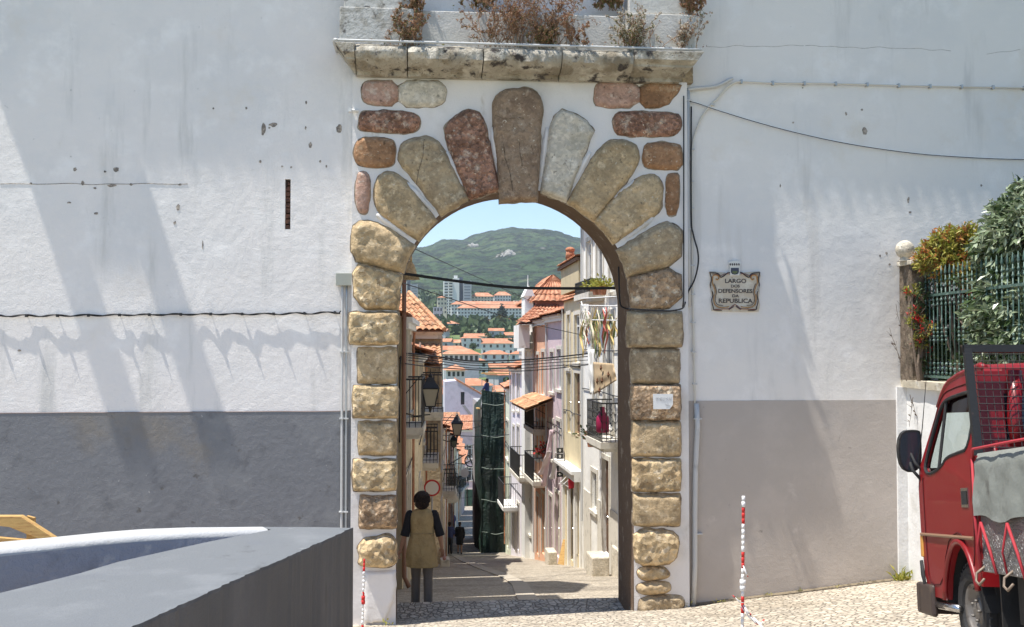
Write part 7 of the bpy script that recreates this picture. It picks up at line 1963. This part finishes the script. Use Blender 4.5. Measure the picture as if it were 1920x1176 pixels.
# ------------------------------------------------------------------ overhead cables
def cable(lab, pts, Y0, Y1=None, r_=.012, m=None, name='overhead_cable'):
    D_ = densify(pts, 6); n = len(D_)
    P = [W(x, y, lerp(Y0, Y1 if Y1 is not None else Y0, i / (n - 1))) for i, (x, y) in enumerate(D_)]
    q = MB(); q.tube(P, r_, 5); o = q.build(name, m or MT['black'], None, smooth=True, loc=P[0]); return tag(o, lab, 'cable', 'cables slung over the street')
cable('thickest black cable sagging across the top of the arch view', [(742, 511), (790, 518), (870, 529), (960, 539), (1060, 541), (1180, 540)], 1.4, 1.6, .022)
cable('thin line running down from the stone bracket towards the pinnacle', [(772, 464), (835, 493), (931, 536), (985, 560), (1000, 566)], 5, 30, .009)
cable('thin line crossing in front of the towers down to the sunny facades', [(744, 527), (850, 562), (959, 598), (1030, 615), (1100, 630)], 4, 14, .009)
for k, dy in enumerate((0, 3.5, 8, 13)):
    cable(('top', 'second', 'third', 'lowest')[k] + ' strand of the cable bundle slung from the shady side to the white house', [(750, 672 + dy), (756, 665 + dy * .7), (768, 663 + dy), (828, 670 + dy), (883, 677 + dy), (959, 676 + dy * 1.2), (1030, 671 + dy * 1.2), (1104, 663 + dy * 1.5)], 7.5, 16, (.02, .012, .010, .010)[k])
cable('separate cable below the bundle, holding the lantern bracket line', [(760, 682), (790, 686), (828, 690), (954, 696), (1030, 692), (1104, 684)], 7.8, 16, .013)
cable('brown-black vertical feed cable beside the drainpipe', [(752, 668), (750, 690), (749, 760), (749, 830)], 7.6, 7.6, .016)
cable('looping cable arching over the salmon house', [(940, 793), (980, 782), (1021, 769), (1045, 763), (1056, 768), (1058, 780), (1058, 870)], 44, 21, .018)
cable('sagging cable hooked onto the mauve house', [(904, 820), (954, 815), (997, 809), (1014, 812), (1020, 827), (1020, 850)], 44, 24, .016)
cable('cable running level in front of the low tiled roofs', [(800, 786), (828, 788), (870, 790), (905, 789)], 24, 45, .02)
cable('lower level cable in front of the shady row', [(826, 816), (860, 817), (905, 819)], 33, 45, .02)
cable('cable slanting across the green netting', [(904, 893), (930, 875), (957, 846)], 45.5, 44, .02)
cable('cable slanting up from the shady row behind the lantern', [(832, 876), (850, 866), (873, 852)], 40, 50, .03)
for k in range(5):
    y0 = 800 + 32 * k
    cable(('highest', 'second', 'middle', 'fourth', 'lowest')[k] + ' of the thin lines strung across the shady far street', [(832, y0), (868, y0 + 6), (904, y0 - 2)], 44 + k * 8, 46 + k * 8, .018)

# ------------------------------------------------------------------ lanterns and signs
def lantern(lab, px, py, Y, wallx, s=1.0):
    c = W(px, py, Y); t = thing('street_lantern', lab, 'street lantern', c, 'wrought iron lanterns on the left facades')
    h_ = .20 * s; w0, w1 = .085 * s, .155 * s
    q = MB()
    def sq(z, w): return [c + V(-w, -w, z), c + V(w, -w, z), c + V(w, w, z), c + V(-w, w, z)]
    a, b = sq(-h_, w0), sq(h_ * .7, w1)
    for i in range(4):
        q.tube([a[i], b[i]], .012 * s, 4); q.tube([a[i], a[(i + 1) % 4]], .012 * s, 4); q.tube([b[i], b[(i + 1) % 4]], .016 * s, 4)
    q.build('lantern_frame', MT['iron'], t)
    q = MB(); q.add(sq(h_ * .72, w1 * 1.1) + sq(h_ * 1.25, w1 * .62) + sq(h_ * 1.7, w1 * .35), [(4 * j + i, 4 * j + (i + 1) % 4, 4 * j + 4 + (i + 1) % 4, 4 * j + 4 + i) for j in (0, 1) for i in range(4)] + [(8, 9, 10, 11), (0, 1, 2, 3)])
    q.tube([c + V(0, 0, h_ * 1.7), c + V(0, 0, h_ * 1.9), c + V(0, 0, h_ * 2.05), c + V(0, 0, h_ * 2.5)], [.03 * s, .045 * s, .015 * s, .006], 8)
    q.tube([c + V(0, 0, -h_), c + V(0, 0, -h_ * 1.25), c + V(0, 0, -h_ * 1.6)], [.05 * s, .03 * s, .008], 8); q.build('lantern_cap', MT['iron'], t)
    q = MB(); k = .93; A_ = [c + (p_ - c) * k for p_ in a]; B_ = [c + (p_ - c) * k for p_ in b]; q.add(A_ + B_, [(i, (i + 1) % 4, 4 + (i + 1) % 4, 4 + i) for i in range(4)])
    q.build('lantern_glass', mat('milky_lantern_glass', (.42, .38, .29), .3) if 'milky_lantern_glass' not in bpy.data.materials else bpy.data.materials['milky_lantern_glass'], t)
    q = MB(); z = h_ * 1.5
    q.tube([V(wallx, Y, c.z + z), V(lerp(wallx, c.x, .5), Y, c.z + z), V(c.x, Y, c.z + z), ], .014 * s, 6)
    q.tube([V(wallx, Y, c.z - h_ * 1.6), V(lerp(wallx, c.x, .4), Y, c.z - h_ * 1.9), V(c.x, Y, c.z - h_ * 1.75)], .013 * s, 6)
    q.tube([V(wallx, Y, c.z + z - .28 * s), V(lerp(wallx, c.x, .45), Y, c.z + z - .02), V(lerp(wallx, c.x, .7), Y, c.z + z + .10 * s)], .009 * s, 5)
    q.build('bracket', MT['iron'], t, smooth=True)
lantern('nearer black iron lantern on a wall bracket above the woman', 807, 742, 9.0, -.12, 1.15)
lantern('farther black iron lantern hanging over the shady row', 857, 803, 32, 1.35, 1.5)
lantern('small dark lantern on the shady row near the road sign', 851, 830, 52, 2.2, 1.3)
Ysn = 22.5; c = W(810, 915, Ysn)
t = thing('road_sign', 'round white no-vehicles sign with a red rim behind the woman’s head'.replace('’', "'"), 'road sign', (c.x, Ysn, gz(Ysn)))
q = MB(); q.tube([(c.x, Ysn + .03, gz(Ysn) - .1), (c.x, Ysn + .03, c.z + .2)], .028, 8); q.build('post', MT['steelpipe'], t, smooth=True)
q = MB(); q.tube([c + V(0, .005, 0), c + V(0, -.012, 0)], .285, 32); q.build('red_rim', mat('sign_red', (.45, .03, .03), .4), t)
q = MB(); q.tube([c + V(0, -.010, 0), c + V(0, -.018, 0)], .225, 32); q.build('white_face', mat('sign_white', (.70, .68, .66), .4), t)

# things hung on the sunny facades
def R1p(px, py, out=0.0):
    n = R1F.n; A = R1F.A + n * out; B = R1F.B + n * out
    u, z = onplane(px, py, A, B); return A + R1F.t * u + V(0, 0, z)
t = thing('clothes_airer', 'white clothes airer and poles crowded with drying cords and cloths, on the white house', 'clothes airer', R1p(1120, 575, .5))
q = MB()
for (a, b) in (((1090, 560), (1158, 556)), ((1092, 573), (1160, 574)), ((1090, 566), (1092, 573)), ((1108, 600), (1158, 601)), ((1108, 690), (1109, 575))):
    q.tube([R1p(*a, .9), R1p(*b, .9)], .016, 6)
q.build('airer_frame', MT['whitew'], t)
for i in range(46):
    px = rr2.uniform(1087, 1156); y0 = rr2.uniform(574, 604); L = rr2.uniform(25, 85); o = rr2.uniform(.75, 1.0); q = MB()
    mm = rr2.choice(['w', 'y', 'y', 'g', 'c', 'c', 'g', 'r'])
    pts = [R1p(px + 3 * math.sin(j * 1.3 + i), y0 + L * j / 5, o) for j in range(6)]
    kk = rr2.uniform(.25, .75); q.tube(pts, [.018 * kk, .035 * kk, .045 * kk, .05 * kk, .04 * kk, .02 * kk], 6, sx=.5)
    M_ = {'w': MT['whitew'], 'y': 'strawy', 'g': 'leafy', 'c': 'creamy', 'r': 'rosy'}[mm]
    if isinstance(M_, str):
        M_ = bpy.data.materials.get(M_ + '_cloth') or mat(M_ + '_cloth', {'strawy': (.55, .42, .18), 'leafy': (.14, .18, .06), 'creamy': (.62, .55, .42), 'rosy': (.45, .12, .10)}[M_], .85)
    q.build('hanging_cloth', M_, t, smooth=True)
q = MB()
for k in range(3):
    for j in range(14):
        a = 6.283 * j / 14; b = 6.283 * (j + 1) / 14; q.tube([R1p(1094 + k * 4 + 6 * math.cos(a), 598 + 14 * math.sin(a), .9), R1p(1094 + k * 4 + 6 * math.cos(b), 598 + 14 * math.sin(b), .9)], .012, 4)
q.build('coiled_cord', MT['ivory'], t)
def cloth_sheet(name, lab, corners, m, out, cat, ripple=.04):
    q = MB(); n = 12; vs = []
    for i in range(n + 1):
        for j in range(n + 1):
            u, v = i / n, j / n
            x = lerp(lerp(corners[0][0], corners[1][0], u), lerp(corners[3][0], corners[2][0], u), v); y = lerp(lerp(corners[0][1], corners[1][1], u), lerp(corners[3][1], corners[2][1], u), v)
            vs.append(R1p(x, y, out + ripple * noise.noise(V(u * 5, v * 3, out))))
    q.add(vs, [(i * (n + 1) + j, i * (n + 1) + j + 1, (i + 1) * (n + 1) + j + 1, (i + 1) * (n + 1) + j) for i in range(n) for j in range(n)])
    o = q.build(name, m, None, smooth=True, loc=vs[0], fix=False)
    md = o.modifiers.new('t', 'SOLIDIFY'); md.thickness = .006
    return tag(o, lab, cat)
o = cloth_sheet('printed_cloth', 'sandy cloth with brown blotches hung out below the airer', [(1112, 679), (1150, 682), (1156, 713), (1114, 740)], mat('sandy_cloth', (.48, .36, .22), .9), .95, 'cloth')
q = MB()
for (px, py) in ((1127, 690), (1141, 703), (1120, 715), (1129, 714), (1124, 733)):
    c = R1p(px, py, 1.0)
    for k in range(5):
        a = k * 1.256; q.tube([c, c + V(0, -.09 * math.cos(a), .09 * math.sin(a))], [.035, .012], 5, sx=.4)
x = q.build('print_motif', mat('brown_print', (.13, .06, .03), .9), o)
cloth_sheet('white_towel', 'long white towel hanging beside the airer over the yellow house edge', [(1102, 655), (1114, 655), (1114, 738), (1106, 740)], MT['bwhite'], .9, 'towel')
c = R1p(1130, 792, .6)
q = MB(); q.tube([c + V(0, 0, -.25), c + V(0, 0, -.22), c + V(0, 0, .10), c + V(0, 0, .20), c + V(0, 0, .26), c + V(0, 0, .38)], [.13, .16, .16, .11, .06, .05], 14)
tag(q.build('gas_bottle', mat('magenta_enamel', (.30, .015, .07), .45), None, smooth=True, loc=c), 'dark magenta gas bottle standing on the ornate lower balcony', 'gas bottle')
def pot_plant(lab, c, r_, n, mats, w=None):
    t = thing('potted_plant', lab, 'potted plant', c, 'potted plants on the balconies')
    q = MB(); q.tube([c, c + V(0, 0, .22)], [.09, .12], 10); q.build('pot', MT['tile'], t)
    q = MB()
    for _ in range(n):
        d_ = Vector((rnd.gauss(0, 1), rnd.gauss(0, 1), abs(rnd.gauss(0, 1)))).normalized(); leaf(q, c + V(0, 0, .2) + d_ * r_ * rnd.random(), d_, .12, .03, rnd.choices(range(len(mats)), w)[0] if w else 0)
    q.build('foliage', mats, t, fix=False)
pot_plant('green potted plant on the upper balcony of the white house', R1p(1108, 553, .3), .22, 120, [LG])
pot_plant('second potted plant at the far end of the upper balcony', R1p(1118, 553, .3), .20, 110, [LG, LD], [.6, .4])
pot_plant('bushy green plant high on the white house balcony near the arch', R1p(1130, 553, .3), .30, 150, [LG])
q3 = W(1022, 862, 25.5); pot_plant('red flowering plant on the mauve house balcony', V(q3.x, q3.y, q3.z), .45, 260, [FL, LD], [.5, .5])
pot_plant('dry-leaved plant below the ornate balcony', R1p(1108, 838, .35), .45, 160, [LD, DW] if 'DW' in globals() else [LD], [.6, .4])
# tilted banners on poles
for (x0, y0, x1, y1, lab, cc) in ((1033, 806, 1018, 912, 'pink and white striped banner leaning from the mauve house', (.72, .55, .58)), (1043, 848, 1033, 898, 'white crumpled banner hanging beside the arrow signs', (.75, .74, .74)), (1028, 846, 1012, 890, 'pale flag on a slanting pole by the red flowers', (.7, .6, .6))):
    a = W(x0, y0, 23.0); b = W(x1, y1, 24.0); q = MB(); n = 10; vs = []
    for i in range(n + 1):
        p_ = a.lerp(b, i / n)
        for j in range(4): vs.append(p_ + V(-.05 + j * .055 + .02 * math.sin(i * 1.1 + j), .05 * math.sin(i * .9 + j * 2), 0))
    q.add(vs, [(i * 4 + j, i * 4 + j + 1, (i + 1) * 4 + j + 1, (i + 1) * 4 + j) for i in range(n) for j in range(3)])
    o = q.build('banner', mat(lab.split()[0] + '_banner_cloth', cc, .8), None, smooth=True, loc=a, fix=False); md = o.modifiers.new('t', 'SOLIDIFY'); md.thickness = .01
    tag(o, lab, 'banner', 'banners on the mauve house')
    q = MB(); q.tube([a + V(.06, .02, .1), b + V(.14, .02, 0)], .015, 6); q.build('pole', MT['whitew'], o)
# black stack of arrow signs
t = thing('arrow_sign_stack', 'black pictogram signs with white arrows stacked on the mauve house corner', 'sign', W(1051, 865, 21.5))
for k in range(5):
    y0 = 840 + k * 11.2; Ys_ = 21.5
    a = W(1044, y0, Ys_); b = W(1056, y0 + 9.6, Ys_); q = MB(); q.box(a.x, b.x, Ys_, Ys_ + .04, b.z, a.z); q.build('sign_panel', MT['iron'], t)
    cx_ = (a.x + b.x) / 2; cz = (a.z + b.z) / 2; q = MB(); s_ = .045
    if k in (0, 1, 3): q.prism([(cx_ - s_, Ys_ - .01, cz), (cx_, Ys_ - .01, cz + s_ * 1.2), (cx_ + s_, Ys_ - .01, cz), (cx_ + .014, Ys_ - .01, cz), (cx_ + .014, Ys_ - .01, cz - s_), (cx_ - .014, Ys_ - .01, cz - s_), (cx_ - .014, Ys_ - .01, cz)], (0, .01, 0))
    else: q.prism([(cx_ - s_ * 1.2, Ys_ - .01, cz), (cx_, Ys_ - .01, cz + s_), (cx_, Ys_ - .01, cz + .014), (cx_ + s_, Ys_ - .01, cz + .014), (cx_ + s_, Ys_ - .01, cz - .014), (cx_, Ys_ - .01, cz - .014), (cx_, Ys_ - .01, cz - s_)], (0, .01, 0))
    q.build('arrow', MT['bwhite'], t)
# red and white shop lamp box / awning
t = thing('shop_awning', 'folded red awning on white arms above the white shopfront', 'awning', W(1068, 905, 19.5))
a = W(1066, 898, 19.5); b = W(1081, 914, 19.5); q = MB(); q.prism([a, W(1079, 894, 19.5), b, W(1067, 917, 19.5)], (0, .12, 0)); q.build('awning_cloth', mat('red_awning_cloth', (.50, .02, .04), .7), t)
q = MB()
for p0, p1 in (((1052, 912), (1068, 898)), ((1050, 903), (1068, 915)), ((1048, 908), (1062, 894))): q.tube([W(*p0, 19.6), W(*p1, 19.6)], .018, 5)
q.build('awning_arm', MT['whitew'], t)
# stone benches and blocks at the sunny kerb
for (x0, x1, y0, y1, Y, lab) in ((1110, 1143, 1046, 1066, 12.3, 'grey stone doorstep block under the white corner house'), (1028, 1045, 1036, 1046, 22, 'pale stone block on the kerb by the mauve house'), (1159, 1166, 1034, 1068, 11.5, 'tall stone kerb post at the near end of the white corner house')):
    a = W(x0, y0, Y); b = W(x1, y1, Y); q = MB(); z0 = zs(Y) - .3; q.box(a.x, b.x, Y, Y + .9, z0, a.z); o = q.build('stone_block', MT['s_pale'], None, loc=(a.x, Y, z0)); bevel(o, .03); tag(o, lab, 'stone block')
# wood leaning board
q = MB(); a = W(1046, 1058, 19); b = W(1056, 1012, 19.4); q.prism([a, W(1058, 1060, 19), b + V(.06, 0, 0), b], (0, .05, 0)); tag(q.build('leaning_board', WD, None, loc=a), 'pale board leaning against the white shopfront base', 'board')
q = MB(); a = W(826, 1060, 22); b = W(843, 1060, 22); q.box(a.x, b.x, 22, 22.6, zs(22) - .2, W(830, 1050, 22).z); tag(bevel(q.build('stone_step', MT['surr'], None, loc=a), .02), 'brown stone step at the foot of the stone-coloured end wall', 'step')
# roadside lamps and round things hung along the shady row
for k, (px, py, d, r_) in enumerate(((883, 864, 80, .45), (871, 887, 70, .28))):
    c = W(px, py, d - 14); q = MB()
    if k == 0:
        n = 16; q.tube([c + V(r_ * math.cos(6.283 * j / n), 0, r_ * math.sin(6.283 * j / n)) for j in range(n + 1)], .05, 5, cap=False)
        for j in range(4): q.tube([c, c + V(r_ * math.cos(1.57 * j + .4), 0, r_ * math.sin(1.57 * j + .4))], .05, 5)
        tag(q.build('festive_ring', MT['iron'], None, loc=c), 'dark spoked street decoration ring hanging over the far street', 'decoration')
    else:
        q.tube([c, c + V(0, -.06, 0)], r_, 20); tag(q.build('round_sign', MT['bwhite'], None, loc=c), 'small round white sign on the shady row', 'road sign')

# ------------------------------------------------------------------ haze
hz = MB(); hz.box(-4400, 4800, -90, 3900, -60, 430)
hm = bpy.data.materials.new('thin_sea_haze'); hm.use_nodes = True; nt = hm.node_tree; nt.nodes.clear()
pv = nt.nodes.new('ShaderNodeVolumePrincipled'); pv.inputs['Color'].default_value = (.80, .88, 1.0, 1); pv.inputs['Density'].default_value = .00009; pv.inputs['Anisotropy'].default_value = .2
oo = nt.nodes.new('ShaderNodeOutputMaterial'); nt.links.new(pv.outputs[0], oo.inputs['Volume'])
o = hz.build('haze', hm, None, loc=(0, 0, 0)); tag(o, 'thin bluish sea haze filling the valley air', 'haze', None, 'stuff')
